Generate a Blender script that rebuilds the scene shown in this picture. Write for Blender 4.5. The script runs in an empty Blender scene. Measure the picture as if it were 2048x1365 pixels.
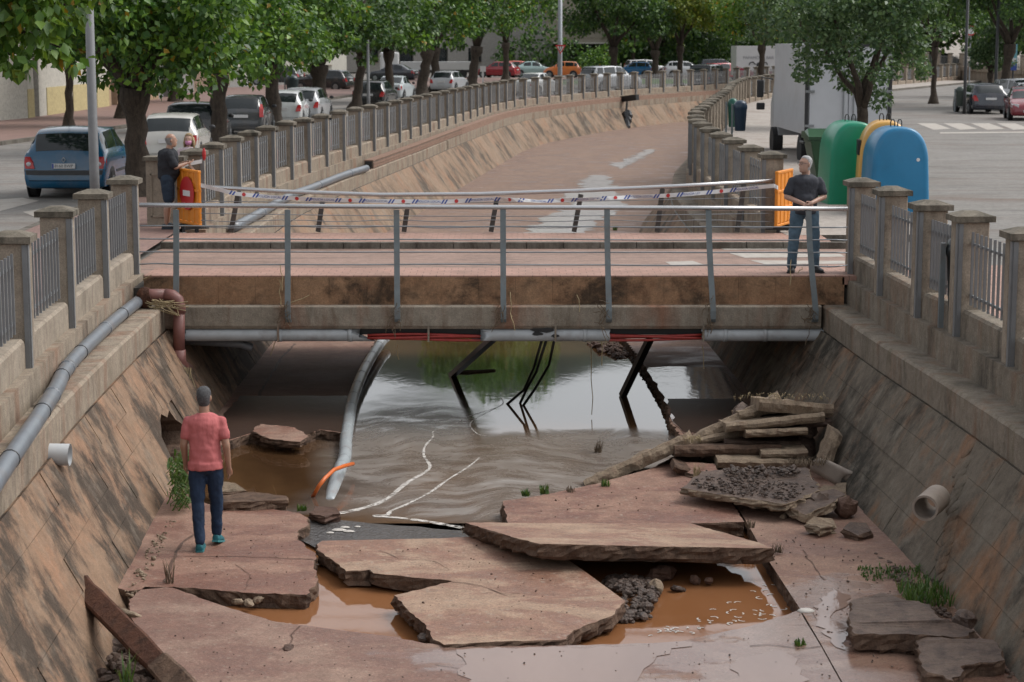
import bpy, bmesh, math, random
import numpy as np
from mathutils import Vector, Matrix, Euler, noise
from mathutils.geometry import tessellate_polygon
R=math.radians
scene=bpy.context.scene
col=scene.collection
# ---------------------------------------------------------------- camera, world, sun, exposure
CZ=5.41; FPX=4000.0; TH=math.atan(602.5/FPX)
cam_d=bpy.data.cameras.new('camera'); cam=bpy.data.objects.new('camera',cam_d); col.objects.link(cam)
cam.location=(0,0,CZ); cam.rotation_euler=(R(90)-TH,0,0)
cam_d.sensor_width=36; cam_d.lens=FPX/2048*36; cam_d.clip_start=.5; cam_d.clip_end=3000
cam_d.dof.use_dof=True; cam_d.dof.focus_distance=25; cam_d.dof.aperture_fstop=4.0
scene.camera=cam
world=bpy.data.worlds.new('World'); scene.world=world; world.use_nodes=True
wn=world.node_tree; wn.nodes.clear()
sky=wn.nodes.new('ShaderNodeTexSky'); sky.sky_type='NISHITA'; sky.sun_disc=False
SUN_EL=R(52); SUN_AZ=R(75)
sky.sun_elevation=SUN_EL; sky.sun_rotation=SUN_AZ; sky.air_density=1.0; sky.dust_density=3.0; sky.ozone_density=1.0
hs=wn.nodes.new('ShaderNodeHueSaturation'); hs.inputs['Saturation'].default_value=.16
bg=wn.nodes.new('ShaderNodeBackground'); bg.inputs['Strength'].default_value=.15
wo=wn.nodes.new('ShaderNodeOutputWorld')
wn.links.new(sky.outputs[0],hs.inputs['Color']); wn.links.new(hs.outputs[0],bg.inputs['Color']); wn.links.new(bg.outputs[0],wo.inputs['Surface'])
sd=bpy.data.lights.new('sun','SUN'); sd.energy=.8; sd.angle=R(25); sd.color=(1,.96,.9)
so=bpy.data.objects.new('sun',sd); col.objects.link(so); so.location=(0,0,60)
_d=Vector((math.sin(SUN_AZ)*math.cos(SUN_EL),math.cos(SUN_AZ)*math.cos(SUN_EL),math.sin(SUN_EL)))
so.rotation_euler=_d.to_track_quat('Z','Y').to_euler()
scene.view_settings.view_transform='Standard'; scene.view_settings.look='None'
scene.view_settings.exposure=.72; scene.view_settings.gamma=1
# ---------------------------------------------------------------- pixel helpers (photo pixels -> places on real planes)
def ray(x,y):
    u=(x-1024)/FPX; v=(682.5-y)/FPX
    return Vector((u, math.cos(TH)+v*math.sin(TH), -math.sin(TH)+v*math.cos(TH)))
def G(x,y,z=0.0):
    d=ray(x,y); t=(z-CZ)/d.z
    return Vector((d.x*t,d.y*t,z))
def P(x,y,D):
    d=ray(x,y); t=D/d.y
    return Vector((d.x*t,D,CZ+d.z*t))
def at(x,D,z=2.02):      # column x at distance D and height z
    v=P(x,682,D); return Vector((v.x,D,z))
# ---------------------------------------------------------------- object helpers
def tag(o,label=None,cat=None,group=None,kind=None):
    if label: o['label']=label
    if cat: o['category']=cat
    if group: o['group']=group
    if kind: o['kind']=kind
    return o
def empty(name,loc,label=None,cat=None,group=None,rz=0):
    o=bpy.data.objects.new(name,None); col.objects.link(o); o.location=loc; o.rotation_euler=(0,0,rz)
    o.empty_display_size=.2
    return tag(o,label,cat,group)
def kids(o): return [c for c in bpy.data.objects if c.parent==o]
def copy_tree(o,parent=None):
    c=o.copy(); col.objects.link(c)
    if parent: c.parent=parent
    for k in kids(o): copy_tree(k,c)
    return c
class MB:
    def __init__(s): s.v=[]; s.f=[]; s.m=[]
    def add(s,vs,fs,mi=0):
        n=len(s.v); s.v+= [tuple(v) for v in vs]; s.f+=[tuple(i+n for i in f) for f in fs]; s.m+=[mi]*len(fs); return s
    def box(s,c,d,rz=0,mi=0,rot=None,taper=1.0):
        x,y,z=d[0]/2,d[1]/2,d[2]/2; k=taper
        vs=[(-x,-y,-z),(x,-y,-z),(x,y,-z),(-x,y,-z),(-x*k,-y*k,z),(x*k,-y*k,z),(x*k,y*k,z),(-x*k,y*k,z)]
        m=rot if rot is not None else Matrix.Rotation(rz,3,'Z')
        vs=[m@Vector(v)+Vector(c) for v in vs]
        return s.add(vs,[(0,3,2,1),(4,5,6,7),(0,1,5,4),(1,2,6,5),(2,3,7,6),(3,0,4,7)],mi)
    def bar(s,a,b,w,h,up=Vector((0,0,1)),mi=0):     # box from a to b
        a=Vector(a); b=Vector(b); d=(b-a); L=d.length; d.normalize()
        if abs(d.dot(up))>.98: up=Vector((0,1,0))
        x=d.cross(up).normalized(); z=x.cross(d)
        m=Matrix((x,d,z)).transposed()
        return s.box((a+b)/2,(w,L,h),rot=m,mi=mi)
    def tube(s,pts,r,n=10,caps=True,mi=0,sq=None,open_=False):
        pts=[Vector(p) for p in pts]; k=len(pts)
        rs=r if isinstance(r,(list,tuple)) else [r]*k
        prev=None; vs=[]
        for i,p in enumerate(pts):
            t=(pts[min(i+1,k-1)]-pts[max(i-1,0)]).normalized()
            if prev is None:
                ref=Vector((0,0,1)) if abs(t.z)<.9 else Vector((0,1,0))
                x=t.cross(ref).normalized()
            else:
                x=(prev-t*prev.dot(t)).normalized()
            prev=x; y=t.cross(x)
            rr=rs[i]
            rx,ry=(rr if isinstance(rr,(list,tuple)) else (rr,rr))
            for j in range(n):
                a=2*math.pi*j/n
                vs.append(p+x*(rx*math.cos(a))+y*(ry*math.sin(a)))
        fs=[]
        for i in range(k-1):
            for j in range(n):
                fs.append((i*n+j,i*n+(j+1)%n,(i+1)*n+(j+1)%n,(i+1)*n+j))
        if caps: fs.append(tuple(range(n))[::-1]); fs.append(tuple((k-1)*n+j for j in range(n)))
        return s.add(vs,fs,mi)
    def loft(s,secs,closed=True,caps=True,mi=0):     # list of rings of equal length
        n=len(secs[0]); vs=[p for r in secs for p in r]; fs=[]
        for i in range(len(secs)-1):
            for j in range(n if closed else n-1):
                fs.append((i*n+j,i*n+(j+1)%n,(i+1)*n+(j+1)%n,(i+1)*n+j))
        if caps and closed: fs.append(tuple(range(n))[::-1]); fs.append(tuple((len(secs)-1)*n+j for j in range(n)))
        return s.add(vs,fs,mi)
    def prism(s,poly,z0,z1,mi=0,top=None):
        n=len(poly); vs=[(p[0],p[1],z0) for p in poly]+[(p[0],p[1],z1) for p in poly]
        tri=tessellate_polygon([[Vector((p[0],p[1],0)) for p in poly]])
        fs=[(i,(i+1)%n,n+(i+1)%n,n+i) for i in range(n)]
        s.add(vs,fs,mi); b=len(s.v)-2*n
        for t in tri:
            s.f.append(tuple(b+n+i for i in t)); s.m.append(mi if top is None else top)
            s.f.append(tuple(b+i for i in t[::-1])); s.m.append(mi)
        return s
    def sheet(s,pts3,mi=0):
        tri=tessellate_polygon([[Vector((p[0],p[1],0)) for p in pts3]])
        return s.add(pts3,[tuple(t) for t in tri],mi)
    def ball(s,c,r,n=10,m=7,mi=0,rot=None):
        rx,ry,rz=(r if isinstance(r,(list,tuple)) else (r,r,r)); vs=[]
        for i in range(1,m):
            a=math.pi*i/m
            for j in range(n):
                b=2*math.pi*j/n
                vs.append(Vector((rx*math.sin(a)*math.cos(b),ry*math.sin(a)*math.sin(b),rz*math.cos(a))))
        vs+=[Vector((0,0,rz)),Vector((0,0,-rz))]
        if rot is not None: vs=[rot@v for v in vs]
        vs=[v+Vector(c) for v in vs]; fs=[]
        for i in range(m-2):
            for j in range(n): fs.append((i*n+j,(i+1)*n+j,(i+1)*n+(j+1)%n,i*n+(j+1)%n))
        T=(m-1)*n
        for j in range(n): fs.append((T,j,(j+1)%n)); fs.append((T+1,(m-2)*n+(j+1)%n,(m-2)*n+j))
        return s.add(vs,fs,mi)
    def disc(s,c,r,axis='y',n=18,t=.01,mi=0,scale=(1,1)):
        c=Vector(c); vs=[]
        for q in (-t/2,t/2):
            for j in range(n):
                a=2*math.pi*j/n; u=r*math.cos(a)*scale[0]; v=r*math.sin(a)*scale[1]
                vs.append(c+(Vector((u,q,v)) if axis=='y' else Vector((q,u,v)) if axis=='x' else Vector((u,v,q))))
        fs=[(j,(j+1)%n,n+(j+1)%n,n+j) for j in range(n)]+[tuple(range(n))[::-1],tuple(n+j for j in range(n))]
        return s.add(vs,fs,mi)
    def build(s,name,mats,parent=None,local=False,smooth=False,fix=True):
        if not isinstance(mats,(list,tuple)): mats=[mats]
        vs=s.v
        if parent is not None and not local:
            ox,oy,oz=parent_world(parent); vs=[(a-ox,b-oy,c-oz) for a,b,c in vs]
        me=bpy.data.meshes.new(name); me.from_pydata([tuple(v) for v in vs],[],s.f)
        for m in mats: me.materials.append(m)
        if len(mats)>1: me.polygons.foreach_set('material_index',s.m)
        if fix and len(s.f)<60000:
            bm=bmesh.new(); bm.from_mesh(me); bmesh.ops.recalc_face_normals(bm,faces=bm.faces); bm.to_mesh(me); bm.free()
        if smooth: me.polygons.foreach_set('use_smooth',[True]*len(me.polygons))
        o=bpy.data.objects.new(name,me); col.objects.link(o)
        if parent is not None: o.parent=parent
        return o
def parent_world(p):
    v=Vector((0,0,0))
    while p is not None: v+=p.location; p=p.parent
    return v
def bevel(o,w=.01,seg=2):
    m=o.modifiers.new('bevel','BEVEL'); m.width=w; m.segments=seg; m.limit_method='ANGLE'; m.angle_limit=R(40); return o
def smooth_ang(o,a=40):
    me=o.data; me.polygons.foreach_set('use_smooth',[True]*len(me.polygons))
    try: me.set_sharp_from_angle(angle=R(a))
    except Exception: pass
    return o
def text_mesh(txt,size=.1,extrude=.001,font_align='CENTER'):
    cu=bpy.data.curves.new('lettering','FONT'); cu.body=txt; cu.size=size; cu.align_x='CENTER'; cu.align_y='CENTER'; cu.extrude=extrude; cu.resolution_u=3
    o=bpy.data.objects.new('lettering_tmp',cu); col.objects.link(o)
    bpy.context.view_layer.update()
    me=bpy.data.meshes.new_from_object(o.evaluated_get(bpy.context.evaluated_depsgraph_get()))
    bpy.data.objects.remove(o); bpy.data.curves.remove(cu)
    return me
def link_mesh(name,me,mat,parent=None,loc=(0,0,0),rot=(0,0,0)):
    me=me if me.materials and me.materials[0]==mat else (me.materials.clear() or me)
    if not me.materials: me.materials.append(mat)
    o=bpy.data.objects.new(name,me); col.objects.link(o); o.parent=parent; o.location=loc; o.rotation_euler=rot
    return o
# ---------------------------------------------------------------- materials
class NT:
    def __init__(s,name):
        s.m=bpy.data.materials.new(name); s.m.use_nodes=True; s.t=s.m.node_tree; s.b=s.t.nodes['Principled BSDF']
    def n(s,ty,**k):
        o=s.t.nodes.new(ty)
        for a,v in k.items(): setattr(o,a,v)
        return o
    def l(s,a,b): s.t.links.new(a,b)
    def co(s,world=True,scale=(1,1,1)):
        if world: src=s.n('ShaderNodeNewGeometry').outputs['Position']
        else: src=s.n('ShaderNodeTexCoord').outputs['Object']
        mp=s.n('ShaderNodeMapping'); mp.inputs['Scale'].default_value=scale; s.l(src,mp.inputs[0]); return mp.outputs[0]
    def noise(s,co,scale,detail=5,rough=.6,dist=0):
        o=s.n('ShaderNodeTexNoise'); o.inputs['Scale'].default_value=scale; o.inputs['Detail'].default_value=detail
        o.inputs['Roughness'].default_value=rough; o.inputs['Distortion'].default_value=dist; s.l(co,o.inputs['Vector']); return o.outputs['Fac']
    def ramp(s,f,stops,interp='LINEAR'):
        o=s.n('ShaderNodeValToRGB'); e=o.color_ramp.elements; o.color_ramp.interpolation=interp
        while len(e)>1: e.remove(e[0])
        e[0].position=stops[0][0]; e[0].color=c4(stops[0][1])
        for p,c in stops[1:]:
            q=e.new(p); q.color=c4(c)
        s.l(f,o.inputs[0]); return o.outputs[0]
    def mix(s,f,a,b,mode='MIX'):
        o=s.n('ShaderNodeMix',data_type='RGBA',blend_type=mode)
        for v,i in ((f,0),(a,6),(b,7)):
            if hasattr(v,'links') or hasattr(v,'is_linked'): s.l(v,o.inputs[i])
            elif i==0: o.inputs[0].default_value=v
            else: o.inputs[i].default_value=c4(v)
        return o.outputs[2]
    def math(s,op,a,b=0,c=0):
        o=s.n('ShaderNodeMath',operation=op)
        for i,v in enumerate((a,b,c)):
            if hasattr(v,'is_linked'): s.l(v,o.inputs[i])
            else: o.inputs[i].default_value=v
        return o.outputs[0]
    def bump(s,h,st,dist=.01,prev=None):
        o=s.n('ShaderNodeBump'); o.inputs['Strength'].default_value=st; o.inputs['Distance'].default_value=dist
        s.l(h,o.inputs['Height'])
        if prev is not None: s.l(prev,o.inputs['Normal'])
        return o.outputs[0]
    def out(s,colr=None,rough=None,normal=None,**k):
        b=s.b
        for v,nm in ((colr,'Base Color'),(rough,'Roughness'),(normal,'Normal')):
            if v is None: continue
            if hasattr(v,'is_linked'): s.l(v,b.inputs[nm])
            else: b.inputs[nm].default_value=c4(v) if nm=='Base Color' else v
        for a,v in k.items(): b.inputs[a.replace('_',' ')].default_value=v
        return s.m
def c4(c):
    if isinstance(c,(int,float)): return (c,c,c,1)
    return tuple(c)+((1,) if len(c)==3 else ())
def simple(name,c,rough=.5,var=.12,scale=6,metal=0,world=False,bump=0,spec=.5,coat=0,dirt=None,dirtamt=.5):
    t=NT(name); co=t.co(world)
    f=t.noise(co,scale,5)
    a=tuple(max(0,x*(1-var)) for x in c); b=tuple(min(1,x*(1+var)) for x in c)
    cc=t.ramp(f,[(.3,a),(.7,b)])
    if dirt:
        g=t.noise(co,scale*.6,7,.7); g=t.ramp(g,[(.5-.0,0),(.5+.25,dirtamt)]); cc=t.mix(g,cc,dirt)
    nm=None
    if bump: nm=t.bump(t.noise(co,scale*8,4),bump,.01)
    m=t.out(cc,rough,nm,Metallic=metal,Specular_IOR_Level=spec)
    if coat: t.b.inputs['Coat Weight'].default_value=coat; t.b.inputs['Coat Roughness'].default_value=.05
    return m
def stone(name,base,base2,stain,stain_amt=(.45,.62),stain2=None,rust=None,streak=(1,1,.3),fine=1.0,bump=.6,rough=.9,sc=1.6,tilt=0):
    t=NT(name); w=t.co(True)
    if tilt:
        r0=t.n('ShaderNodeMapping'); r0.inputs['Rotation'].default_value=(0,R(tilt),0); t.l(w,r0.inputs[0]); r1=t.n('ShaderNodeMapping'); r1.inputs['Scale'].default_value=streak; t.l(r0.outputs[0],r1.inputs[0]); st=r1.outputs[0]
    else: st=t.co(True,streak)
    c=t.ramp(t.noise(w,sc,6,.65),[(.3,base),(.7,base2)])
    sp=t.noise(w,60*fine,3,.7)
    if rust:
        c=t.mix(t.ramp(t.noise(st,sc*1.3,5,.6,.3),[(.5,0),(.68,.85)]),c,rust)
    s1=t.noise(st,sc*1.1,10,.72,.35)
    if tilt: s1=t.math('ADD',s1,t.math('MULTIPLY',t.math('SUBTRACT',t.noise(w,.38,3,.6,.5),.5),.55))
    c=t.mix(t.ramp(s1,[(stain_amt[0],0),(stain_amt[1],.88)]),c,stain)
    if stain2:
        c=t.mix(t.ramp(t.noise(st,sc*2.7,7,.7,.2),[(.52,0),(.7,.7)]),c,stain2)
    c=t.mix(.6,c,t.ramp(sp,[(.3,.4),(.68,1.0)]),'MULTIPLY'); c=t.mix(.6,c,t.ramp(t.noise(w,7,9,.75),[(.32,.45),(.62,1.0)]),'MULTIPLY')
    h=t.noise(w,9,8,.7); h2=t.noise(w,45*fine,4,.7)
    nm=t.bump(h,bump,.03); nm=t.bump(h2,bump*.8,.008,nm)
    return t.out(c,rough,nm,Specular_IOR_Level=.3)
M={}
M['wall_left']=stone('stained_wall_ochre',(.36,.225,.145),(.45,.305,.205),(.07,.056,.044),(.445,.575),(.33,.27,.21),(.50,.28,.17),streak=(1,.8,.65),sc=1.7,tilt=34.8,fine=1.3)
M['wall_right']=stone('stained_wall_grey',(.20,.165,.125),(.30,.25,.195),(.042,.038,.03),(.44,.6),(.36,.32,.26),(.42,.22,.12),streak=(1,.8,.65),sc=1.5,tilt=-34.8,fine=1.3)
M['wall_far']=stone('far_stained_wall',(.37,.255,.17),(.45,.325,.23),(.09,.076,.06),(.475,.61),(.36,.3,.24),(.46,.26,.16),streak=(1,1,.6),sc=.7)
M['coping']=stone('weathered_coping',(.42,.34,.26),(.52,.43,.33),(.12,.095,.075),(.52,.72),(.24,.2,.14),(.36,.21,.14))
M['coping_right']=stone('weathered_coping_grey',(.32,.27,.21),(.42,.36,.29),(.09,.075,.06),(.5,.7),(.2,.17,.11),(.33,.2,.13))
M['post']=stone('precast_post',(.43,.36,.28),(.52,.44,.35),(.14,.115,.085),(.53,.75),(.27,.2,.15),streak=(1,1,.25),bump=.25,sc=1.2)
M['cap']=stone('mossy_cap',(.24,.205,.16),(.33,.29,.23),(.07,.065,.05),(.45,.65),bump=.5,sc=3)
M['fascia']=stone('flood_stained_fascia',(.47,.26,.145),(.56,.35,.21),(.085,.06,.042),(.49,.62),(.30,.2,.13),(.4,.2,.11),streak=(.8,1,.9),sc=1.3)
M['beam']=stone('concrete_beam',(.40,.345,.275),(.48,.42,.34),(.14,.095,.06),(.54,.7),(.25,.15,.1),(.38,.19,.12),streak=(1,1,.2),sc=1.1)
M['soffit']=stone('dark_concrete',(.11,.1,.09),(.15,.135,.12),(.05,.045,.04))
M['kerb']=stone('kerb_concrete',(.24,.22,.185),(.30,.27,.23),(.12,.1,.08),sc=2.5)
def slabmat(name,c1,c2,mud,speck=.5,wet=None,wetmask=None,rmin=.42):
    t=NT(name); w=t.co(True); st=t.co(True,(.7,1.15,1))
    c=t.ramp(t.noise(w,.9,7,.65,.3),[(.32,c1),(.68,c2)])
    m=t.noise(st,1.1,8,.7,.5)
    c=t.mix(t.ramp(m,[(.45,0),(.55,.9)]),c,mud)
    c=t.mix(t.ramp(t.noise(w,17,4,.7),[(.58,0),(.66,speck)]),c,(.60,.50,.40))
    c=t.mix(.75,c,t.ramp(t.noise(w,4.5,8,.75),[(.3,.5),(.7,1.0)]),'MULTIPLY')
    c=t.mix(t.ramp(t.noise(w,11,6,.7),[(.58,0),(.75,.6)]),c,(.12,.065,.045))
    c=t.mix(.8,c,t.ramp(t.noise(w,38,5,.8),[(.33,.45),(.62,1.0)]),'MULTIPLY')
    wm=t.ramp(m,[(.45,0),(.62,1)])
    rg=t.ramp(wm,[(0,.85),(1,rmin)])
    if wetmask:
        f=None
        for (cx,cy,rx,ry) in wetmask:
            mp=t.n('ShaderNodeMapping'); mp.vector_type='POINT'; mp.inputs['Location'].default_value=(-cx/rx,-cy/ry,0); mp.inputs['Scale'].default_value=(1/rx,1/ry,0)
            t.l(t.n('ShaderNodeNewGeometry').outputs['Position'],mp.inputs[0])
            ln=t.n('ShaderNodeVectorMath',operation='LENGTH'); t.l(mp.outputs[0],ln.inputs[0])
            g=t.math('SUBTRACT',1.0,ln.outputs['Value']); g=t.math('ADD',g,t.math('MULTIPLY',t.math('SUBTRACT',t.noise(st,1.6,6,.65),.5),3.2))
            g=t.math('MULTIPLY',g,3.5); g.node.use_clamp=True
            f=g if f is None else t.math('MAXIMUM',f,g)
        c=t.mix(t.math('MULTIPLY',f,.35),c,(.17,.12,.10))
        rg=t.mix(f,rg,(.13,.13,.13))
        bs=t.math('SUBTRACT',1.0,t.math('MULTIPLY',f,.85))
    h=t.noise(w,14,7,.7); h2=t.noise(w,70,3,.6)
    b1=t.n('ShaderNodeBump'); b1.inputs['Distance'].default_value=.03; t.l(h,b1.inputs['Height'])
    b2=t.n('ShaderNodeBump'); b2.inputs['Distance'].default_value=.012; t.l(h2,b2.inputs['Height']); t.l(b1.outputs[0],b2.inputs['Normal'])
    for b in (b1,b2):
        if wetmask: t.l(t.math('MULTIPLY',bs,.45),b.inputs['Strength'])
        else: b.inputs['Strength'].default_value=.45
    return t.out(c,rg,b2.outputs[0],Specular_IOR_Level=.45)
M['slab']=slabmat('silted_concrete',(.42,.23,.165),(.51,.31,.225),(.31,.14,.095))
M['slab_pale']=slabmat('pale_silted_concrete',(.55,.36,.25),(.64,.45,.32),(.40,.20,.13),.6)
M['slab_front']=slabmat('front_silted_concrete',(.41,.25,.19),(.51,.34,.26),(.32,.165,.12),.5,wetmask=[(.9,17.2,1.7,1.0),(2.6,18.0,1.8,1.2),(3.0,16.5,2.4,1.6)])
M['slab_right']=slabmat('right_silted_concrete',(.41,.24,.175),(.51,.325,.24),(.31,.155,.105),.4,wetmask=[(3.3,18.6,1.0,1.1),(3.2,16.8,1.6,1.3)])
M['slab_far']=slabmat('far_silted_concrete',(.37,.235,.17),(.46,.31,.225),(.28,.16,.11),.3)
M['slab_shade']=slabmat('under_bridge_silt',(.45,.27,.20),(.55,.36,.27),(.36,.18,.125),.2,rmin=.7)
M['broken']=stone('broken_concrete_edge',(.17,.10,.068),(.25,.165,.115),(.06,.035,.025),(.48,.66),(.24,.15,.1),bump=1.0,sc=5)
M['rubble']=stone('rubble_concrete',(.40,.30,.21),(.50,.39,.28),(.14,.10,.075),(.5,.72),(.27,.16,.11),bump=1.0,sc=4)
M['rubble_dark']=stone('muddy_rubble',(.17,.11,.085),(.24,.17,.13),(.07,.045,.038),(.46,.66),(.2,.13,.1),bump=1.0,sc=5,rough=.55)
M['mud']=stone('wet_mud',(.16,.085,.06),(.21,.12,.085),(.07,.04,.032),(.5,.7),bump=1.0,rough=.65,sc=3)
def pavers(name,c1,c2,mortar,bw,bh,rot=0):
    t=NT(name); w=t.co(True); 
    mp=t.n('ShaderNodeMapping'); mp.inputs['Rotation'].default_value=(0,0,rot); t.l(w,mp.inputs[0])
    br=t.n('ShaderNodeTexBrick'); t.l(mp.outputs[0],br.inputs['Vector']); br.inputs['Scale'].default_value=1
    br.inputs['Brick Width'].default_value=bw; br.inputs['Row Height'].default_value=bh; br.inputs['Mortar Size'].default_value=.006
    br.inputs['Color1'].default_value=c4(c1); br.inputs['Color2'].default_value=c4(c2); br.inputs['Mortar'].default_value=c4(mortar)
    c=t.mix(t.ramp(t.noise(w,1.2,7,.7),[(.45,0),(.7,.8)]),br.outputs['Color'],(.30,.19,.14))
    c=t.mix(.5,c,t.ramp(t.noise(w,22,5,.7),[(.3,.45),(.7,1)]),'MULTIPLY')
    nm=t.bump(br.outputs['Fac'],.4,-.004); nm=t.bump(t.noise(w,40,3),.3,.004,nm)
    return t.out(c,.75,nm)
M['pavers']=pavers('pink_pavers',(.48,.27,.205),(.54,.32,.25),(.26,.16,.12),.2,.2)
M['pavers_left']=pavers('faded_red_pavers',(.27,.165,.14),(.33,.2,.17),(.17,.1,.09),.3,.3)
M['asphalt']=stone('dusty_asphalt',(.31,.29,.265),(.38,.36,.335),(.24,.175,.14),(.5,.68),(.15,.14,.13),bump=.3,streak=(.3,1,1),sc=.5,rough=.85)
M['asphalt_mud']=stone('muddy_asphalt',(.42,.275,.215),(.5,.345,.28),(.21,.145,.115),(.5,.68),(.3,.2,.16),bump=.3,streak=(.3,1.5,1),sc=1.0,rough=.7)
M['concrete_walk']=stone('pale_concrete_walk',(.52,.46,.41),(.62,.56,.5),(.33,.25,.2),(.52,.7),bump=.2,sc=.8)
M['paint']=simple('road_paint',(.47,.43,.38),.7,.1,7,world=True,dirt=(.33,.25,.2),dirtamt=.9)
M['grass_ground']=simple('lawn',(.07,.14,.03),.9,.35,3,world=True)
M['steel']=simple('galvanised_steel',(.34,.36,.38),.42,.1,8,metal=.6,world=True,dirt=(.22,.17,.13),dirtamt=.35)
M['rail']=simple('polished_rail',(.66,.66,.67),.26,.05,8,metal=.85,world=True)
M['rail_post']=simple('grey_painted_rail_post',(.20,.235,.25),.45,.12,6,metal=.2,world=True,dirt=(.17,.12,.09),dirtamt=.5)
M['rail_post_dark']=simple('mud_darkened_rail_post',(.06,.055,.05),.6,.25,6,world=True,dirt=(.16,.1,.07),dirtamt=.5)
M['grey_bar']=simple('grey_painted_bar',(.21,.215,.22),.5,.1,6,world=True)
M['pipe_grey']=simple('grey_pvc_pipe',(.17,.19,.215),.35,.15,4,world=True,dirt=(.2,.15,.12),dirtamt=.5)
M['pipe_pale']=simple('pale_grey_pipe',(.48,.51,.53),.4,.12,4,world=True,dirt=(.18,.13,.11),dirtamt=.6)
M['pipe_blue']=simple('silty_white_pipe',(.42,.46,.48),.35,.1,6,world=True,dirt=(.26,.2,.18),dirtamt=.7)
M['pipe_brown']=simple('red_brown_pipe',(.24,.10,.085),.5,.15,5,world=True,dirt=(.10,.05,.04),dirtamt=.6)
M['pipe_clay']=simple('clay_grey_pipe',(.36,.30,.25),.6,.15,5,world=True,dirt=(.2,.13,.1),dirtamt=.6)
M['white_pvc']=simple('white_pvc',(.6,.62,.63),.4,.06,5,world=True,dirt=(.4,.34,.3),dirtamt=.4)
M['black']=simple('black_plastic',(.012,.013,.015),.4,.2,5)
M['dark_trunk']=simple('black_wet_beam',(.01,.012,.014),.3,.2,5,world=True)
M['red_cable']=simple('red_cable',(.42,.045,.035),.4,.2,9,world=True,dirt=(.15,.05,.04),dirtamt=.5)
M['orange_cable']=simple('orange_conduit',(.75,.16,.02),.4,.1,5,world=True)
M['orange']=simple('orange_barrier_plastic',(.80,.27,.015),.45,.08,5)
M['sign_red']=simple('sign_red',(.55,.03,.03),.4,.05,5)
M['white']=simple('white_paint',(.75,.75,.75),.45,.05,5)
M['sign_blue']=simple('tape_blue',(.03,.07,.32),.5,.05,5)
M['rust']=stone('rusty_timber',(.13,.055,.035),(.20,.09,.055),(.05,.028,.02),(.5,.7),bump=1.0,sc=6,streak=(1,1,1))
M['brick']=stone('red_brick',(.38,.23,.17),(.46,.30,.22),(.24,.15,.11),(.55,.75),bump=.6,sc=6)
M['mortar']=stone('mortar',(.26,.19,.15),(.32,.24,.19),(.16,.11,.09))
M['twig']=simple('dry_twigs',(.16,.115,.075),.9,.3,20,world=True)
M['straw']=simple('straw',(.42,.33,.19),.9,.3,20,world=True)
M['foam']=simple('foam',(.62,.58,.53),.5,.1,14,world=True,bump=.3)
def foamthin():
    t=NT('thin_foam'); w=t.co(True); t.b.inputs['Alpha'].default_value=1
    a=t.ramp(t.noise(w,9,6,.75,.6),[(.36,0),(.56,.9)]); t.l(a,t.b.inputs['Alpha']); return t.out((.6,.57,.53),.5)
M['foam_thin']=foamthin()
M['gravel']=stone('wet_gravel',(.13,.085,.065),(.21,.15,.12),(.055,.04,.033),(.48,.6),bump=1.0,sc=14,rough=.35)
def water(name,c1,c2,bump,scale,rough=.035,scum=None):
    t=NT(name); w=t.co(True); w2=t.co(True,(1,.55,1))
    c=t.ramp(t.noise(w2,.5,5,.6,.5),[(.35,c1),(.65,c2)])
    n1=t.noise(w2,scale,4,.55,.6); n2=t.noise(w2,scale*3.7,3,.55,.3)
    rg=rough
    if scum:
        g=t.n('ShaderNodeNewGeometry').outputs['Position']; f=None
        for (cx,cy,rx,ry) in scum:
            mp=t.n('ShaderNodeMapping'); mp.inputs['Location'].default_value=(-cx/rx,-cy/ry,0); mp.inputs['Scale'].default_value=(1/rx,1/ry,0); t.l(g,mp.inputs[0])
            ln=t.n('ShaderNodeVectorMath',operation='LENGTH'); t.l(mp.outputs[0],ln.inputs[0])
            q=t.math('SUBTRACT',1.0,ln.outputs['Value']); q=t.math('MULTIPLY',q,2.2); q.node.use_clamp=True
            f=q if f is None else t.math('MAXIMUM',f,q)
        # swirling streaks: strongly distorted bands
        sw=t.co(True,(1.0,.32,1)); 
        nz=t.n('ShaderNodeTexNoise'); nz.inputs['Scale'].default_value=.55; nz.inputs['Detail'].default_value=2; t.l(sw,nz.inputs['Vector'])
        ad=t.n('ShaderNodeMix',data_type='RGBA',blend_type='ADD'); ad.inputs[0].default_value=1.6; t.l(sw,ad.inputs[6]); t.l(nz.outputs['Color'],ad.inputs[7])
        st=t.n('ShaderNodeMapping'); st.inputs['Scale'].default_value=(.9,5,1); st.inputs['Rotation'].default_value=(0,0,.25); t.l(ad.outputs[2],st.inputs[0])
        s1=t.noise(st.outputs[0],1.6,7,.65,.5)
        amt=t.math('MULTIPLY',t.ramp(s1,[(.30,.25),(.70,.6)]),f)
        c=t.mix(amt,c,(.44,.41,.38))
        c=t.mix(t.math('MULTIPLY',t.ramp(s1,[(.58,0),(.75,.35)]),f),c,(.5,.48,.45))
        rg=t.mix(f,(rough,)*3,t.ramp(s1,[(.35,.12),(.6,.38)]))
    nm=t.bump(n1,bump,.02); nm=t.bump(n2,bump*.7,.006,nm)
    m=t.out(c,rg,nm,IOR=1.62 if scum else 1.4)
    return m
M['water_pool']=water('river_water',(.07,.036,.017),(.15,.08,.036),.035,2.6,.03,scum=[(-1.45,27.2,1.35,4.8),(-.2,23.9,2.6,1.5),(.8,25.6,2.6,1.9),(1.3,27.0,2.4,1.5)])
M['water_mud']=water('orange_mud_water',(.25,.105,.042),(.30,.135,.06),.05,2.5,.04)
M['water_sky_sheen']=water('film_painted_sky',(.46,.43,.42),(.55,.52,.5),.6,6,.2)  # pale base colour stands in for bright sky reflected in the film
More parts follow.
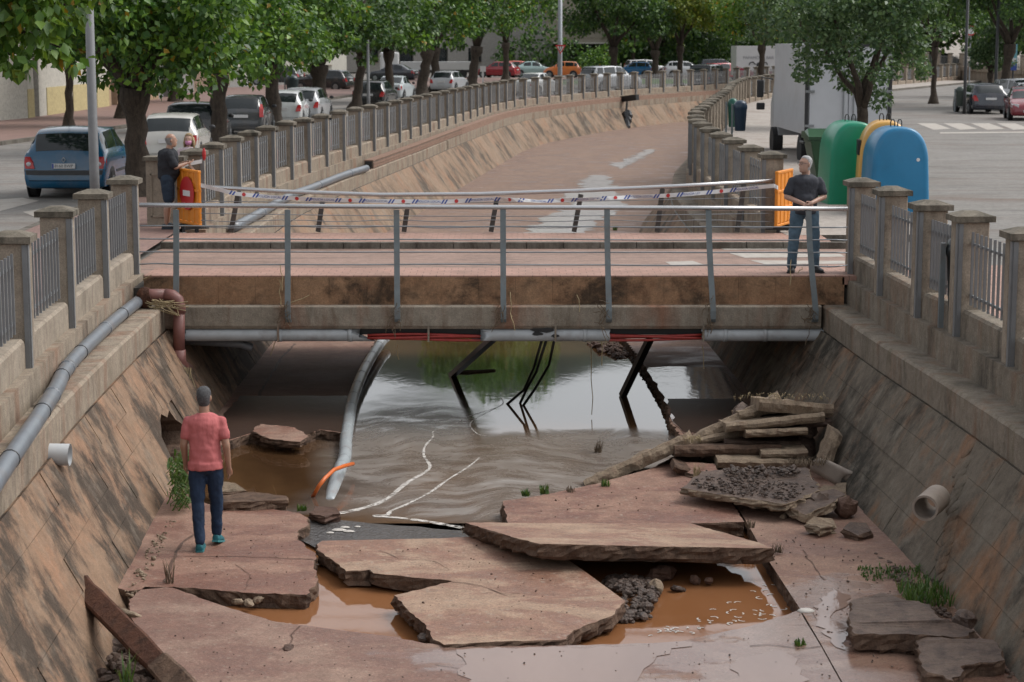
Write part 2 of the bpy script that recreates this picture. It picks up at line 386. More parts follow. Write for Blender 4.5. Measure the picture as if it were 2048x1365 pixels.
M['water_thin']=water('thin_water_sheet',(.22,.14,.11),(.30,.20,.16),.10,4,.05)
M['wet_shade']=water('wet_mud_painted_shade',(.045,.026,.019),(.075,.045,.033),.3,5,.42)  # near-black base paints in the under-bridge shade and dark soffit reflection
M['water_riffle']=water('dark_riffle',(.05,.05,.052),(.12,.11,.105),1.0,22,.08)
def leafmat(name,c1,c2,c3,yel=None,ya=.03):
    t=NT(name); g=t.n('ShaderNodeNewGeometry')
    rnd=g.outputs['Random Per Island']
    st=[(0,c1),(.5,c2),(.93,c3)]
    if yel: st+=[(1-ya-.005,c3),(1-ya,yel)]
    c=t.ramp(rnd,st)
    c=t.mix(.5,c,t.ramp(t.noise(t.co(True),.9,3),[(.35,.45),(.65,1.0)]),'MULTIPLY')
    b=t.b; t.l(c,b.inputs['Base Color']); b.inputs['Roughness'].default_value=.42; b.inputs['Specular IOR Level'].default_value=.4
    tr=t.n('ShaderNodeBsdfTranslucent'); cc=t.mix(.6,c,(1.0,1.0,.25),'MULTIPLY'); 
    br=t.n('ShaderNodeMix',data_type='RGBA',blend_type='MIX'); t.l(cc,tr.inputs['Color'])
    mx=t.n('ShaderNodeMixShader'); mx.inputs[0].default_value=.3
    o=t.t.nodes['Material Output']; t.l(b.outputs[0],mx.inputs[1]); t.l(tr.outputs[0],mx.inputs[2]); t.l(mx.outputs[0],o.inputs['Surface'])
    return t.m
M['leaf']=leafmat('mulberry_leaf',(.04,.11,.025),(.095,.21,.038),(.24,.42,.06),(.45,.28,.03),.012)
M['leaf_bright']=leafmat('bright_leaf',(.08,.19,.03),(.15,.29,.045),(.26,.40,.06),(.5,.3,.03),.03)
M['leaf_dark']=leafmat('dark_leaf',(.03,.075,.025),(.065,.145,.036),(.16,.28,.06))
M['leaf_grey']=leafmat('grey_green_leaf',(.05,.11,.045),(.10,.18,.075),(.2,.3,.14))
M['leaf_yellow']=leafmat('yellowing_leaf',(.10,.18,.03),(.19,.27,.04),(.3,.34,.05),(.45,.33,.05),.12)
M['weed']=leafmat('weed_leaf',(.05,.12,.025),(.09,.17,.035),(.15,.22,.06))
M['hill']=simple('wooded_hill',(.018,.032,.013),.95,.5,.15,world=True)
M['bark']=stone('bark',(.085,.066,.05),(.13,.10,.078),(.045,.036,.028),(.48,.62),streak=(2.2,2.2,.35),bump=1.0,sc=6)
M['leaf_shade']=M['leaf_dark']
M['glass']=simple('car_glass',(.018,.024,.026),.06,.1,3,spec=.6)
M['tyre']=simple('tyre',(.015,.015,.016),.8,.1,9)
M['rim']=simple('wheel_rim',(.35,.36,.37),.35,.1,9,metal=.7)
M['lamp_red']=simple('tail_lamp',(.45,.02,.02),.15,.1,9)
M['lamp_clear']=simple('clear_lamp',(.6,.6,.62),.12,.1,9)
M['plate']=simple('number_plate',(.7,.7,.7),.4,.03,9)
M['plate_ink']=simple('plate_ink',(.02,.02,.02),.5,.0,9)
M['trim']=simple('dark_trim',(.03,.031,.034),.55,.1,9)
# ================================================================= channel paths
LF=[(-4.6,6),(-4.7,12),(-5.1,18.4),(-5.35,21.3),(-5.54,24.3),(-5.70,27.2),(-5.80,29.96),(-5.93,37.4),(-5.97,42),(-5.88,47.5),(-5.45,54),(-4.85,60),(-3.95,69),(-3.05,79),(-2.15,88),(-1.15,98),(.1,106),(2.0,113),(4.0,120),(6.5,127),(9.6,134),(13.5,142),(20.4,158),(30,185),(51,250),(90,340)]
RF=[(5.75,6),(5.7,12),(5.6,19.3),(5.5,21.3),(5.4,23.5),(5.26,25.1),(5.19,27.3),(5.12,29.3),(4.65,36),(4.58,39),(4.56,42),(4.57,46),(4.63,49),(4.8,52.5),(5.3,58),(6.0,63),(6.9,69.5),(7.9,76.5),(9.1,85),(10.6,97),(12.6,109),(16.8,125),(23,140),(32,160),(39,176),(57,222),(100,290)]
def interp_path(path,step):
    P2=[Vector((a,b,0)) for a,b in path]; L=[0]
    for i in range(1,len(P2)): L.append(L[-1]+(P2[i]-P2[i-1]).length)
    n=int(L[-1]/step); out=[]
    for k in range(n+1):
        s=k*step
        i=max(j for j in range(len(L)) if L[j]<=s); i=min(i,len(P2)-2)
        out.append(P2[i].lerp(P2[i+1],(s-L[i])/(L[i+1]-L[i])))
    for _ in range(3):
        out=[out[0]]+[(out[i-1]+out[i]*2+out[i+1])/4 for i in range(1,len(out)-1)]+[out[-1]]
    return out
def offs(path,f,side):      # side +1: channel lies to the right (left bank)
    res=[]
    for i,p in enumerate(path):
        t=(path[min(i+1,len(path)-1)]-path[max(i-1,0)]).normalized()
        n=Vector((t.y,-t.x,0))*side
        o=f(p.y) if callable(f) else f
        res.append(p+n*o)
    return res
def lin(*kv):
    def f(y):
        if y<=kv[0][0]: return kv[0][1]
        for (a,b),(c,d) in zip(kv,kv[1:]):
            if y<=c: return b+(d-b)*(y-a)/(c-a)
        return kv[-1][1]
    return f
cL=lin((12,.45),(21,.55),(30,.74),(60,.75)); bL=lin((12,1.25),(21,1.5),(30,1.68),(36,1.80),(60,1.9))
cR=lin((12,.60),(60,.62)); bR=lin((12,1.45),(21,1.56),(30,1.58),(36,1.3),(45,1.6),(60,1.9))
SL=interp_path(LF,1.0); SR=interp_path(RF,1.0)
ZS=2.02; ZR=1.89; ZL=1.6     # street pavement, roadway, ledge
def loft_strip(a,b,za,zb,mi=0,mb=None):
    mb=mb or MB(); n=len(a)
    vs=[(p.x,p.y,za) for p in a]+[(p.x,p.y,zb) for p in b]
    return mb.add(vs,[(i,i+1,n+i+1,n+i) for i in range(n-1)],mi)
def struct(name,mb,mats,parent=None,**k):
    o=mb.build(name,mats,parent,**k)
    if parent is None: tag(o,kind='structure')
    return o
# --- street grounds
lw=[(p.x,p.y,ZR) for p in offs(SL,-.1,1)]; rw=[(p.x,p.y,ZR) for p in offs(SR,-.1,-1)]
struct('street_left',MB().sheet(lw+[(90,900,ZR),(-900,900,ZR),(-900,6,ZR)]),M['asphalt'])
struct('street_right',MB().sheet(rw+[(900,290,ZR),(900,6,ZR)]),M['asphalt'])
# pavements along the fences (kerb step of 0.13 m)
def pavement(path,side,i0,i1,o0,o1,mat,name):
    seg=path[i0:i1]; a=offs(seg,-o0,side); b=offs(seg,-o1,side); mb=MB()
    loft_strip(a,b,ZS,ZS,0,mb); loft_strip(b,b,ZS,ZR,1,mb)
    for e in (0,-1): mb.add([(a[e].x,a[e].y,ZS),(b[e].x,b[e].y,ZS),(b[e].x,b[e].y,ZR-.02),(a[e].x,a[e].y,ZR-.02)],[(0,1,2,3)],1)
    k=offs(seg,-(o1-.16),side); loft_strip(k,b,ZS+.003,ZS+.003,1,mb)
    struct(name,mb,[mat,M['kerb']])
pavement(SL,1,0,150,.1,3.0,M['pavers_left'],'pavement_left')
pavement(SR,-1,0,24,.1,3.4,M['pavers'],'pavement_right_near')
pavement(SR,-1,29,170,.1,3.2,M['concrete_walk'],'pavement_right')
struct('pavement_corner',MB().prism([(4.8,28.86),(4.8,30.3),(9.5,30.3),(9.5,28.86)],ZR,ZS-.004),M['pavers'])
mb=MB(); a=[Vector((-16.2,30+i*8,0)) for i in range(20)]; a=[Vector((-17.4+.000+ (v.y-66)*.125 if v.y<140 else -8.1+(v.y-140)*.35,v.y,0)) for v in a]
loft_strip(a,[v+Vector((-14,0,0)) for v in a],ZS,ZS,0,mb); loft_strip(a,a,ZS,ZR,1,mb); loft_strip(a,[v+Vector((-.18,0,0)) for v in a],ZS+.003,ZS+.003,1,mb)
struct('pavement_far_side',mb,[M['pavers_left'],M['kerb']])
struct('lawn',MB().sheet([(-16,172,ZR+.02),(-6,164,ZR+.02),(4,160,ZR+.02),(14,163,ZR+.02),(20,176,ZR+.02),(12,182,ZR+.02),(-4,184,ZR+.02)]),M['grass_ground'])
# zebra stripes
def stripe(pts,z,name='zebra_stripe'): 
    o=struct(name,MB().sheet([tuple(G(x,y,z)) for x,y in pts]),M['paint']); return o
zz=ZR+.005
for q in ([(-40,402),(45,396),(78,402),(-5,424)],[(45,424),(82,418),(130,430),(70,434)],[(372,392),(400,385),(440,392),(400,400)]): stripe(q,zz)
for x in (1862,1915,1970,2022): stripe([(x-28,247),(x+8,247),(x+40,258),(x+5,260)],zz)
for x,y in ((520,165),(560,172),(600,165),(640,178),(600,186),(650,192),(690,196)): stripe([(x-16,y-2),(x+16,y-2),(x+22,y+2),(x-14,y+2)],zz)
stripe([(1880,265),(2200,262),(2200,264.5),(1880,267.5)],zz,'road_line')
# --- channel walls: backing (base, side faces), coping, step, plinth
HOLE=(24.7,26.6)
def wall(path,side,c,b,mw,mc,name,n_near,rng):
    base=offs(path,b,side); co=offs(path,c,side); ci=offs(path,.24,side); pl=offs(path,.13,side); pb=offs(path,-.13,side)
    wt=offs(path,lambda y:c(y)+.03,side)   # top of battered face
    mb=MB()
    def cell(A,B,za,zb,rows,i):
        for r in range(rows):
            f0=r/rows; f1=(r+1)/rows
            if side==1 and HOLE[0]<(A[i].y+A[i+1].y)/2<HOLE[1]+.3 and r<rows*.52 : pass
            q=[A[i].lerp(B[i],f0),A[i+1].lerp(B[i+1],f0),A[i+1].lerp(B[i+1],f1),A[i].lerp(B[i],f1)]
            z0=za+(zb-za)*f0; z1=za+(zb-za)*f1
            mb.add([(q[0].x,q[0].y,z0),(q[1].x,q[1].y,z0),(q[2].x,q[2].y,z1),(q[3].x,q[3].y,z1)],[(0,1,2,3)])
    start=n_near
    # far part: one sheet; near part built from blocks in front of a backing
    far_b=base[start:]; far_t=wt[start:]
    loft_strip(far_b,far_t,-.35,1.24,0,mb)
    W=struct(name,mb,M['wall_far'])
    if side==1: seg=[(0,17),(19,start+1)]
    else: seg=[(0,start+1)]
    bk=MB()
    nb=offs(path,lambda y:b(y)-.06,side); nt=offs(path,lambda y:c(y)-.03,side)
    def ypart(arr,y0,y1):
        o=[]
        for p,q in zip(arr,arr[1:]):
            if p.y<=y0<=q.y: o.append(p.lerp(q,(y0-p.y)/(q.y-p.y)))
            if y0<p.y<y1: o.append(p)
            if p.y<=y1<=q.y: o.append(p.lerp(q,(y1-p.y)/(q.y-p.y)))
        return o
    yend=base[start].y
    if side==1:
        for y0,y1 in ((6.2,HOLE[0]),(HOLE[1],yend)):
            A=ypart(nb,y0,y1); B=ypart(nt,y0,y1); n=min(len(A),len(B)); loft_strip(A[:n],B[:n],-.45,1.26,0,bk)
        A=ypart(nb,*HOLE); B=ypart(nt,*HOLE); n=min(len(A),len(B)); A=A[:n];B=B[:n]
        f=.58; m=[a.lerp(b_,f) for a,b_ in zip(A,B)]; loft_strip(m,B,-.45+1.71*f,1.26,0,bk)
    else:
        loft_strip(nb[:start+1],nt[:start+1],-.45,1.26,0,bk)
    bo=bk.build('backing',mw,W)
    # blocks
    rows=5; rnd=random.Random(5 if side==1 else 9)
    for r in range(rows):
        f0=r/rows; f1=(r+1)/rows; y=rng[0]+(.0 if r%2 else .45)
        while y<rng[1]:
            L=rnd.uniform(.8,1.15); y1=min(y+L,rng[1])
            if side==1 and r<3:
                if y<HOLE[0]<y1: y1=HOLE[0]
                if HOLE[0]-.001<=y<HOLE[1]: y=HOLE[1]; continue
            if y1-y<.08: y=y1+.001; continue
            g=.0018; pr=rnd.uniform(-.006,.006)
            A=ypart(base,y+g,y1-g); B=ypart(wt,y+g,y1-g)
            A=[A[0],A[-1]]; B=[B[0],B[-1]]
            zb0=-.35; zt=1.24; vs=[]
            for d in (pr,-.07):
                for (k,f,dz) in ((0,f0,g),(1,f0,g),(1,f1,-g),(0,f1,-g)):
                    p=A[k].lerp(B[k],f); t=(A[1]-A[0]).normalized(); nn=Vector((t.y,-t.x,0))*side
                    p=p+nn*d; vs.append((p.x,p.y,zb0+(zt-zb0)*f+dz+d*.5))
            MB().add(vs,[(0,1,2,3),(7,6,5,4),(0,4,5,1),(1,5,6,2),(2,6,7,3),(3,7,4,0)]).build('stone_block',mw,W)
            y=y1
    # coping stones
    def ring(i): return None
    y=6.3; 
    C=mc
    while y<75:
        L=2.4 if y<40 else 5; y1=y+L; g=.004
        a0,a1=ypart(co,y+g,y1-g),ypart(ci,y+g,y1-g); n=min(len(a0),len(a1)); a0=a0[:n];a1=a1[:n]
        if n>1:
            secs=[]; dz=rnd.uniform(-.006,.006)
            for p,q in zip(a0,a1):
                e=(p-q).normalized(); secs.append([(q.x,q.y,1.2),(p.x,p.y,1.24),(p.x,p.y,1.57+dz),((p-e*.03).x,(p-e*.03).y,ZL+dz),(q.x,q.y,ZL+dz)])
            MB().loft(secs).build('coping_stone',C,W)
        y=y1
    i0=max(i for i,p in enumerate(co) if p.y<y)
    secs=[]
    for p,q in zip(co[i0:],ci[i0:]): secs.append([(q.x,q.y,1.2),(p.x,p.y,1.24),(p.x,p.y,1.57),(p.x,p.y,ZL),(q.x,q.y,ZL)])
    MB().loft(secs).build('coping',C,W)
    return W,ci,pl,pb,co,base
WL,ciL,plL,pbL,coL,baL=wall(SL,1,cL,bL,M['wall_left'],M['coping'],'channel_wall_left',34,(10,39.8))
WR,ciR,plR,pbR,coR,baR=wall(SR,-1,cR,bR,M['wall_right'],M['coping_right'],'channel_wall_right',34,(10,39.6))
# step under the fences
def step(path,side,y0,y1,zt,W,mat):
    a=[p for p in path if y0<=p.y<=y1] if y1<120 else [p for p in path if p.y>=y0]
    ip=offs(a,.24,side); op=offs(a,-.2,side); secs=[]
    for p,q in zip(ip,op): secs.append([(q.x,q.y,1.3),(p.x,p.y,1.3),(p.x,p.y,zt),(q.x,q.y,zt)])
    MB().loft(secs).build('step_course',mat,W)
step(SL,1,6,30.4,1.93,WL,M['coping']); step(SL,1,36.2,400,1.93,WL,M['coping'])
step(SR,-1,6,29.6,1.95,WR,M['coping_right']); step(SR,-1,35.6,400,1.95,WR,M['coping'])
# culvert in the left wall
def wpt(path_b,path_c,y,z):   # point on the battered face
    def Y(arr):
        for p,q in zip(arr,arr[1:]):
            if p.y<=y<=q.y: return p.lerp(q,(y-p.y)/(q.y-p.y))
    a=Y(path_b); b=Y(path_c); f=(z+.35)/1.59; p=a.lerp(b,f); p.z=z; return p
rect=[]; arch=[]; inner=[]
ym=(HOLE[0]+HOLE[1])/2; N=20
wtL=offs(SL,lambda y:cL(y)+.03,1)
for j in range(N):
    a=2*math.pi*j/N; cx,cz=math.cos(a),math.sin(a)
    k=1/max(abs(cx),abs(cz)); ry=ym+cx*k*(HOLE[1]-HOLE[0])/2*1.06; rz=.13+cz*k*.53
    p=wpt(baL,wtL,ry,rz); rect.append(p+Vector((-.022,0,0)))
    rr=1+.09*math.sin(j*2.7)+.06*math.cos(j*4.1)
    ay=ym+cx*.80*rr; az=.14+cz*.36*rr if cz<0 else .2+cz*.36*rr
    p=wpt(baL,wtL,ay,az); arch.append(p+Vector((-.02,0,0)))
    inner.append(Vector((p.x-1.3,ay-.15,az*.9)))
cul=empty('culvert_outlet',(baL[19].x,ym,0),'ragged arched culvert mouth low in the left channel wall beside the walking man','culvert')
MB().loft([rect,arch],caps=False).build('surround',M['wall_left'],cul,smooth=True)
tn=MB(); tn.loft([arch,[p.lerp(q,.15)*1 for p,q in zip(arch,inner)],inner],caps=False); tn.add(inner,[tuple(range(N))]); tn.build('tunnel_lining',M['broken'],cul)
# ================================================================= fences
def post_mb(side):      # local: +x toward channel for side=1
    mb=MB(); mb.box((0,-.088,.69),(.36,.172,1.38)); mb.box((0,.088,.69),(.36,.172,1.38)); return mb
capmb=MB().box((0,0,1.415),(.47,.46,.07)); capmb.box((0,0,1.475),(.45,.44,.05),taper=.35)
fence_n=0
def fence(path_pts,side,name,label,ztop,near_y,nbars,W,cm):
    F=empty(name,(path_pts[0].x,path_pts[0].y,ZS),label,'fence')
    z0=ztop-1.38-.05
    pm=post_mb(side); first=None; bar=None
    for i,p in enumerate(path_pts):
        t=(path_pts[min(i+1,len(path_pts)-1)]-path_pts[max(i-1,0)]).normalized(); ang=math.atan2(-t.x,t.y)
        loc=(p.x-F.location.x,p.y-F.location.y,z0-ZS)
        if first is None:
            po=pm.build('post',M['post'],F,local=True); bevel(po,.012,1)
            ca=capmb.build('cap',M['cap'],po,local=True)
            s=MB().box((side*.192,-.14,.66),(.024,.07,1.40)); s.box((side*.16,-.183,.66),(.05,.010,1.40)); st=s.build('steel_strip',M['grey_bar'],po,local=True)
            first=po
        else: po=copy_tree(first,F)
        po.location=loc; po.rotation_euler=(0,0,ang+random.Random(i+7).uniform(-.012,.012)); po.scale=(1,1,1+random.Random(i*3).uniform(-.008,.012))
        if i==len(path_pts)-1: break
        q=path_pts[i+1]; d=(q-p); L=d.length; d.normalize(); n=Vector((d.y,-d.x,0))*side
        # plinth with chamfered top
        a=p+d*.18; b=q-d*.18; sec=[]
        for c_,e in ((a,0),(a+d*.07,1),(b-d*.07,1),(b,0)):
            zt=z0+.36-(.0 if e else .07)
            sec.append([tuple(c_+n*.13+Vector((0,0,z0-.02))),tuple(c_+n*.13+Vector((0,0,zt-.03))),tuple(c_+n*.10+Vector((0,0,zt))),tuple(c_-n*.10+Vector((0,0,zt))),tuple(c_-n*.13+Vector((0,0,zt-.03))),tuple(c_-n*.13+Vector((0,0,z0-.02)))])
        MB().loft(sec).build('plinth',cm,F)
        # railing
        near=p.y<near_y
        pan=MB(); zr0=z0+.52; zr1=z0+1.13
        o0=n*.02
        for zz_ in (zr0,zr1): pan.bar(a+o0+Vector((0,0,zz_)),b+o0+Vector((0,0,zz_)),.028,.03)
        nb=nbars if near else 7
        if near:
            pn=pan.build('railing',M['grey_bar'],F)
            for k in range(nb):
                c_=a.lerp(b,(k+.6)/(nb+.2))+o0*2.2
                if bar is None: bar=MB().box((0,0,0),(.026,.034,.86)).build('bar',M['grey_bar'],pn,local=True); bo=bar
                else: bo=bar.copy(); col.objects.link(bo); bo.parent=pn
                bo.location=(c_.x-F.location.x,c_.y-F.location.y,(zr0+zr1)/2+.02-ZS); bo.rotation_euler=(0,0,ang)
        else:
            for k in range(nb):
                c_=a.lerp(b,(k+.6)/(nb+.2))+o0*2.2; pan.box((c_.x,c_.y,(zr0+zr1)/2+.02),(.022,.11,.86),rz=ang)
            pan.build('railing',M['grey_bar'],F)
    return F
V=lambda x,y:Vector((x,y,0))
def resample(path,y0,n,step,sm=True):
    pts=[p for p in path]; L=[0]
    for i in range(1,len(pts)): L.append(L[-1]+(pts[i]-pts[i-1]).length)
    s0=None
    for i in range(len(pts)-1):
        if pts[i].y<=y0<=pts[i+1].y: s0=L[i]+(y0-pts[i].y)/(pts[i+1].y-pts[i].y)*(L[i+1]-L[i]); break
    out=[]
    for k in range(n):
        s=s0+k*step
        for i in range(len(L)-1):
            if L[i]<=s<=L[i+1]: out.append(pts[i].lerp(pts[i+1],(s-L[i])/(L[i+1]-L[i]))); break
    return out
fence([V(-5.1,18.4),V(-5.35,21.3),V(-5.54,24.3),V(-5.70,27.2),V(-5.80,29.96)],1,'parapet_fence','near left concrete post and grey bar fence running up to the bridge railing',3.33,40,12,WL,M['post'])
fence([V(5.6,17.4),V(5.52,19.3),V(5.5,21.3),V(5.4,23.5),V(5.26,25.1),V(5.19,27.3),V(5.12,29.3)],-1,'parapet_fence','near right mossy concrete post fence in front of the blue recycling bin',3.35,40,10,WR,M['coping_right'])
LP=resample(SL,37.4,56,2.62)
fence(LP,1,'parapet_fence','long curving concrete post fence beyond the bridge on the left bank',3.33,0,8,WL,M['coping'])
RP=resample(SR,36,58,2.65)
fence(RP,-1,'parapet_fence','concrete post fence beyond the bridge along the right bank walk',3.35,0,8,WR,M['coping'])
# corner pier by the left people
cp=empty('corner_pier',(-6.45,36.9,ZS),'thick concrete corner pier with recessed panel behind the orange barrier','pier')
MB().box((-6.38,36.9,ZS+.6),(.66,.4,1.2)).build('shaft',M['post'],cp); MB().box((-6.38,36.9,ZS+1.235),(.76,.5,.07)).build('cap',M['cap'],cp)
pp=MB(); pp.box((-6.38,36.69,ZS+.95),(.5,.03,.03)); pp.box((-6.38,36.69,ZS+.18),(.5,.03,.03)); pp.box((-6.62,36.69,ZS+.57),(.03,.03,.8)); pp.box((-6.14,36.69,ZS+.57),(.03,.03,.8)); pp.build('panel_frame',M['post'],cp)
# ================================================================= bridge
BY0=28.86; BY1=35.45; BX0=-5.35; BX1=4.83
br=empty('road_bridge',(0,BY0,1.2),'low concrete road bridge with brick edge and flood stained beams across the channel','bridge')
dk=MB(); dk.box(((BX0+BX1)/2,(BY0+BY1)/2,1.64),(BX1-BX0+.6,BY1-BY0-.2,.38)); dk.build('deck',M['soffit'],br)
# fascia panels
rnd=random.Random(3); x=BX0
while x<BX1:
    w=min(.54,BX1-x); MB().box((x+w/2,BY0+.09,1.80),(w-.003,.18,.40+rnd.uniform(-.002,.002))).build('fascia_block',M['fascia'],br); x+=w
MB().box(((BX0+BX1)/2,BY0+.075,1.608),(BX1-BX0,.19,.015)).build('fascia_seam',M['fascia'],br)
bm_=MB(); bm_.loft([[(x,BY0+.2,1.262),(x,BY0-.13,1.262),(x,BY0-.16,1.31),(x,BY0-.16,1.58),(x,BY0-.13,1.60),(x,BY0+.2,1.60)] for x in (BX0+.1,BX1-.35)]); bm_.build('edge_beam',M['beam'],br)
MB().box(((BX0+BX1)/2,BY1-.1,1.68),(BX1-BX0,.2,.58)).build('rear_beam',M['beam'],br)
MB().box(((BX0+BX1)/2,(BY0+29.92)/2+.09,2.005),(BX1-BX0,29.92-BY0-.18,.03)).build('near_walk',M['pavers'],br)
MB().box(((BX0+BX1)/2,BY0+.09,2.01),(BX1-BX0-.01,.17,.026)).build('edge_pavers',M['pavers'],br)
MB().box(((BX0+BX1)/2+.3,(29.92+33.72)/2,1.895),(BX1-BX0+1.8,33.72-29.92,.03)).build('roadway',M['asphalt_mud'],br)
MB().box(((BX0+BX1)/2,(33.9+BY1)/2,2.0),(BX1-BX0+1.2,BY1-33.9,.03)).build('far_walk',M['pavers'],br)
x=BX0-.6
while x<BX1+.6:
    w=.62; MB().box((x+w/2,33.80,1.955),(w-.012,.17,.125+rnd.uniform(-.003,.003))).build('kerb_stone',M['kerb'],br); x+=w
for q in ([(1330,524),(1385,522),(1412,531),(1345,532)],[(1430,494),(1560,494),(1600,499),(1450,500)],[(1455,506),(1680,508),(1690,514),(1490,516)],[(1500,521),(1690,522),(1690,528),(1530,529)]):
    MB().sheet([tuple(G(x,y,1.914)) for x,y in q]).build('zebra_stripe',M['paint'],br)
# abutments under the bridge
ab=MB()
for s,(xa,xb) in ((-1,(-5.7,-5.2)),(1,(4.5,5.0))): ab.box(((xa+xb)/2,(BY0+BY1)/2+.1,1.4),(xb-xa,BY1-BY0-.3,.5))
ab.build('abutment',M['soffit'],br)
# front railing
fr=empty('bridge_railing',(0,BY0-.2,1.3),'straight front bridge handrail with bowed grey posts and four wires','railing')
ry=BY0-.12
hr=[P(279,410.5,ry),P(640,413,ry),P(1000,415,ry),P(1350,416.5,ry),P(1695,418,ry)]
MB().tube(hr,.034,14).build('handrail',M['rail'],fr,smooth=True)
pxs=[(352,356),(575,578),(793,796),(1006,1007),(1214,1217),(1417,1424),(1617,1628)]
def bowpost(xa,xb):
    mb=MB(); A=P(xa,420,ry); B=P(xb,640,ry-.0); pts=[]
    for f,dy,dx in ((0,0,0),(.3,-.035,.2),(.6,-.09,.55),(.8,-.13,.85),(.91,-.145,1.0)):
        p=A.lerp(B,f); pts.append(Vector((A.x+(B.x-A.x)*dx,ry+dy,p.z)))
    zc=B.z+.06
    for a in (20,50,80,110,150): pts.append(Vector((B.x,ry-.065-.08*math.cos(R(a)),zc-.075*math.sin(R(a)))))
    secs=[]
    for i,p in enumerate(pts):
        t=(pts[min(i+1,len(pts)-1)]-pts[max(i-1,0)]).normalized(); n=Vector((0,-t.z,t.y)).normalized()*.014; w=Vector((.041,0,0))
        secs.append([tuple(p-w-n),tuple(p+w-n),tuple(p+w+n),tuple(p-w+n)])
    mb.loft(secs)
    # stiffener web behind the strap
    web=[[tuple(pp_+Vector((-.008,0,0))),tuple(pp_+Vector((.008,0,0))),tuple(pp_+Vector((.008,.07,0))),tuple(pp_+Vector((-.008,.07,0)))] for pp_ in pts[:6]]
    mb.loft(web); return mb
for i,(xa,xb) in enumerate(pxs): bowpost(xa,xb).build('post',M['rail_post'],fr)
for k,(yl,yr,sag) in enumerate(((452,455,.5),(478,481,1.0),(504,506,.8),(529,531,2.0))):
    pts=[]; xs=[279]+[a for a,b in pxs]+[1695]
    for x0,x1 in zip(xs,xs[1:]):
        for f in (0,.35,.65):
            x_=x0+(x1-x0)*f; y_=yl+(yr-yl)*(x_-279)/1416+sag*random.Random(k*31+int(x0)).uniform(-1,1.6)*(4*f*(1-f)); pts.append(P(x_,y_,ry-.02))
    pts.append(P(1695,yr,ry-.02)); MB().tube(pts,.0105,7).build('wire',M['steel'],fr,smooth=True)
# rear railing, bent by the flood
rr_=empty('bridge_railing',(0,BY1,2.02),'sagging bent rear bridge handrail with leaning mud dark posts','railing')
ry2=BY1-.05
hb=[(402,373),(560,383),(760,390),(960,388.5),(1150,382),(1350,373),(1546,362)]
MB().tube([P(x,y,ry2) for x,y in hb],.036,14).build('handrail',M['rail'],rr_,smooth=True)
for xa,ya,xb in ((476,388,462),(646,396,636),(817,400,808),(994,396,982),(1162,389,1148),(1325,378,1314),(1488,369,1474)):
    MB().bar(P(xa,ya,ry2),P(xb,464,ry2+.02),.085,.05,up=Vector((0,1,0))).build('post',M['rail_post_dark'],rr_)
for k,yy in enumerate((403,427,442,455)):
    pts=[P(x_,yy+(6*math.sin((x_-402)/1144*math.pi) if k<2 else 2*math.sin(x_*.03))-(8*(x_-402)/1144 if k==0 else 0),ry2-.03) for x_ in range(402,1547,52)]
    MB().tube(pts,.008,6).build('wire',M['steel'],rr_,smooth=True)
# ================================================================= channel floor, water, slabs
ZW=-.13
struct('channel_bed',MB().sheet([(p.x,p.y,-.42) for p in baL]+[(p.x,p.y,-.42) for p in reversed(baR)]),M['mud'])
struct('river_water',MB().sheet([tuple(v) for v in [Vector((-4.6,22.6,ZW)),Vector((4.6,22.6,ZW)),Vector((4.6,47,ZW)),Vector((-4.8,47,ZW))]]),M['water_pool'])
struct('mud_pond',MB().sheet([(-2.55,17.0,ZW-.02),(4.0,17.0,ZW-.02),(4.0,22.3,ZW-.02),(-3.0,22.3,ZW-.02),(-3.0,19.6,ZW-.02)]),M['water_mud'])
def jitter_poly(pts,step=.16,amp=.03,seed=1,closed=True,ragged=None):
    rnd=random.Random(seed); out=[]
    n=len(pts)
    for i in range(n):
        a=pts[i]; b=pts[(i+1)%n]; L=(b-a).length; k=max(1,int(L/step))
        ok=(ragged is None) or (i in ragged)
        d=(b-a).normalized() if L>0 else Vector((1,0,0)); nn=Vector((d.y,-d.x,0))
        for j in range(k):
            f=j/k; p=a.lerp(b,f)
            if ok and j>0: p=p+nn*rnd.uniform(-amp,amp)+d*rnd.uniform(-amp,amp)*.5
            out.append(p)
    return out
def slab(name,pts,thick,mats,label=None,cat='slab',seed=1,amp=.025,step=.075,parent=None,ragged=None,structure=False,under=.04,group=None):
    """pts: list of (px,py,z) or Vectors; top outline; broken sides"""
    V3=[G(*p) if not isinstance(p,Vector) else p for p in pts]
    top=jitter_poly(V3,step,amp,seed,ragged=ragged); rnd=random.Random(seed+99); n=len(top)
    c=sum(top,Vector())/n
    rings=[top]; lv=[.08,.28,.5,.75,1.0]
    for f in lv:
        r=[]
        for p in top:
            o=(p-c); o.z=0; o.normalize()
            push=(rnd.uniform(-.5,1.1)*under*.8 if f<.9 else -under*rnd.uniform(0,2.5))
            if f<.1: push=.006
            r.append(p+o*push+Vector((rnd.uniform(-.012,.012),rnd.uniform(-.012,.012),-thick*f*(1+(rnd.uniform(-.06,.06) if f>.2 else 0)))))
        rings.append(r)
    mb=MB(); vs=[v for r in rings for v in r]; fs=[]; 
    for i in range(len(rings)-1):
        for j in range(n): fs.append((i*n+j,(i+1)*n+j,(i+1)*n+(j+1)%n,i*n+(j+1)%n))
    mb.add(vs,fs,1)
    tri=tessellate_polygon([[Vector((p.x,p.y,0)) for p in top]])
    mb.f+=[tuple(t) for t in tri]; mb.m+=[0]*len(tri)
    b0=(len(rings)-1)*n; mb.f+=[tuple(b0+i for i in t[::-1]) for t in tri]; mb.m+=[1]*len(tri)
    if parent is None and not structure:
        o=mb.build(name,mats); tag(o,label,cat,group)
    elif structure: o=mb.build(name,mats); tag(o,kind='structure')
    else: o=mb.build(name,mats,parent)
    return o
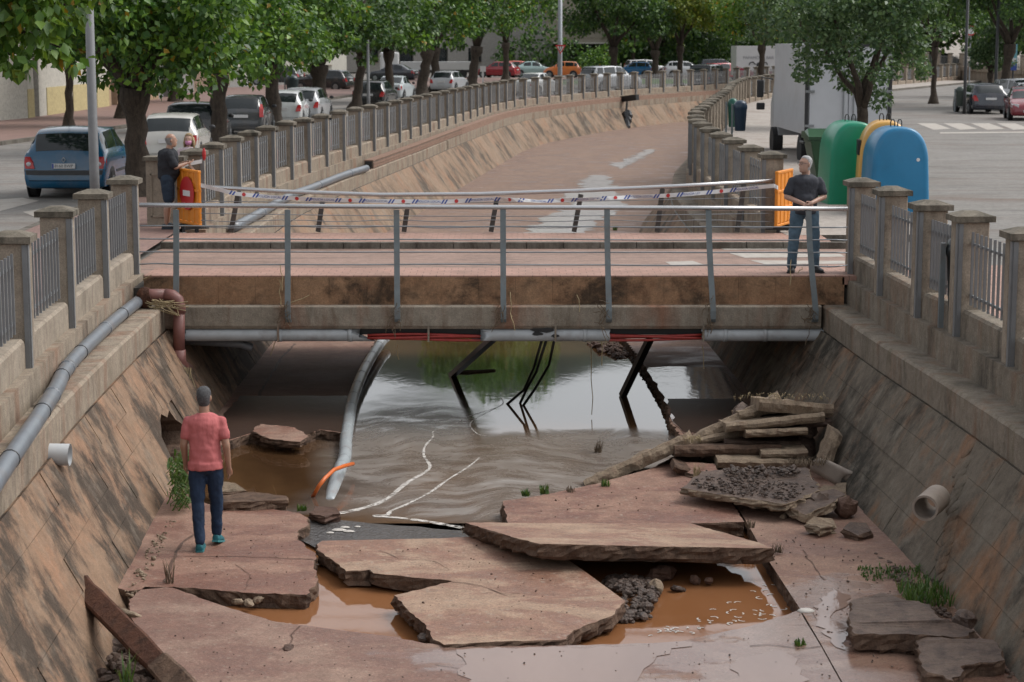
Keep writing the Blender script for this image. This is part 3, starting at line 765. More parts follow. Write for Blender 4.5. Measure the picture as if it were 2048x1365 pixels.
# --- fixed concrete floor of the channel, with what the flood left of it
slab('channel_floor_front',[(345,1176,0),(446,1212,0),(552,1244,0),(644,1256,0),(781,1273,0),(849,1287,0),(932,1294,0),(1140,1291,0),(1290,1287,0),(1362,1283,0),(1503,1252,0),(1598,1221,0),(1640,1290,0),(1701,1400,0),(1760,1560,0),(420,1560,0),(385,1410,0),(372,1350,0),(330,1318,0),(290,1283,0),(262,1235,0),(258,1200,0),(290,1174,0)],.2,[M['slab_front'],M['broken']],seed=3,amp=.012,structure=True,ragged=set(range(0,11))|set(range(16,23)))
slab('channel_floor_right',[(1601,1219,.002),(1542,1129,.002),(1516,1085,.002),(1494,1046,.002),(1470,1008,.002),(1430,940,.002),(1375,885,.002),(1345,850,.002),(1325,790,.002),(1300,745,.002),(1258,690,.002),(1225,640,.002),Vector((1.9,47,.002)),Vector((4.9,47,.002)),Vector((4.3,33,.002)),Vector((4.3,26,.002)),Vector((4.6,20,.002)),Vector((4.9,14,.002)),(1764,1560,.002),(1704,1399,.002),(1643,1290,.002)],.2,[M['slab_right'],M['broken']],seed=4,amp=.03,structure=True,ragged={4,5,6,7,8,9,10})
slab('channel_floor_middle',[(1006,1002,.04),(1016,1047,.04),(1200,1049,.04),(1400,1047,.04),(1489,1044,.04),(1464,1006,.04),(1425,940,.04),(1376,898,.04),(1300,938,.04),(1200,966,.04),(1150,977,.04),(1110,986,.04),(1060,995,.04)],.22,[M['slab'],M['broken']],seed=5,amp=.012,structure=True)
slab('channel_floor_left',[(346,1174,.0),(500,1186,.0),(612,1190,.0),(635,1163,.0),(628,1130,.0),(632,1108,.0),(594,1080,.0),(596,1062,.0),(617,1050,.0),(616,1036,.0),(598,1026,.0),(540,1018,.0),(440,1015,.0),(405,1005,.0),(385,985,.0),(330,960,.0),Vector((-4.3,26.0,0)),Vector((-4.35,22,0)),Vector((-4.2,19.6,0)),(255,1182,0)],.2,[M['slab'],M['broken']],seed=6,amp=.022,structure=True,ragged=set(range(0,15)),under=.03)
slab('channel_floor_shaded',[(748,688,0),(722,730,0),(705,780,0),(697,830,0),(688,868,0),(640,860,0),(600,874,0),(550,880,0),(500,868,0),(455,882,0),(430,900,0),(400,905,0),Vector((-4.5,27.6,0)),Vector((-4.6,33,0)),Vector((-4.65,47,0)),Vector((-2.9,47,0))],.2,[M['slab_shade'],M['broken']],seed=8,amp=.03,structure=True,ragged=set(range(0,12)))
struct('channel_floor_beyond',MB().sheet([(-5.0,43.5,.012),(5.1,43.5,.012)]+[(p.x,p.y,.012) for p in offs(SR,lambda y:bR(y)-.35,-1) if 44.9<p.y]+[(p.x,p.y,.012) for p in reversed(offs(SL,lambda y:bL(y)-.35,1)) if 44.9<p.y]),M['slab_far'])
def film(name,pts,z,mat,seed,amp=.1,step=.4,cat='puddle',label=None):
    v=jitter_poly([G(x,y,z) for x,y in pts],step,amp,seed)
    o=MB().sheet([tuple(p) for p in v]).build(name,mat); return tag(o,kind='structure')
film('shallow_stream',[(1045,468),(1095,432),(1140,408),(1125,392),(1165,378),(1160,362),(1190,350),(1215,352),(1225,368),(1235,385),(1250,400),(1235,425),(1190,445),(1175,468)],.02,M['water_sky_sheen'],11,.22,.35)
film('shallow_stream',[(1215,330),(1250,322),(1290,300),(1310,298),(1280,318),(1240,338)],.02,M['water_sky_sheen'],12,.25,.4)
film('wet_ledge_film',[(1296,736),(1340,733),(1440,736),(1470,770),(1485,792),(1500,840),(1400,870),(1368,868),(1348,848),(1330,795)],.008,M['water_thin'],13,.05,.3)
film('wet_shelf_shade',[(480,792),(700,792),(698,830),(690,866),(640,858),(600,872),(550,878),(500,866),(455,880),(400,890)],.006,M['wet_shade'],17,.03,.2)  # dark sheet over the wet shelf, painting the shade under the bridge
film('wet_shelf_shade',[(1335,798),(1480,798),(1500,840),(1400,866),(1368,864),(1350,846)],.012,M['wet_shade'],18,.03,.2)
film('puddle_film',[(912,1297),(1140,1296),(1290,1292),(1385,1284),(1340,1308),(1300,1330),(1275,1362),(1250,1420),(930,1420),(935,1370),(915,1340),(925,1315)],.005,M['water_thin'],14,.07,.12)
film('puddle_film',[(1640,1195),(1665,1175),(1700,1190),(1690,1215),(1660,1235),(1700,1260),(1690,1300),(1650,1270),(1625,1225)],.008,M['water_thin'],15,.05,.1)
film('puddle_film',[(1480,1320),(1560,1300),(1590,1330),(1620,1360),(1560,1400),(1440,1390)],.005,M['water_thin'],16,.08,.12)
# crack lines in the floor (recessed joints)
def crack(name,pts,z,w=.018,seed=1):
    rnd=random.Random(seed); V3=[G(x,y,z) for x,y in pts]; V3=jitter_poly(V3,.12,.018,seed)[: -1]
    # drop the closing run back to the start
    q=[]; 
    for i in range(len(pts)-1):
        a=G(*pts[i],z); b=G(*pts[i+1],z); k=max(2,int((b-a).length/.12))
        for j in range(k): q.append(a.lerp(b,j/k)+Vector((rnd.uniform(-.015,.015),rnd.uniform(-.015,.015),0)))
    q.append(G(*pts[-1],z)); L=[];Rr=[]
    for i,p in enumerate(q):
        t=(q[min(i+1,len(q)-1)]-q[max(i-1,0)]).normalized(); n=Vector((t.y,-t.x,0))*w*rnd.uniform(.25,.6)
        L.append(p+n); Rr.append(p-n)
    n=len(q); o=MB().add(L+Rr,[(i,i+1,n+i+1,n+i) for i in range(n-1)]).build(name,M['mud']); tag(o,kind='structure')
crack('floor_crack',[(330,1168),(345,1120),(365,1085),(395,1065)],.004,.035,2)
crack('floor_crack',[(340,1113),(480,1113),(628,1119)],.004,.012,3)
crack('floor_crack',[(560,1300),(585,1285),(580,1270),(600,1252)],.004,.012,4)
crack('floor_crack',[(1605,1100),(1625,1130),(1650,1160)],.006,.016,5)
crack('floor_crack',[(1640,1293),(1600,1297),(1540,1290),(1500,1292)],.006,.014,6)
crack('floor_crack',[(500,820),(530,770),(560,720),(590,688)],.004,.05,7)
# --- loose slabs
crack('slab_crack',[(905,1163),(960,1170),(1010,1190),(1040,1186)],.036,.012,31)
crack('slab_crack',[(760,1100),(800,1118),(870,1122),(900,1140)],.036,.008,32)
crack('slab_crack',[(1120,1015),(1180,1020),(1230,1012)],.046,.008,33)
crack('floor_crack',[(870,1330),(960,1345),(1010,1365)],.004,.01,34)
crack('floor_crack',[(470,1130),(500,1150),(490,1180)],.004,.008,35)
slab('broken_slab',[(634,1089,.03),(644,1082,.03),(781,1079,.03),(883,1077,.03),(932,1074,.03),(951,1073,.03),(1138,1121,.03),(1187,1156,.03),(1250,1202,.03),(1222,1233,.03),(1147,1261,.03),(1132,1279,.03),(976,1285,.03),(888,1290,.03),(866,1279,.03),(853,1252,.03),(813,1217,.03),(804,1204,.03),(788,1191,.03),(905,1163,.03),(897,1161,.03),(815,1154,.03),(747,1147,.03),(740,1140,.03),(692,1143,.03),(672,1126,.03),(634,1099,.03)],.15,[M['slab_pale'],M['broken']],'largest pale broken concrete slab lying flat between two muddy pools',seed=21,amp=.015,ragged=set(range(8,27)))
slab('broken_slab',[(931,1046,.16),(948,1045,.15),(1160,1047,.12),(1380,1047,.08),(1520,1086,.16),(1545,1097,.24),(1300,1093,.28),(1079,1088,.32),(1030,1076,.28)],.17,[M['slab_pale'],M['broken']],'long raised slab tilted above the orange water with a thick broken front edge',seed=22,amp=.012)
slab('broken_slab',[(436,992,.10),(500,984,.10),(572,992,.10),(574,1000,.10),(500,1004,.10),(436,1004,.10)],.13,[M['broken'],M['broken']],'narrow broken slab edge just behind the walking man',seed=23)
slab('broken_slab',[(420,962,.06),(470,966,.12),(492,982,.05),(430,986,.03)],.08,[M['rubble'],M['broken']],'small tipped slab by the dark pool right of the walking man',seed=24)
slab('broken_slab',[(520,848,.07),(590,855,.10),(616,872,.08),(600,884,.05),(540,878,.05),(505,862,.05)],.1,[M['slab_shade'],M['broken']],'dark slab sagging into the shaded pool under the bridge',seed=25)
slab('broken_slab',[(630,1012,.0),(672,1016,.03),(680,1026,.0),(650,1034,-.02),(618,1026,-.02)],.1,[M['mud'],M['mud']],'small muddy slab piece at the foot of the curved pipe',seed=26)
slab('broken_slab',[(1705,1200,.20),(1760,1186,.24),(1860,1210,.22),(1890,1240,.2),(1950,1262,.12),(1920,1275,.12),(1830,1270,.2),(1710,1268,.17),(1700,1240,.18)],.19,[M['rubble_dark'],M['broken']],'thick muddy slab lying at the foot of the right wall',seed=27,amp=.035)
slab('broken_slab',[(1828,1272,.15),(1900,1278,.17),(1985,1280,.16),(2010,1320,.13),(1930,1330,.12),(1905,1362,.12),(1850,1340,.1)],.16,[M['rubble_dark'],M['broken']],'lowest muddy slab chunk in the right foreground corner',seed=28,amp=.035)
slab('broken_slab',[(1364,976,.22),(1404,943,.28),(1480,938,.30),(1613,936,.30),(1640,980,.26),(1572,1008,.22),(1480,996,.22)],.10,[M['rubble_dark'],M['rubble']],'gravel covered slab jutting out at the front of the rubble stack',seed=29,amp=.025)
def plate(name,a,b,depth,th,seed,label,mat='rubble',lift=.0,amp=.02):
    """slab standing edge-on: a,b = front top edge ends, depth = vector into the stack"""
    rnd=random.Random(seed); depth=Vector(depth); L=(b-a).length; k=max(5,int(L/.09)); d=(b-a)/k
    pts=[a+d*i+Vector((0,rnd.uniform(-amp,amp),rnd.uniform(-amp,amp)*.25)) for i in range(k+1)]
    back=[a+d*i+depth+Vector((0,rnd.uniform(-.1,.1),rnd.uniform(-amp,amp)*.3)) for i in range(k+1)]
    mid=[a.lerp(a+depth,.5)+d*i+Vector((0,0,rnd.uniform(-amp,amp)*.4)) for i in range(k+1)]
    up=(b-a).cross(depth).normalized(); up=up if up.z>0 else -up
    secs=[]
    for i in range(k+1):
        q=rnd.uniform(.95,1.04); f=pts[i]
        secs.append([f+Vector((0,.02,0)),f+Vector((0,-.03*rnd.random(),0))-up*th*.3,f+Vector((0,-.03*rnd.random()+.01,0))-up*th*.65,f+Vector((0,.03,0))-up*th*q,mid[i]-up*th*q,back[i]-up*th*q,back[i],mid[i]])
    mb=MB().loft(secs); o=mb.build(name,M[mat]); tag(o,label,'rubble' if th<.09 else 'slab')
    return o
D=25.0
def pl(x0,y0,x1,y1,D0,D1,th,dep,seed,label,mat='rubble'):
    return plate('broken_slab',P(x0,y0,D0),P(x1,y1,D1),dep,th,seed,label,mat)
pl(1166,962,1372,868,24.55,25.0,.17,(.12,.8,-.12),31,'long slab slanting up out of the water into the left side of the rubble stack')
pl(1372,880,1556,786,25.2,25.45,.17,(.1,.8,-.12),32,'slanting slab continuing up behind the top of the rubble stack')
pl(1519,797,1668,810,25.1,25.2,.17,(0,.9,-.14),33,'topmost thick slab on the rubble stack')
pl(1452,848,1649,826,24.9,25.0,.12,(0,.9,-.12),34,'second slab from the top of the rubble stack')
pl(1492,862,1616,856,24.8,24.9,.10,(0,.8,-.1),35,'third thin slab in the rubble stack below two wider ones')
pl(1450,882,1602,884,25.05,25.1,.08,(0,.7,0),36,'recessed dark thin slab in the middle of the rubble stack','rubble_dark')
pl(1350,893,1563,890,24.7,24.9,.14,(0,.9,-.12),37,'wide brown slab sticking out left in the middle of the rubble stack','broken')
pl(1523,904,1616,902,24.65,24.7,.1,(0,.5,0),38,'short pale slab third from the bottom of the rubble stack')
pl(1435,919,1615,922,24.5,24.6,.11,(0,.8,0),39,'lowest pale slab of the rubble stack right above the gravel')
pl(1350,930,1410,948,24.3,24.5,.09,(0,.5,0),40,'small reddish slab end poking out left below the rubble stack','broken')
pl(1566,1012,1692,985,23.2,23.4,.13,(.05,.35,.05),41,'chunky slab piece leaning below the gravel covered slab')
pl(1478,824,1560,806,25.3,25.4,.12,(0,.9,-.15),94,'short slab wedged just under the topmost slab on its left')
pl(1400,876,1500,852,25.15,25.3,.11,(.05,.8,-.12),95,'slab lying along the back of the slanting slab')
pl(1600,842,1662,838,25.2,25.2,.1,(0,.7,-.1),96,'small slab end sticking out right of the upper stack','rubble_dark')
mb=MB(); core=MB()
for i in range(26):
    rnd=random.Random(i+60); c=Vector((rnd.uniform(3.0,3.9),rnd.uniform(25.4,26.0),rnd.uniform(.0,.5))); core.ball(c,(rnd.uniform(.15,.3),.25,.1),7,5,rot=Euler((rnd.random(),rnd.random(),rnd.random())).to_matrix())
tag(core.build('rubble_fill',M['rubble_dark']),'dark broken rubble packed inside the slab stack','rubble',kind='stuff')
# upright slab + broken pipe shard
def rock(name,c,r,seed,label,mat='rubble',cat='rock',parent=None,group=None):
    rnd=random.Random(seed); mb=MB().ball((0,0,0),r,9,7,rot=Euler((rnd.uniform(-.4,.4),rnd.uniform(-.4,.4),rnd.uniform(0,3))).to_matrix())
    mb.v=[tuple(Vector(v)*(1+.38*(noise.noise(Vector(v)*(2.1/max(r))+Vector((seed,0,0))))+.18*(noise.noise(Vector(v)*(5/max(r))+Vector((0,seed,0)))))+Vector(c)) for v in mb.v]
    o=mb.build(name,M[mat],parent)
    if parent is None: tag(o,label,cat,group)
    return o
o=plate('broken_slab',P(1640,926,24.3),P(1664,862,24.6),(.0,.3,.02),.16,43,'upright slab fragment leaning against the right wall beside the stack')
sh=MB(); c0=P(1640,938,24.0); secs=[]
for i in range(7):
    f=i/6; c=c0+Vector((.36*f,-.25*f,-.17*f)); r=.13+.03*f
    secs.append([c+Vector((.55*r*math.cos(a),.6*r*math.cos(a),r*math.sin(a))) if False else c+Vector((-.5,-.75,0)).normalized().cross(Vector((0,0,1)))*r*math.cos(a)+Vector((0,0,r*math.sin(a))) for a in [R(-10+25*k) for k in range(9)]])
sh.loft(secs,closed=False)
o=sh.build('broken_pipe_shard',M['pipe_clay'],smooth=True); m=o.modifiers.new('t','SOLIDIFY'); m.thickness=.02; tag(o,'curved shard of broken clay pipe at the right end of the stack','pipe shard')
slab('concrete_chunk',[(1612,1046,.12),(1628,1034,.17),(1662,1037,.13),(1668,1050,.10),(1640,1056,.12)],.12,[M['rubble'],M['rubble']],'small pale concrete chunk below the leaning slab piece','rock',seed=44)
rock('concrete_chunk',G(1640,1003,.16),(.17,.14,.10),46,'gravelly lump beside the gravel covered slab','rubble_dark')
slab('broken_slab',[(1575,1012,.16),(1600,990,.22),(1668,978,.26),(1692,990,.22),(1660,1008,.2),(1610,1030,.12)],.12,[M['rubble_dark'],M['rubble']],'tipped broad slab piece between the gravel covered slab and the right wall',seed=91,amp=.03)
slab('broken_slab',[(1686,1058,.1),(1700,1044,.15),(1732,1046,.14),(1742,1062,.08),(1716,1072,.06)],.13,[M['rubble_dark'],M['broken']],'blocky slab fragment lying alone near the right wall',seed=92,amp=.03)
slab('broken_slab',[(1350,938,.10),(1370,925,.14),(1430,928,.16),(1440,945,.12),(1400,952,.08)],.09,[M['slab'],M['broken']],'flat reddish slab end poking out under the left side of the stack',seed=93)
rock('stone',G(1567,1034,.02),(.045,.04,.035),47,'tiny grey pebble in front of the leaning slab piece','rubble')
rock('concrete_chunk',G(1692,1015,.12),(.12,.14,.13),48,'dark clod of roots and mud between stack and right wall','mud')
rock('concrete_chunk',G(1928,1240,.12),(.13,.1,.09),50,'small chunk on the back corner of the thick muddy slab','rubble_dark')
rock('stone',G(1325,1147,-.08),(.16,.12,.09),51,'reddish stone in the water under the raised slab','mud')
rock('stone',G(1390,1160,-.1),(.07,.05,.05),52,'left stone of the pair poking out of the orange water','mud')
rock('stone',G(1418,1162,-.1),(.055,.045,.04),53,'right stone of the pair poking out of the orange water','mud')
rock('stone',G(1312,1175,-.08),(.12,.08,.07),54,'pale stone at the far end of the pebble heap','rubble')
rock('stone',G(1355,1178,-.12),(.09,.06,.03),55,'flat grey stone barely above the orange water','gravel')
rock('concrete_chunk',G(577,1297,.0),(.10,.05,.03),56,'dark clod of soil lying on the front floor','mud')
for i,(x,y) in enumerate(((475,1204),(497,1206),(515,1200))): rock('stone',G(x,y,-.06),(.07,.05,.03),57+i,('leftmost','middle','rightmost')[i]+' of three pale stones under the left slab edge','rubble')
rock('stone',G(850,1277,-.08),(.10,.06,.04),61,'wet stone wedged under the left tip of the largest slab','gravel')
rock('concrete_chunk',G(260,1228,.02),(.13,.06,.03),62,'flat pale chip lying beside the leaning beam','rubble')
# pebble heap (stuff)
def pebbles(name,poly,n,z,r0,r1,seed,mat,hz=.1,label=None):
    V3=[G(x,y,z) for x,y in poly]; rnd=random.Random(seed); mb=MB(); c=sum(V3,Vector())/len(V3)
    xs=[v.x for v in V3]; ys=[v.y for v in V3]; k=0
    def inside(x,y):
        r=False; j=len(V3)-1
        for i in range(len(V3)):
            a,b=V3[i],V3[j]
            if (a.y>y)!=(b.y>y) and x<(b.x-a.x)*(y-a.y)/(b.y-a.y)+a.x: r=not r
            j=i
        return r
    while k<n:
        x=rnd.uniform(min(xs),max(xs)); y=rnd.uniform(min(ys),max(ys))
        if not inside(x,y): continue
        k+=1; r=rnd.uniform(r0,r1)*(1 if rnd.random()<.85 else 1.7)
        dd=min(1,math.hypot((x-c.x)/(max(xs)-min(xs))*2,(y-c.y)/(max(ys)-min(ys))*2))
        mb.ball((x,y,z+hz*(1-dd)+rnd.uniform(-.02,.02)),(r,r*rnd.uniform(.6,1),r*rnd.uniform(.4,.7)),6,4,rot=Euler((rnd.uniform(-.6,.6),rnd.uniform(-.6,.6),rnd.uniform(0,3))).to_matrix())
    o=mb.build(name,M[mat],smooth=False); tag(o,label,'gravel',kind='stuff'); return o
pebbles('pebble_heap',[(1205,1160),(1240,1150),(1290,1165),(1322,1165),(1318,1195),(1300,1235),(1260,1245),(1220,1240),(1245,1205)],420,-.13,.02,.045,71,'gravel',.12,'heap of wet pebbles beside the largest slab')
pebbles('slab_gravel',[(1380,972),(1405,945),(1480,940),(1610,938),(1635,975),(1575,1003),(1480,990)],1100,.24,.008,.024,72,'gravel',.03,'dark gravel spread over the jutting slab')
pebbles('slab_gravel',[(1440,935),(1600,935),(1600,948),(1450,948)],80,.32,.02,.04,73,'gravel',.02,'gravel line at the foot of the stack')
pebbles('edge_rubble',[(410,1188),(520,1192),(600,1194),(590,1203),(540,1202),(440,1206)],160,-.13,.015,.04,74,'mud',.04,'muddy gravel under the left slab edge')
pebbles('edge_rubble',[(200,1290),(300,1290),(370,1365),(200,1400)],150,-.25,.03,.08,75,'rubble_dark',.05,'dark rubble in the scour hole under the leaning beam')
pebbles('wall_foot_debris',[(330,1040),(352,1045),(300,1150),(262,1200),(245,1195),(290,1110)],120,.0,.006,.024,76,'rubble',.02,'crumbled mortar along the foot of the left wall')
pebbles('water_edge_debris',[(1335,830),(1350,850),(1372,880),(1362,890),(1340,860),(1318,800),(1262,720),(1240,700),(1265,700),(1300,745),(1325,790)],420,-.11,.008,.024,77,'rubble_dark',.01,'muddy debris along the broken right edge of the river')
pebbles('water_edge_debris',[(1170,688),(1240,686),(1262,715),(1230,720),(1200,705)],110,-.14,.02,.07,78,'mud',.05,'clods of mud at the far edge of the river')
pebbles('right_wall_debris',[(1745,1100),(1790,1130),(1850,1190),(1940,1260),(2040,1365),(2060,1400),(2000,1340),(1900,1280),(1830,1215)],260,.0,.012,.04,79,'rubble_dark',.02,'muddy gravel at the foot of the right wall')
# dark riffle over the sill
struct('riffle_water',MB().sheet([tuple(p) for p in jitter_poly([G(x,y,ZW+.012) for x,y in ((606,1036),(700,1042),(800,1052),(940,1062),(1010,1066),(1010,1100),(900,1100),(640,1100),(600,1080))],.2,.03,5)]),M['water_riffle'])
# foam streaks on the river
def ribbon(name,pts,w,z,mat,seed=1,label=None,cat='foam'):
    rnd=random.Random(seed); P3=[G(x,y,z) for x,y in pts]; q=[]
    for i in range(len(P3)-1):
        for j in range(6):
            t=j/6; a=P3[max(i-1,0)];b=P3[i];c=P3[i+1];d=P3[min(i+2,len(P3)-1)]
            q.append(.5*((2*b)+(c-a)*t+(2*a-5*b+4*c-d)*t*t+(3*b-a-3*c+d)*t**3))
    q.append(P3[-1]); L=[];Q=[]
    for i,p in enumerate(q):
        t=(q[min(i+1,len(q)-1)]-q[max(i-1,0)]).normalized(); n=Vector((t.y,-t.x,0)); f=i/(len(q)-1); ww=w(f) if callable(w) else w
        ww*=rnd.uniform(.7,1.3); L.append(p+n*ww); Q.append(p-n*ww)
    n=len(q); o=MB().add(L+Q,[(i,i+1,n+i+1,n+i) for i in range(n-1)]).build(name,mat); tag(o,label,cat,kind='stuff'); return o
zf=ZW+.004
ribbon('foam_streak',[(980,790),(1003,798),(1000,812),(940,832),(905,850),(868,862),(866,874),(850,893),(848,912),(860,932),(850,945),(815,965),(770,1000),(720,1018),(670,1028)],lambda f:.008+.045*f**3,zf,M['foam_thin'],1,'thin foam line winding from the hanging cables to the sill')
ribbon('foam_streak',[(960,915),(935,935),(895,960),(860,985),(815,1008),(782,1022),(775,1030),(748,1032),(800,1036),(860,1044),(925,1056)],lambda f:.010+.030*f,zf+.002,M['foam_thin'],2,'broad foam line hooking back along the river edge')
ribbon('foam_streak',[(1000,812),(955,835),(940,850),(955,868),(975,872)],.008,zf,M['foam_thin'],3,'short foam curl left of the hanging cables')
rnd=random.Random(4); fm=MB()
for i in range(48):
    u=rnd.random(); x=1300+270*u+rnd.uniform(-15,15); y=1268-50*u*u-rnd.uniform(0,1)**1.5*100*u+rnd.uniform(-4,8)
    if not(1290<x<1575): continue
    p=G(x,y,ZW-.014); a=rnd.uniform(0,6.3); r=rnd.uniform(.02,.045); arc=rnd.uniform(1.5,3.5); w=.008
    L=[p+Vector((math.cos(a+arc*k/5)*(r+w),math.sin(a+arc*k/5)*(r+w),0)) for k in range(6)]; Q=[p+Vector((math.cos(a+arc*k/5)*(r-w),math.sin(a+arc*k/5)*(r-w),0)) for k in range(6)]
    fm.add(L+Q,[(k,k+1,7+k,6+k) for k in range(5)])
tag(fm.build('foam_flecks',M['foam']),'small curled foam flecks drifting on the orange pool','foam',kind='stuff')
fl=MB()
for x,y,w in ((690,1055,.06),(698,1063,.07),(660,1066,.05),(678,1060,.09),(715,1054,.04)):
    p=G(x,y,ZW+.02); fl.ball(p,(w,w*.6,.012),7,4)
tag(fl.build('foam_lumps',M['foam']),'pale lumps of foam on the dark riffle','foam',kind='stuff')
tag(MB().ball(G(1612,1233-10,.0),(.09,.07,.03),8,5).build('foam_lump',M['foam'],smooth=True),'pale foam lump at the corner of the orange pool','foam')
pebbles('floor_grit',[(300,1200),(640,1270),(940,1310),(1500,1270),(1600,1230),(1690,1380),(400,1380)],170,.005,.004,.012,81,'rubble_dark',.0,'scattered grit and small stones on the front floor')
pebbles('floor_grit',[(1510,1050),(1700,1090),(1790,1180),(1880,1300),(1720,1370),(1610,1215),(1545,1120)],190,.006,.004,.014,82,'rubble_dark',.0,'scattered grit and small stones on the right floor')
pebbles('floor_grit',[(400,1030),(600,1040),(620,1170),(360,1165)],90,.004,.004,.011,83,'mud',.0,'scattered grit on the left slab')
pebbles('slab_grit',[(670,1090),(940,1085),(1180,1170),(1220,1210),(1120,1265),(900,1270),(830,1200),(900,1165)],90,.034,.004,.011,84,'mud',.0,'specks of mud and grit on the largest slab')
pebbles('slab_grit',[(1030,1010),(1400,960),(1470,1030),(1040,1040)],80,.044,.004,.012,85,'mud',.0,'specks of mud and grit on the middle floor slab')
# floating sticks
tag(MB().tube([P(870,753,33.1),P(930,748,33.2),P(990,742,33.4)],[.02,.06,.03],8).build('floating_log',M['twig']),'short log lying in the river at the foot of the left black beam','log')
tag(MB().tube([P(962,911,26.8),P(975,909,26.8),P(988,910,26.9)],[.02,.035,.02],6).build('floating_stick',M['twig']),'small dark stick floating in the middle of the river','stick')
# ================================================================= pipes and cables
def pipe(name,pts,r,mat,label,n=14,cat='pipe',parts=None):
    q=[]; Pn=pts
    for i in range(len(Pn)-1):
        for j in range(4):
            t=j/4; a=Pn[max(i-1,0)];b=Pn[i];c=Pn[i+1];d=Pn[min(i+2,len(Pn)-1)]
            q.append(.5*((2*b)+(c-a)*t+(2*a-5*b+4*c-d)*t*t+(3*b-a-3*c+d)*t**3))
    q.append(Pn[-1]); root=empty(name,tuple(q[0]),label,cat)
    MB().tube(q,r,n).build('pipe_run',M[mat],root,smooth=True)
    return root,q
rt,q=pipe('long_grey_pipe',[G(287,595,1.69),G(227,643,1.69),G(161,705,1.69),G(128,745,1.69),G(112,778,1.69),G(73,841,1.69),G(20,919,1.69),G(-60,1040,1.69)],.085,'pipe_grey','long dark grey pipe lying on the left wall ledge')
for k in (3,8,13,19,24):
    if k<len(q)-1:
        t=(q[k+1]-q[k]).normalized(); MB().tube([q[k]-t*.012,q[k]+t*.012],.092,14).build('strap',M['black'],rt,smooth=True)
for k in (5,11,17):
    t=(q[k+1]-q[k]).normalized(); MB().tube([q[k]-t*.05,q[k]+t*.05],.092,14).build('coupling',M['pipe_grey'],rt,smooth=True)
for x,y in ((231,655),(155,735),(62,790)): 
    p=G(x,y,1.6); tag(MB().tube([p,p+Vector((.0,.02,.12)),p+Vector((-.05,.05,.16))],.01,6).build('bent_bracket',M['black']),{231:'bent black bracket beside the long grey pipe nearest the elbow',155:'bent black bracket beside the middle of the long grey pipe',62:'bent black bracket nearest the left picture edge on the ledge'}[x],'bracket')
el=empty('elbow_pipe',tuple(P(300,592,28.55)),'red brown drain pipe bending down beside the left end of the bridge','pipe')
pa=[P(285,594,28.5),P(300,590,28.5),P(330,590,28.5)]; pb_=[P(330,590,28.5),P(345,592,28.5),P(355,600,28.5),P(359,615,28.5),P(359,626,28.5)]
MB().tube(pa,.085,14).build('upper_pipe',M['pipe_brown'],el,smooth=True); MB().tube(pb_,.09,14).build('elbow',M['pipe_brown'],el,smooth=True)
MB().tube([P(358,622,28.5),P(358,705,28.5)],.085,14).build('down_pipe',M['pipe_brown'],el,smooth=True)
MB().tube([P(358,700,28.5),P(358,722,28.5),P(362,733,28.6),P(374,740,28.9)],[.1,.1,.105,.1],14).build('lower_elbow',M['pipe_brown'],el,smooth=True)
cb=MB().ball(P(290,596,28.5),(.13,.12,.16),10,8); cb.tube([P(296,594,28.5),P(303,592,28.5)],.125,12); cb.build('joint',M['rust'],el)
# pipe beneath the bridge with torn casing
up=empty('under_bridge_pipe',tuple(P(360,670,28.98)),'torn grey conduit hung under the bridge edge with red cables showing','pipe')
UD=28.80
def shell(x0,x1,seed,t0=0,t1=0):
    rnd=random.Random(seed); n=16; secs=[]
    for i in range(13):
        f=i/12; 
        x=x0+(x1-x0)*f; c=P(x,670,UD); ring=[]
        for j in range(n):
            a=2*math.pi*j/n; dx=0
            if i==12: dx=-t1*(.5+.5*math.sin(a)) if t1 else rnd.uniform(-.02,.02)
            if i==0: dx=t0*(.5-.5*math.cos(a*1)) if t0 else rnd.uniform(-.02,.02)
            ring.append(c+Vector((dx,.095*math.cos(a),.095*math.sin(a))))
        secs.append(ring)
    return MB().loft(secs,caps=False)
shell(372,752,1,0,.5).build('conduit_shell',M['pipe_pale'],up,smooth=True)
shell(938,1219,2,.25,0).build('conduit_shell',M['pipe_pale'],up,smooth=True)
shell(1404,1645,3).build('conduit_shell',M['pipe_pale'],up,smooth=True)
for x in (560,700,1170,1450,1530): c=P(x,670,UD); MB().tube([c-Vector((.03,0,0)),c+Vector((.03,0,0))],.102,16).build('coupling',M['pipe_pale'],up,smooth=True)
tb=MB()
for (x,y,w,h,sd) in ((1085,661,52,10,5),(1075,668,25,9,6),(1110,672,22,8,7)):
    rnd=random.Random(sd); c=P(x,y,UD-.1); pts=[c+Vector((w/276*math.cos(a)*rnd.uniform(.6,1.1),0,h/276*math.sin(a)*rnd.uniform(.5,1.2))) for a in [2*math.pi*k/11 for k in range(11)]]
    tb.add([(p.x,p.y-.001,p.z) for p in pts],[tuple(range(11))])
tb.build('tear',M['black'],up)
for k,(dy,dz) in enumerate(((0,-.03),(-.035,-.015),(.03,-.01),(-.015,.012),(-.02,-.05))):
    pts=[]
    for i in range(25):
        x=735+(1412-735)*i/24; pts.append(P(x,672+2.0*math.sin(i*.55+k),UD)+Vector((0,dy,dz)))
    MB().tube(pts,.019,8).build('red_cable',M['red_cable'],up,smooth=True)
MB().bar(P(700,662,UD+.1),P(1640,662,UD+.1),.08,.1).build('backing_shade_bar',M['black'],up)  # black bar stands in for the soffit shadow behind the cables
for x in (556,857,1111,1407):
    c=P(x,668,UD-.12); MB().box(c,(.028,.012,.24)).build('hanger',M['beam'],up)
MB().tube([P(372,682,UD+.25),P(480,688,UD+.2),P(505,696,UD+.2)],.06,10).build('lower_pipe_stub',M['pipe_grey'],up,smooth=True)
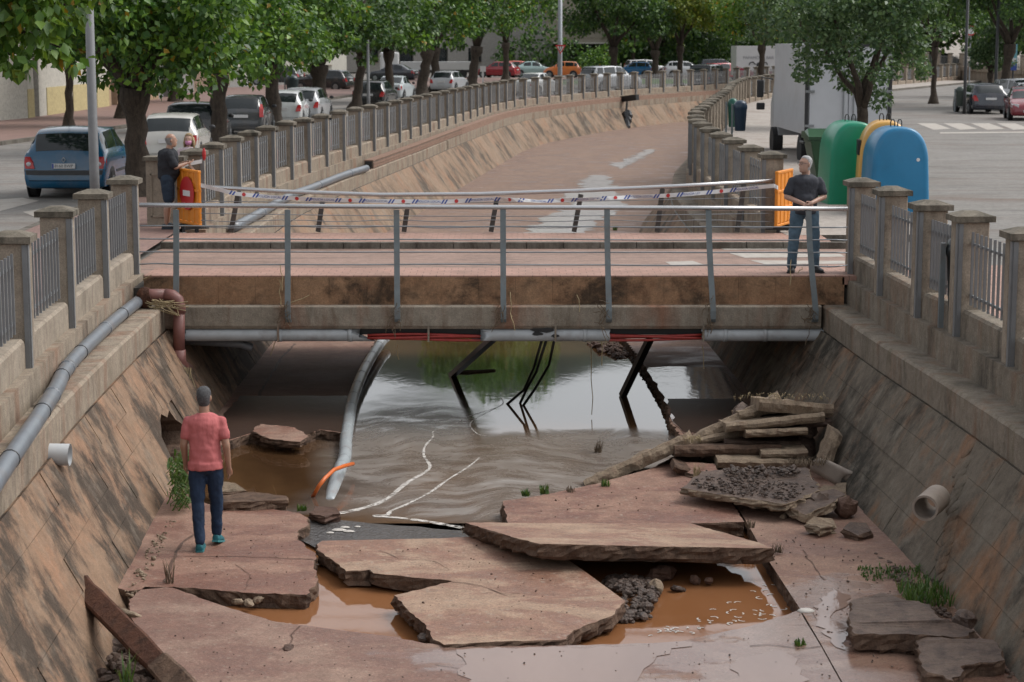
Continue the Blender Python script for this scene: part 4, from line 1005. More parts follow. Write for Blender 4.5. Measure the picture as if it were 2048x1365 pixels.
# dangling twigs and straw
def straws(name,lst,mat,label,r=.006):
    mb=MB()
    for (x0,y0,x1,y1,D,sd) in lst:
        rnd=random.Random(sd); a=P(x0,y0,D); b=P(x1,y1,D); pts=[a.lerp(b,k/4)+Vector((rnd.uniform(-.015,.015),rnd.uniform(-.03,.0),rnd.uniform(-.01,.01))) for k in range(5)]; mb.tube(pts,r,4)
    return tag(mb.build(name,M[mat]),label,'twigs',kind='stuff')
L_=[]
for x in (568,788,998,1206,1415,1618):
    rnd=random.Random(x)
    for k in range(16): 
        a=rnd.uniform(600,655); L_.append((x+rnd.uniform(-14,12),a,x+rnd.uniform(-20,18),a+rnd.uniform(-20,40),28.6+rnd.uniform(-.05,.05),x+k))
straws('caught_twigs',L_,'twig','flood twigs tangled round the feet of the front railing posts',.005)
straws('hanging_twigs',[(1022,585,1023,640,28.6,1),(1023,630,1030,662,28.6,2),(620,590,560,615,28.62,3),(562,530,566,580,28.6,4),(559,560,562,610,28.6,5),(285,560,303,550,28.5,6),(560,665,541,710,28.9,7),(1200,665,1205,730,28.8,8),(1404,690,1407,738,28.9,9),(795,690,796,720,28.9,10),(1182,690,1185,830,29.2,11),(1582,520,1581,570,28.6,12),(1605,535,1595,548,28.6,13),(1155,590,1160,625,28.6,14)],'straw','straws hanging from the bridge railing and pipe',.006)
straws('caught_straw',[(300+random.Random(k).uniform(-15,50),608+random.Random(k+50).uniform(-10,8),330+random.Random(k+9).uniform(-30,50),612+random.Random(k+5).uniform(-14,22),28.4,k) for k in range(26)],'straw','dry straw caught behind the red brown elbow pipe',.007)
straws('caught_straw',[(372+random.Random(k).uniform(-5,10),735,378+random.Random(k+9).uniform(-14,22),800+random.Random(k+5).uniform(-20,30),28.4,k) for k in range(10)],'straw','long dry stems hanging below the red brown pipe end',.006)
# hanging beams and cables
tag(MB().bar(P(985,678,30.0),P(903,752,33.0),.10,.09).build('hanging_beam',M['dark_trunk']),'black square duct hanging from the bridge down to a log, left one','duct')
tag(MB().bar(P(1300,678,30.0),P(1245,792,31.0),.10,.09).build('hanging_beam',M['dark_trunk']),'black square duct hanging from the bridge into bright water, right one','duct')
cabs=empty('hanging_cables',tuple(P(1095,682,29.3)),'three dark cables hanging from the bridge into the water','cables')
for pts in ([(1083,683,29.2),(1068,735,29.6),(1048,780,30.0),(1012,811,30.3)],[(1092,683,29.2),(1072,745,29.6),(1055,775,30.0),(1038,812,30.4)],[(1108,683,29.2),(1098,730,29.6),(1070,778,30.0),(1042,818,30.2)]):
    MB().tube([P(*p) for p in pts],.021,8).build('cable',M['dark_trunk'],cabs,smooth=True)
MB().tube([P(1012,809,30.3),P(1030,812,30.3),P(1044,818,30.2),P(1060,829,29.9)],.02,8).build('cable',M['dark_trunk'],cabs,smooth=True)
# curved pipe along the water
wp,q=pipe('curved_drain_pipe',[G(772,676,.02),G(762,686,.02),G(738,723,.02),G(719,762,.0),G(704,805,-.02),G(697,848,-.03),G(692,881,-.04),G(690,914,-.07),G(680,940,-.11),G(668,975,-.15),G(660,1010,-.2)],.085,'pipe_blue','long pale ribbed pipe curving along the left water edge')
for k in range(3,len(q)-8,2):
    t=(q[k+1]-q[k]).normalized(); MB().tube([q[k]-t*.015,q[k]+t*.015],.091,12).build('rib',M['pipe_blue'],wp,smooth=True)
oc=empty('orange_conduit',tuple(G(705,929,.1)),'bright orange conduit arching out of the water by the curved pipe','conduit')
MB().tube([G(706,928,.02),G(690,932,.10),G(668,940,.14),G(650,957,.1),G(638,972,.04),G(626,994,-.13)],.025,10).build('conduit_tube',M['orange_cable'],oc,smooth=True)
# far pipe on the left ledge and its brick casing
rt,q=pipe('far_grey_pipe',[G(466,456,1.7),G(523,425,1.7),G(580,392,1.7),G(622,377,1.7),G(685,352,1.7),G(733,337,1.7)],.10,'pipe_grey','grey pipe on the far left ledge running into a brick casing')
for k in (4,8,13,17):
    t=(q[k+1]-q[k]).normalized(); MB().tube([q[k]-t*.05,q[k]+t*.05],.11,12).build('coupling',M['pipe_grey'],rt,smooth=True)
bc=empty('brick_casing',tuple(G(735,337,1.6)),'low red brick casing running along the far left wall ledge','brick casing')
cas=[p for p in offs(SL,.58,1) if p.y>59.5 and p.y<150]; 
def casing(a,hw,z0,z1):
    o1=[];
    for i,p in enumerate(a):
        t=(a[min(i+1,len(a)-1)]-a[max(i-1,0)]).normalized(); n=Vector((t.y,-t.x,0))
        o1.append([tuple(p-n*hw+Vector((0,0,z0))),tuple(p+n*hw+Vector((0,0,z0))),tuple(p+n*hw+Vector((0,0,z1))),tuple(p-n*hw+Vector((0,0,z1)))])
    return o1
MB().loft(casing(cas,.13,1.6,1.83)).build('core',M['mortar'],bc)
brm=None; s=0
for i in range(len(cas)-1):
    if cas[i].y>82: break
    d=(cas[i+1]-cas[i]); L=d.length; d.normalize(); n=Vector((d.y,-d.x,0)); ang=math.atan2(-d.x,d.y)
    for k in range(4):
        for r,(z,o) in enumerate(((1.66,.135),(1.745,.135),(1.84,.0))):
            p=cas[i]+d*(L*(k+.5+(.25 if r==1 else 0))/4)+n*o
            if brm is None:
                brm=MB().box((0,0,0),(.03,.235,.07)).build('brick',M['brick'],bc,local=True); b=brm; top=MB().box((0,0,0),(.29,.235,.03)).build('brick',M['brick'],bc,local=True); top.location=(0,0,-.5)
            b=brm.copy() if r<2 else top.copy(); col.objects.link(b); b.parent=bc
            b.location=p+Vector((0,0,z))-bc.location; b.rotation_euler=(0,0,ang)
bpy.data.objects.remove(brm); bpy.data.objects.remove(top)
cas2=[p for p in cas if p.y>81.5]; MB().loft(casing(cas2,.145,1.6,1.86)).build('far_casing',M['brick'],bc)
MB().box(tuple(cas[0]+Vector((0,-.05,1.73))),(.2,.03,.18)).build('mouth',M['black'],bc)
# debris hanging from the far wall
dc=empty('wall_bracket',tuple(P(1260,200,125.4)),'black debris hooked on the far channel wall under a bracket','bracket')
MB().bar(P(1243,199,126.0),P(1275,195,125.0),.3,.35).build('bracket_head',M['black'],dc); hd=MB().tube([P(1254,203,125.4),P(1252,232,124.9),P(1254,256,124.2)],[.05,.10,.22],7)
for k in range(14):
    rnd=random.Random(k); hd.ball(P(1254+rnd.uniform(-3,3),228+k*2.2,124.8-k*.05),(.24*rnd.uniform(.5,1.2),.2,.26),6,5)
hd.build('hanging_debris',M['black'],dc)
# pipe outlets in the walls
wo_=empty('white_outlet_pipe',tuple(P(118,910,19.9)),'white plastic pipe stub poking out of the near left wall','pipe')
MB().tube([P(92,909,19.9),P(140,910,19.9)],.112,20,caps=False).build('pipe_sleeve',M['white_pvc'],wo_,smooth=True); MB().tube([P(100,909,19.9),P(139.5,910,19.9)],.098,20,caps=False).build('pipe_bore',M['white_pvc'],wo_,smooth=True)
o=empty('clay_outlet_pipe',tuple(P(1860,1015,20)),'round clay coloured pipe poking out of the right wall','pipe')
a=P(1850,1017,19.75); b=a+Vector((.21,.40,.02))
t=MB(); d=(b-a).normalized(); t.tube([a,b],.135,22,caps=False); t.tube([b,a],.112,22,caps=False)
x=d.cross(Vector((0,0,1))).normalized(); y=x.cross(d); ra=[[a+(x*math.cos(q_)+y*math.sin(q_))*r for q_ in [2*math.pi*k/22 for k in range(22)]] for r in (.135,.112)]; t.loft(ra,caps=False)
t.build('pipe_barrel',M['pipe_clay'],o,smooth=True)
mo=MB(); rnd=random.Random(8)
for k in range(60):
    f=rnd.random(); p=wpt(baR,offs(SR,lambda y:cR(y)+.03,-1),20.75-1.25*f+rnd.uniform(-.05,.05),1.1-1.0*f+rnd.uniform(-.05,.05)); mo.ball(p,(.022*rnd.uniform(.5,1.3),.13*rnd.uniform(.5,1),.11*rnd.uniform(.6,1.2)),9,6,rot=Euler((rnd.uniform(-.3,.3),R(35),0)).to_matrix())
mo.build('mortar_patch',M['wall_right'],o,smooth=True)
# leaning rusty beam
bm=empty('leaning_beam',tuple(G(365,1365,0)),'muddy rusty timber beam leaning from the left wall to the floor','beam')
A=P(166,1176,18.5); B=P(392,1405,16.0); q=[A.lerp(B,k/14) for k in range(15)]; rnd=random.Random(2); d=(B-A).normalized(); xx=Vector((1,0,.55)); xx=(xx-d*xx.dot(d)).normalized(); yy=xx.cross(d)
secs=[]
for p in q:
    w=.10*rnd.uniform(.93,1.07); h=.085*rnd.uniform(.9,1.1); secs.append([p+xx*(w*a)+yy*(h*b) for a,b in ((-1,-.8),(-.8,-1),(.8,-1),(1,-.8),(1,.8),(.8,1),(-.8,1),(-1,.8))])
MB().loft(secs).build('timber',M['rust'],bm)
q2=[A.lerp(B,.72+.28*k/6)+Vector((.0,-.03,.02)) for k in range(7)]; secs=[]
for p in q2:
    w=.112*rnd.uniform(.85,1.1); h=.1*rnd.uniform(.8,1.1); secs.append([p+xx*(w*a)+yy*(h*b) for a,b in ((-1,-.8),(-.8,-1),(.8,-1),(1,-.8),(1,.8),(.8,1),(-.8,1),(-1,.8))])
MB().loft(secs).build('concrete_crust',M['broken'],bm)
# ================================================================= barriers and tape
def barrier(loc,rz,label,ang_sign=True):
    b=empty('road_barrier',loc,label,'barrier','orange plastic barriers closing the bridge',rz)
    mb=MB(); W_,H_=.95,.98; mb.box((0,0,.6),(W_,.03,H_-.1)); mb.build('panel',M['orange'],b,local=True)
    fr_=MB()
    for x in (-W_/2+.03,-W_/4,0,W_/4,W_/2-.03): fr_.box((x,0,.58),(.05,.06,H_))
    for z in (.12,.42,.72,1.06): fr_.box((0,0,z),(W_,.066,.05))
    bevel(fr_.build('rib_frame',M['orange'],b,local=True),.01,1)
    for x in (-.3,.3):
        MB().box((x,0,.06),(.08,.45,.05)).build('foot',M['black'],b,local=True)
        MB().box((x,0,.0),(.05,.06,.14)).build('leg_stub',M['black'],b,local=True)
    if ang_sign:
        MB().disc((0.02,-.048,.66),.30,'y',28,.012).build('no_entry_disc',M['sign_red'],b,local=True); MB().box((.02,-.057,.66),(.3,.01,.1)).build('no_entry_bar',M['white'],b,local=True)
    return b
pL=G(382,452,2.02); barrier((-5.80,35.9,2.03),R(-57),'orange barrier with red no entry disc beside the man in shorts')
barrier((4.86,35.75,2.03),R(66),'orange barrier behind the man standing on the right',False)
tp=empty('police_tape',tuple(P(405,378,35.25)),'white police tape with blue stripes and red discs along the rear railing','tape')
tpx=[(402,371),(434,379),(472,388),(536,394),(620,399),(771,403),(890,404),(993,398),(1078,403),(1170,399),(1249,395),(1330,392),(1408,386),(1480,379),(1548,372),(1556,376)]
TQ=[P(x,y,35.28+.04*math.sin(x*.02)) for x,y in tpx]; q=[]
for i in range(len(TQ)-1):
    for j in range(6): q.append(TQ[i].lerp(TQ[i+1],j/6)+Vector((0,.01*math.sin(i*1.3+j),0)))
q.append(TQ[-1]); hw=.036
def tape_strip(q,hw,par): 
    vs=[]; n=len(q)
    for i,p in enumerate(q):
        tw=.35*math.sin(i*.33)+(.9 if 42<i<62 else 0)*math.sin(i*.5); u=Vector((0,-math.sin(tw),math.cos(tw))); vs.append((p,u))
    mb=MB().add([p+u*hw for p,u in vs]+[p-u*hw for p,u in vs],[(i,i+1,n+i+1,n+i) for i in range(n-1)]); return mb,vs
mbt,tv=tape_strip(q,hw,tp); ob=mbt.build('tape_band',M['white'],tp); md=ob.modifiers.new('s','SOLIDIFY'); md.thickness=.002
LL=[0]
for a,b in zip(q,q[1:]): LL.append(LL[-1]+(b-a).length)
def tpt(s):
    s=max(0,min(s,LL[-1]-1e-4)); i=max(k for k in range(len(LL)) if LL[k]<=s); i=min(i,len(q)-2); f=(s-LL[i])/(LL[i+1]-LL[i]); return q[i].lerp(q[i+1],f),(q[i+1]-q[i]).normalized(),(tv[i][1]*(1-f)+tv[i+1][1]*f).normalized()
txt=text_mesh('POLICÍA LOCAL',.058); dm=[]; s=.55; pl_=[]
def sslash(s0):
    for o in (0,.055):
        c,t,u=tpt(s0+o); nn=u.cross(t) if u.cross(t).y<0 else t.cross(u)
        vs=[c-t*.035-u*hw,c-t*.005-u*hw,c+t*.04+u*hw,c+t*.01+u*hw]; MB().add([v+nn*.004 for v in vs],[(0,1,2,3)]).build('blue_slash',M['sign_blue'],tp)
while s<LL[-1]-.5:
    sslash(s); c,t,u=tpt(s+.24); nn=u.cross(t) if u.cross(t).y<0 else t.cross(u)
    pl_.append(MB().add([c+nn*.005]+[c+nn*.005+(t*math.cos(a)+u*math.sin(a))*.034 for a in [2*math.pi*k/14 for k in range(14)]],[(0,k+1,(k+1)%14+1) for k in range(14)]).build('no_entry_disc',M['sign_red'],tp))
    sslash(s+.42); c,t,u=tpt(s+.70); nn=u.cross(t) if u.cross(t).y<0 else t.cross(u)
    o=link_mesh('lettering',txt,M['sign_blue'],tp); m3=Matrix((t,u-t*u.dot(t),nn)).transposed(); o.matrix_local=Matrix.Translation(c+nn*.004-tp.location)@m3.to_4x4()
    s+=.94
tp2=MB(); qq=[P(1548,372,35.3),P(1553,380,35.4),P(1557,420,35.5)]; tp2.add([p+Vector((.03,0,0)) for p in qq]+[p-Vector((.03,0,0)) for p in qq],[(0,1,4,3),(1,2,5,4)]); tp2.build('tape_tail',M['white'],tp)
t2=MB(); qq=[P(402,371,35.9),P(392,345,36.2),P(372,322,36.3)]; t2.add([p+Vector((.0,0,.03)) for p in qq]+[p-Vector((.0,0,.03)) for p in qq],[(0,1,4,3),(1,2,5,4)]); t2.build('tape_tail',M['white'],tp)
t3=MB(); qq=[P(368,330,36.6),P(388,326,36.65),P(404,323,36.7)]; t3.add([p+Vector((.0,0,.035)) for p in qq]+[p-Vector((.0,0,.035)) for p in qq],[(0,1,4,3),(1,2,5,4)]); t3.build('tape_tail',M['white'],tp)
tag(MB().ball(P(408,309,37),(.035,.03,.12),8,6).build('red_rag',M['sign_red']),'small red rag tied on the pier behind the orange barrier','rag')
# ================================================================= bins
def igloo(loc,colr,label,rz=0,slots=False,W_=1.24,H_=1.83,dp=1.24,lid=None):
    g=empty('igloo_bin',loc,label,'recycling bin','bell shaped recycling bins',rz)
    m=simple('igloo_'+str(len(bpy.data.materials)),colr,.32,.06,3,dirt=tuple(c*.55 for c in colr),dirtamt=.3)
    secs=[]
    def rr(w,d,z,e=.75):
        o=[]
        for k in range(32):
            a=2*math.pi*k/32; c,s_=math.cos(a),math.sin(a); p=2/ (1/e*1.6)
            o.append((w/2*math.copysign(abs(c)**e*1,c)*1.0,d/2*math.copysign(abs(s_)**e,s_),z))
        return o
    def arch(k,y):     # round-shouldered outline in the x-z plane
        o=[]
        for z,w in ((.0,1.05),(.4,1.03),(.8,1.0),(1.08,.975)): o.append((W_/2*w-(1-k)*.1,y,max(.03,z*H_/1.82)))
        for i in range(1,12):
            a=math.pi/2*i/12; o.append((W_/2*.97*math.cos(a)**.8-(1-k)*.1*math.cos(a),y,(1.11+.71*math.sin(a)**.92)*H_/1.82-(1-k)*.1*math.sin(a)))
        return o+[(0,y,H_-(1-k)*.1)]+[(-x,yy,z) for x,yy,z in reversed(o)]
    for k,y in ((0,-.5),(.55,-.49),(.85,-.465),(1,-.42),(1.03,0),(1,.42),(.85,.465),(.55,.49),(0,.5)): secs.append(arch(k,y*dp))
    smooth_ang(MB().loft(secs).build('shell',m,g,local=True),35)
    MB().loft([rr(W_*1.09,dp*1.09,.0,.62),rr(W_*1.09,dp*1.09,.07,.62)]).build('base_skirt',m,g,local=True)
    hk=MB()
    for dx in (-.07,.07): hk.tube([(dx-.04,0,H_-.03),(dx-.04,0,H_+.08),(dx-.02,0,H_+.13),(dx+.02,0,H_+.13),(dx+.04,0,H_+.08),(dx+.04,0,H_-.03)],.012,6)
    hk.build('lifting_hook',M['trim'],g,local=True)
    if slots:
        for y in (-.28,.02): MB().box((-W_/2*.985,y,1.36),(.06,.16,.3)).build('slot',M['black'],g,local=True)
    return g
gb=igloo((7.10,42.2,1.9),(.0,.27,.15),'green bell shaped recycling bin, left of the yellow and blue ones',R(4),W_=1.08)
gy=igloo((7.56,40.75,1.9),(.75,.42,.10),'yellow bell shaped recycling bin hidden between green and blue bins',R(-6),True,W_=1.06,dp=1.0,H_=1.9)
gl=igloo((7.55,39.5,1.9),(.012,.20,.40),'blue bell shaped recycling bin nearest the right fence',R(3),W_=1.14,dp=1.0)
MB().disc((.33,-.50,1.2),.035,'y',12,.01).build('round_sticker',M['white'],gl,local=True)
gw=empty('wheeled_container',(7.66,48,1.89),'dark green wheeled rubbish container behind the standing man','container')
m=simple('green_container',(.012,.06,.022),.45,.1,4); tb=MB()
tb.loft([[(-.42,-.5,.25),(.42,-.5,.25),(.42,.5,.25),(-.42,.5,.25)],[(-.62,-.62,1.2),(.62,-.62,1.2),(.62,.6,1.2),(-.62,.6,1.2)]]); bevel(tb.build('tub',m,gw,local=True),.04,2)
MB().box((0,0,1.22),(1.32,1.28,.07)).build('rim',m,gw,local=True); lm=MB(); lm.loft([[(x,-.66,1.25),(x,.1,1.42 if abs(x)<.6 else 1.36),(x,.6,1.34),(x,.6,1.25)] for x in (-.66,-.58,.58,.66)]); lm.build('lid',simple('green_lid',(.02,.09,.035),.4,.1,4),gw,local=True)
for x,y in ((-.45,-.45),(.45,-.45),(-.45,.45),(.45,.45)): MB().disc((x,y,.12),.12,'x',14,.06).build('wheel',M['tyre'],gw,local=True)
for s_ in (-1,1): MB().tube([(s_*.72,-.3,1.1),(s_*.72,.3,1.1)],.03,8).build('trunnion',M['trim'],gw,local=True)
def litter(loc,label,h=1.15,colr=(.015,.03,.05),tilt=0,r=.2):
    b=empty('litter_bin',loc,label,'litter bin'); m=simple('litter_'+str(len(bpy.data.materials)),colr,.3,.1,4)
    secs=[[(rr*math.cos(a),rr*math.sin(a)-.0,z) for a in [2*math.pi*k/20 for k in range(20)]] for z,rr in ((h-.75,r*.78),(h-.73,r*.82),(h-.1,r),(h-.06,r*1.08),(h,r*1.08),(h+.1,r*.95),(h+.17,r*.6),(h+.19,r*.1))]
    MB().loft(secs).build('bucket',m,b,local=True,smooth=True); MB().box((-r-.05,0,h/2+.02),(.06,.06,h+.1)).build('pole',M['rail_post'],b,local=True); return b
litter((5.42,23.8,2.02),'black domed litter bin half hidden behind the near right fence',.92,(.008,.012,.014),r=.22)
litter(tuple(at(1473,62,1.98)),'dark blue litter bin on a grey pole by the right bank fence',1.4,(.02,.05,.09),r=.2)
litter(tuple(at(1458,66,1.98)),'green litter bin just behind the blue one',1.35,(.0,.09,.06),r=.16)
litter(tuple(at(593,95,1.89)),'dark litter bin by the road between parked cars and tree trunks',1.7,(.03,.05,.055),r=.3)
litter(tuple(at(1905,97,2.0)),'small dark bin beside the lamp post on the right pavement',1.0,(.05,.07,.06),r=.22)
# ================================================================= people
def capsule(mb,pts,rs,n=12):
    pts=[Vector(p) for p in pts]; rs=list(rs)
    def sc(r,k): return (r[0]*k,r[1]*k) if isinstance(r,(tuple,list)) else r*k
    def av(r): return sum(r)/2 if isinstance(r,(tuple,list)) else r
    d0=(pts[0]-pts[1]).normalized(); d1=(pts[-1]-pts[-2]).normalized()
    P_=[pts[0]+d0*av(rs[0])*.85,pts[0]+d0*av(rs[0])*.55]+pts+[pts[-1]+d1*av(rs[-1])*.55,pts[-1]+d1*av(rs[-1])*.85]
    R_=[sc(rs[0],.35),sc(rs[0],.8)]+rs+[sc(rs[-1],.8),sc(rs[-1],.35)]
    return mb.tube(P_,R_,n)
def remesh(o,vox,sm=5,fac=.5):
    m=o.modifiers.new('remesh','REMESH'); m.mode='VOXEL'; m.voxel_size=vox; m.use_smooth_shade=True
    s=o.modifiers.new('smooth','SMOOTH'); s.iterations=sm; s.factor=fac
    return o
def torso(mb,hip,chest,neck,w_h,w_w,w_c,d_h=.115,d_c=.12,lean=None):
    """elliptic loft from hips to neck in local space (x across)"""
    hip=Vector(hip); chest=Vector(chest); neck=Vector(neck); secs=[]
    ax=Vector(lean) if lean else Vector((1,0,0)); ax.normalize(); up=(neck-hip).normalized(); fw=up.cross(ax).normalized()
    prof=[(-.06,w_h*.8,d_h*.85),(0,w_h,d_h),(.18,w_h*.97,d_h),(.38,w_w,d_h*.95),(.62,(w_w+w_c)/2,d_c),(.8,w_c,d_c*1.02),(.9,w_c*.93,d_c*.92),(.965,w_c*.62,d_c*.68),(1.0,.075,.075)]
    for f,w,d in prof:
        p=hip.lerp(neck,f); secs.append([p+ax*(w*math.cos(a))+fw*(d*math.sin(a)) for a in [2*math.pi*k/20 for k in range(20)]])
    mb.loft(secs); return mb
def hand(mb,w,d,side,size=1.0,curl=.5,pn=None):
    w=Vector(w); d=Vector(d).normalized(); pn=Vector(pn) if pn else Vector((side,0,0)); across=d.cross(pn).normalized()
    pc=w+d*.045*size
    mb.tube([w-d*.01,w+d*.03,w+d*.085],[(.026,.02),(.038,.018),(.036,.016)],8)
    for i,(o,l) in enumerate(((-.027,.07),(-.009,.08),(.009,.075),(.026,.06))):
        a=w+d*.08+across*o; b=a+d*l*.5-pn*curl*.012; c=b+d*l*.42-pn*curl*.03
        mb.tube([a,b,c],[.010,.009,.0075],6)
    a=w+d*.025-across*.03; b=a+d*.035-across*.022-pn*.01; mb.tube([a,b,b+d*.03-pn*.01],[.013,.011,.009],6)
def head(mb,c,yaw,pitch=0,s=1.0):
    m=(Matrix.Rotation(yaw,3,'Z')@Matrix.Rotation(pitch,3,'X')); c=Vector(c); T=lambda v:c+m@(Vector(v)*s)
    secs=[]   # faces local -y
    for z,w,yf,yb in ((-.118,.030,-.070,-.01),(-.105,.048,-.088,.02),(-.07,.060,-.093,.055),(-.03,.068,-.094,.082),(.01,.073,-.09,.095),(.05,.075,-.086,.095),(.085,.066,-.07,.08),(.108,.045,-.045,.055),(.12,.02,-.01,.03)):
        ring=[]
        for k in range(20):
            a=2*math.pi*k/20; ca,sa=math.cos(a),math.sin(a); y=(yb if sa>0 else -yf)*sa
            ring.append(T((w*ca,y,z)))
        secs.append(ring)
    mb.loft(secs)
    mb.tube([T((0,-.088,.03)),T((0,-.108,-.01)),T((0,-.112,-.022))],[.008*s,.012*s,.016*s],8)         # nose
    mb.tube([T((-.024,-.088,-.058)),T((0,-.096,-.057)),T((.024,-.088,-.058))],.008*s,6)   # lips
    mb.tube([T((-.045,-.078,.038)),T((0,-.092,.04)),T((.045,-.078,.038))],.010*s,6)      # brow
    for sx in (-1,1): mb.ball(T((sx*.076,.008,.0)),(.012*s,.024*s,.034*s),8,6)
    return T,m
ctex=bpy.data.textures.new('cloth_folds','CLOUDS'); ctex.noise_scale=.11; ctex.noise_depth=2
def folds(o,s=.02):
    m=o.modifiers.new('folds','DISPLACE'); m.texture=ctex; m.strength=s; m.mid_level=.5; m.texture_coords='LOCAL'; return o
def skinmat(name,c): 
    t=NT(name); c1=t.ramp(t.noise(t.co(False),14,4),[(.3,tuple(x*.88 for x in c)),(.7,c)]); m=t.out(c1,.5); t.b.inputs['Subsurface Weight'].default_value=.08; return m
def cloth(name,c,rough=.85,var=.14): 
    t=NT(name); o=t.co(False); c1=t.ramp(t.noise(o,3.5,6,.65),[(.3,tuple(x*(1-var) for x in c)),(.7,tuple(min(1,x*(1+var)) for x in c))]); h=t.noise(t.co(False,(1,1,.45)),7,4,.6,.5)
    return t.out(c1,rough,t.bump(h,.5,.035),Specular_IOR_Level=.25)
SK=skinmat('skin_tan',(.42,.24,.165)); SK2=skinmat('skin_light',(.52,.32,.24))
def shoe(a,heading,mat,sole,parent,pitch=0,L=.27):
    m=Matrix.Rotation(heading,3,'Z')@Matrix.Rotation(pitch,3,'X'); a=Vector(a); mb=MB(); secs=[]
    for y,w,h in ((-.085,.03,.06),(-.07,.042,.085),(-.02,.045,.095),(.04,.046,.085),(.10,.05,.06),(.15,.045,.045),(.18,.025,.03)):
        secs.append([a+m@Vector(v) for v in ((-w,y,-.075),(w,y,-.075),(w*1.02,y,-.045),(w*.7,y,-.075+h),(-w*.7,y,-.075+h),(-w*1.02,y,-.045))])
    mb.loft(secs); o=mb.build('shoe',mat,parent,local=True); o.modifiers.new('s','SUBSURF').levels=1; o.modifiers['s'].render_levels=1
    sm=MB(); sm.loft([[a+m@Vector(v) for v in ((-w,y,-.088),(w,y,-.088),(w,y,-.066),(-w,y,-.066))] for y,w in ((-.09,.034),(-.05,.047),(.05,.049),(.12,.054),(.17,.045),(.19,.02))]); sm.build('sole',sole,o,local=True)
    return o
def hair_cap(T,m,parent,mat,s=1.0,low=-.11,front=.05,fr_low=.055,thick=1.07,bald=False):
    mb=MB(); secs=[]; n=20
    for i,(z,w,yf,yb) in enumerate(((-.10,.042,0,.045),(-.075,.056,0,.066),(-.03,.070,0,.086),(.01,.076,0,.1),(.05,.078,-.03,.101),(.085,.070,-.072,.086),(.108,.048,-.05,.06),(.123,.02,-.02,.032))):
        if z<low: continue
        ring=[]
        for k in range(n):
            a=2*math.pi*k/n; ca,sa=math.cos(a),math.sin(a)
            y=yb*sa if sa>0 else -yf*sa*1.0
            if sa<0: y=(yf)*(-sa) 
            ring.append(T((w*ca*thick,y*thick,z*thick if z>0 else z)))
        if bald and z>.06: continue
        secs.append(ring)
    mb.loft(secs,caps=not bald); o=mb.build('hair',mat,parent,local=True,smooth=True); 
    m_=o.modifiers.new('s','SUBSURF'); m_.levels=1; m_.render_levels=1; return o
hm=lambda n,c: simple(n,c,.8,.45,60,bump=1.0)
# --- man walking away in the channel
pc=G(414,1096,0); man=empty('person',(pc.x,pc.y,0),'man in a coral red t-shirt and dark jeans walking away in the channel','person',rz=R(3))
def L2W(root,mbs): pass
b=MB(); shm=MB(); tr=MB()
NK=(-.0,.03,1.49); HP=(0,0,.95)
torso(b,(0,0,.93),(0,0,1.3),(0,.02,1.46),.135,.12,.145,.1,.105)
capsule(b,[(0,.02,1.44),(0,.03,1.54)],[.058,.056]); T,mm=head(b,(0,.035,1.635),R(180-4),R(2))
armL=[(-.175,.02,1.40),(-.222,-.005,1.13),(-.215,.09,.90)]; armR=[(.175,.02,1.40),(.232,-.02,1.12),(.25,.03,.87)]
for a,sd in ((armL,-1),(armR,1)):
    capsule(b,[Vector(a[0]).lerp(Vector(a[1]),.3),a[1]],[.046,.042]); capsule(b,a[1:],[.042,.027]); hand(b,a[2],(Vector(a[2])-Vector(a[1]))*1.0+Vector((0,.03,0)),sd,curl=.8)
legL=[(-.085,0,.92),(-.085,-.02,.50),(-.06,-.15,.10)]; legR=[(.09,0,.92),(.10,.12,.52),(.095,.16,.12)]
for l in (legL,legR): capsule(b,l[:2],[.085,.055]); capsule(b,l[1:],[.055,.036])
remesh(b.build('body',SK,man,local=True),.011,3)
torso(shm,(0,0,.93),(0,0,1.3),(0,.02,1.475),.178,.162,.182,.135,.128)
for a in (armL,armR): capsule(shm,[Vector(a[0])+Vector((0,0,-.012)),Vector(a[0]).lerp(Vector(a[1]),.62)],[.058,.064])
shm.loft([[(.192*math.cos(2*math.pi*k/20),.15*math.sin(2*math.pi*k/20),z) for k in range(20)] for z in (.87,.95)])
folds(remesh(shm.build('t_shirt',cloth('coral_shirt',(.58,.17,.17)),man,local=True),.012,4),.034 if 'shm'=='shm' else .028)
for l in (legL,legR): capsule(tr,[Vector(l[0])+Vector((0,0,.0)),Vector(l[0]).lerp(Vector(l[1]),.5),l[1]],[.102,.09,.072]); capsule(tr,[l[1],Vector(l[1]).lerp(Vector(l[2]),.4),Vector(l[2])+Vector((0,0,.01))],[.073,.068,.054])
tr.ball((0,0,.90),(.16,.12,.10),14,10)
folds(remesh(tr.build('jeans',cloth('dark_jeans',(.022,.042,.085),.8,.35),man,local=True),.012,4),.034 if 'tr'=='shm' else .028)
hair_cap(T,mm,man,hm('dark_grey_hair',(.10,.10,.105)),thick=1.045)
teal=simple('teal_shoe',(.01,.14,.17),.6,.2,20); shoe((-.062,-.125,.09),R(2),teal,simple('teal_sole',(.03,.2,.22),.5,.1,10),man,R(4)); shoe((.098,.19,.105),R(-10),teal,simple('pale_sole',(.05,.25,.27),.5,.1,10),man,R(-14))

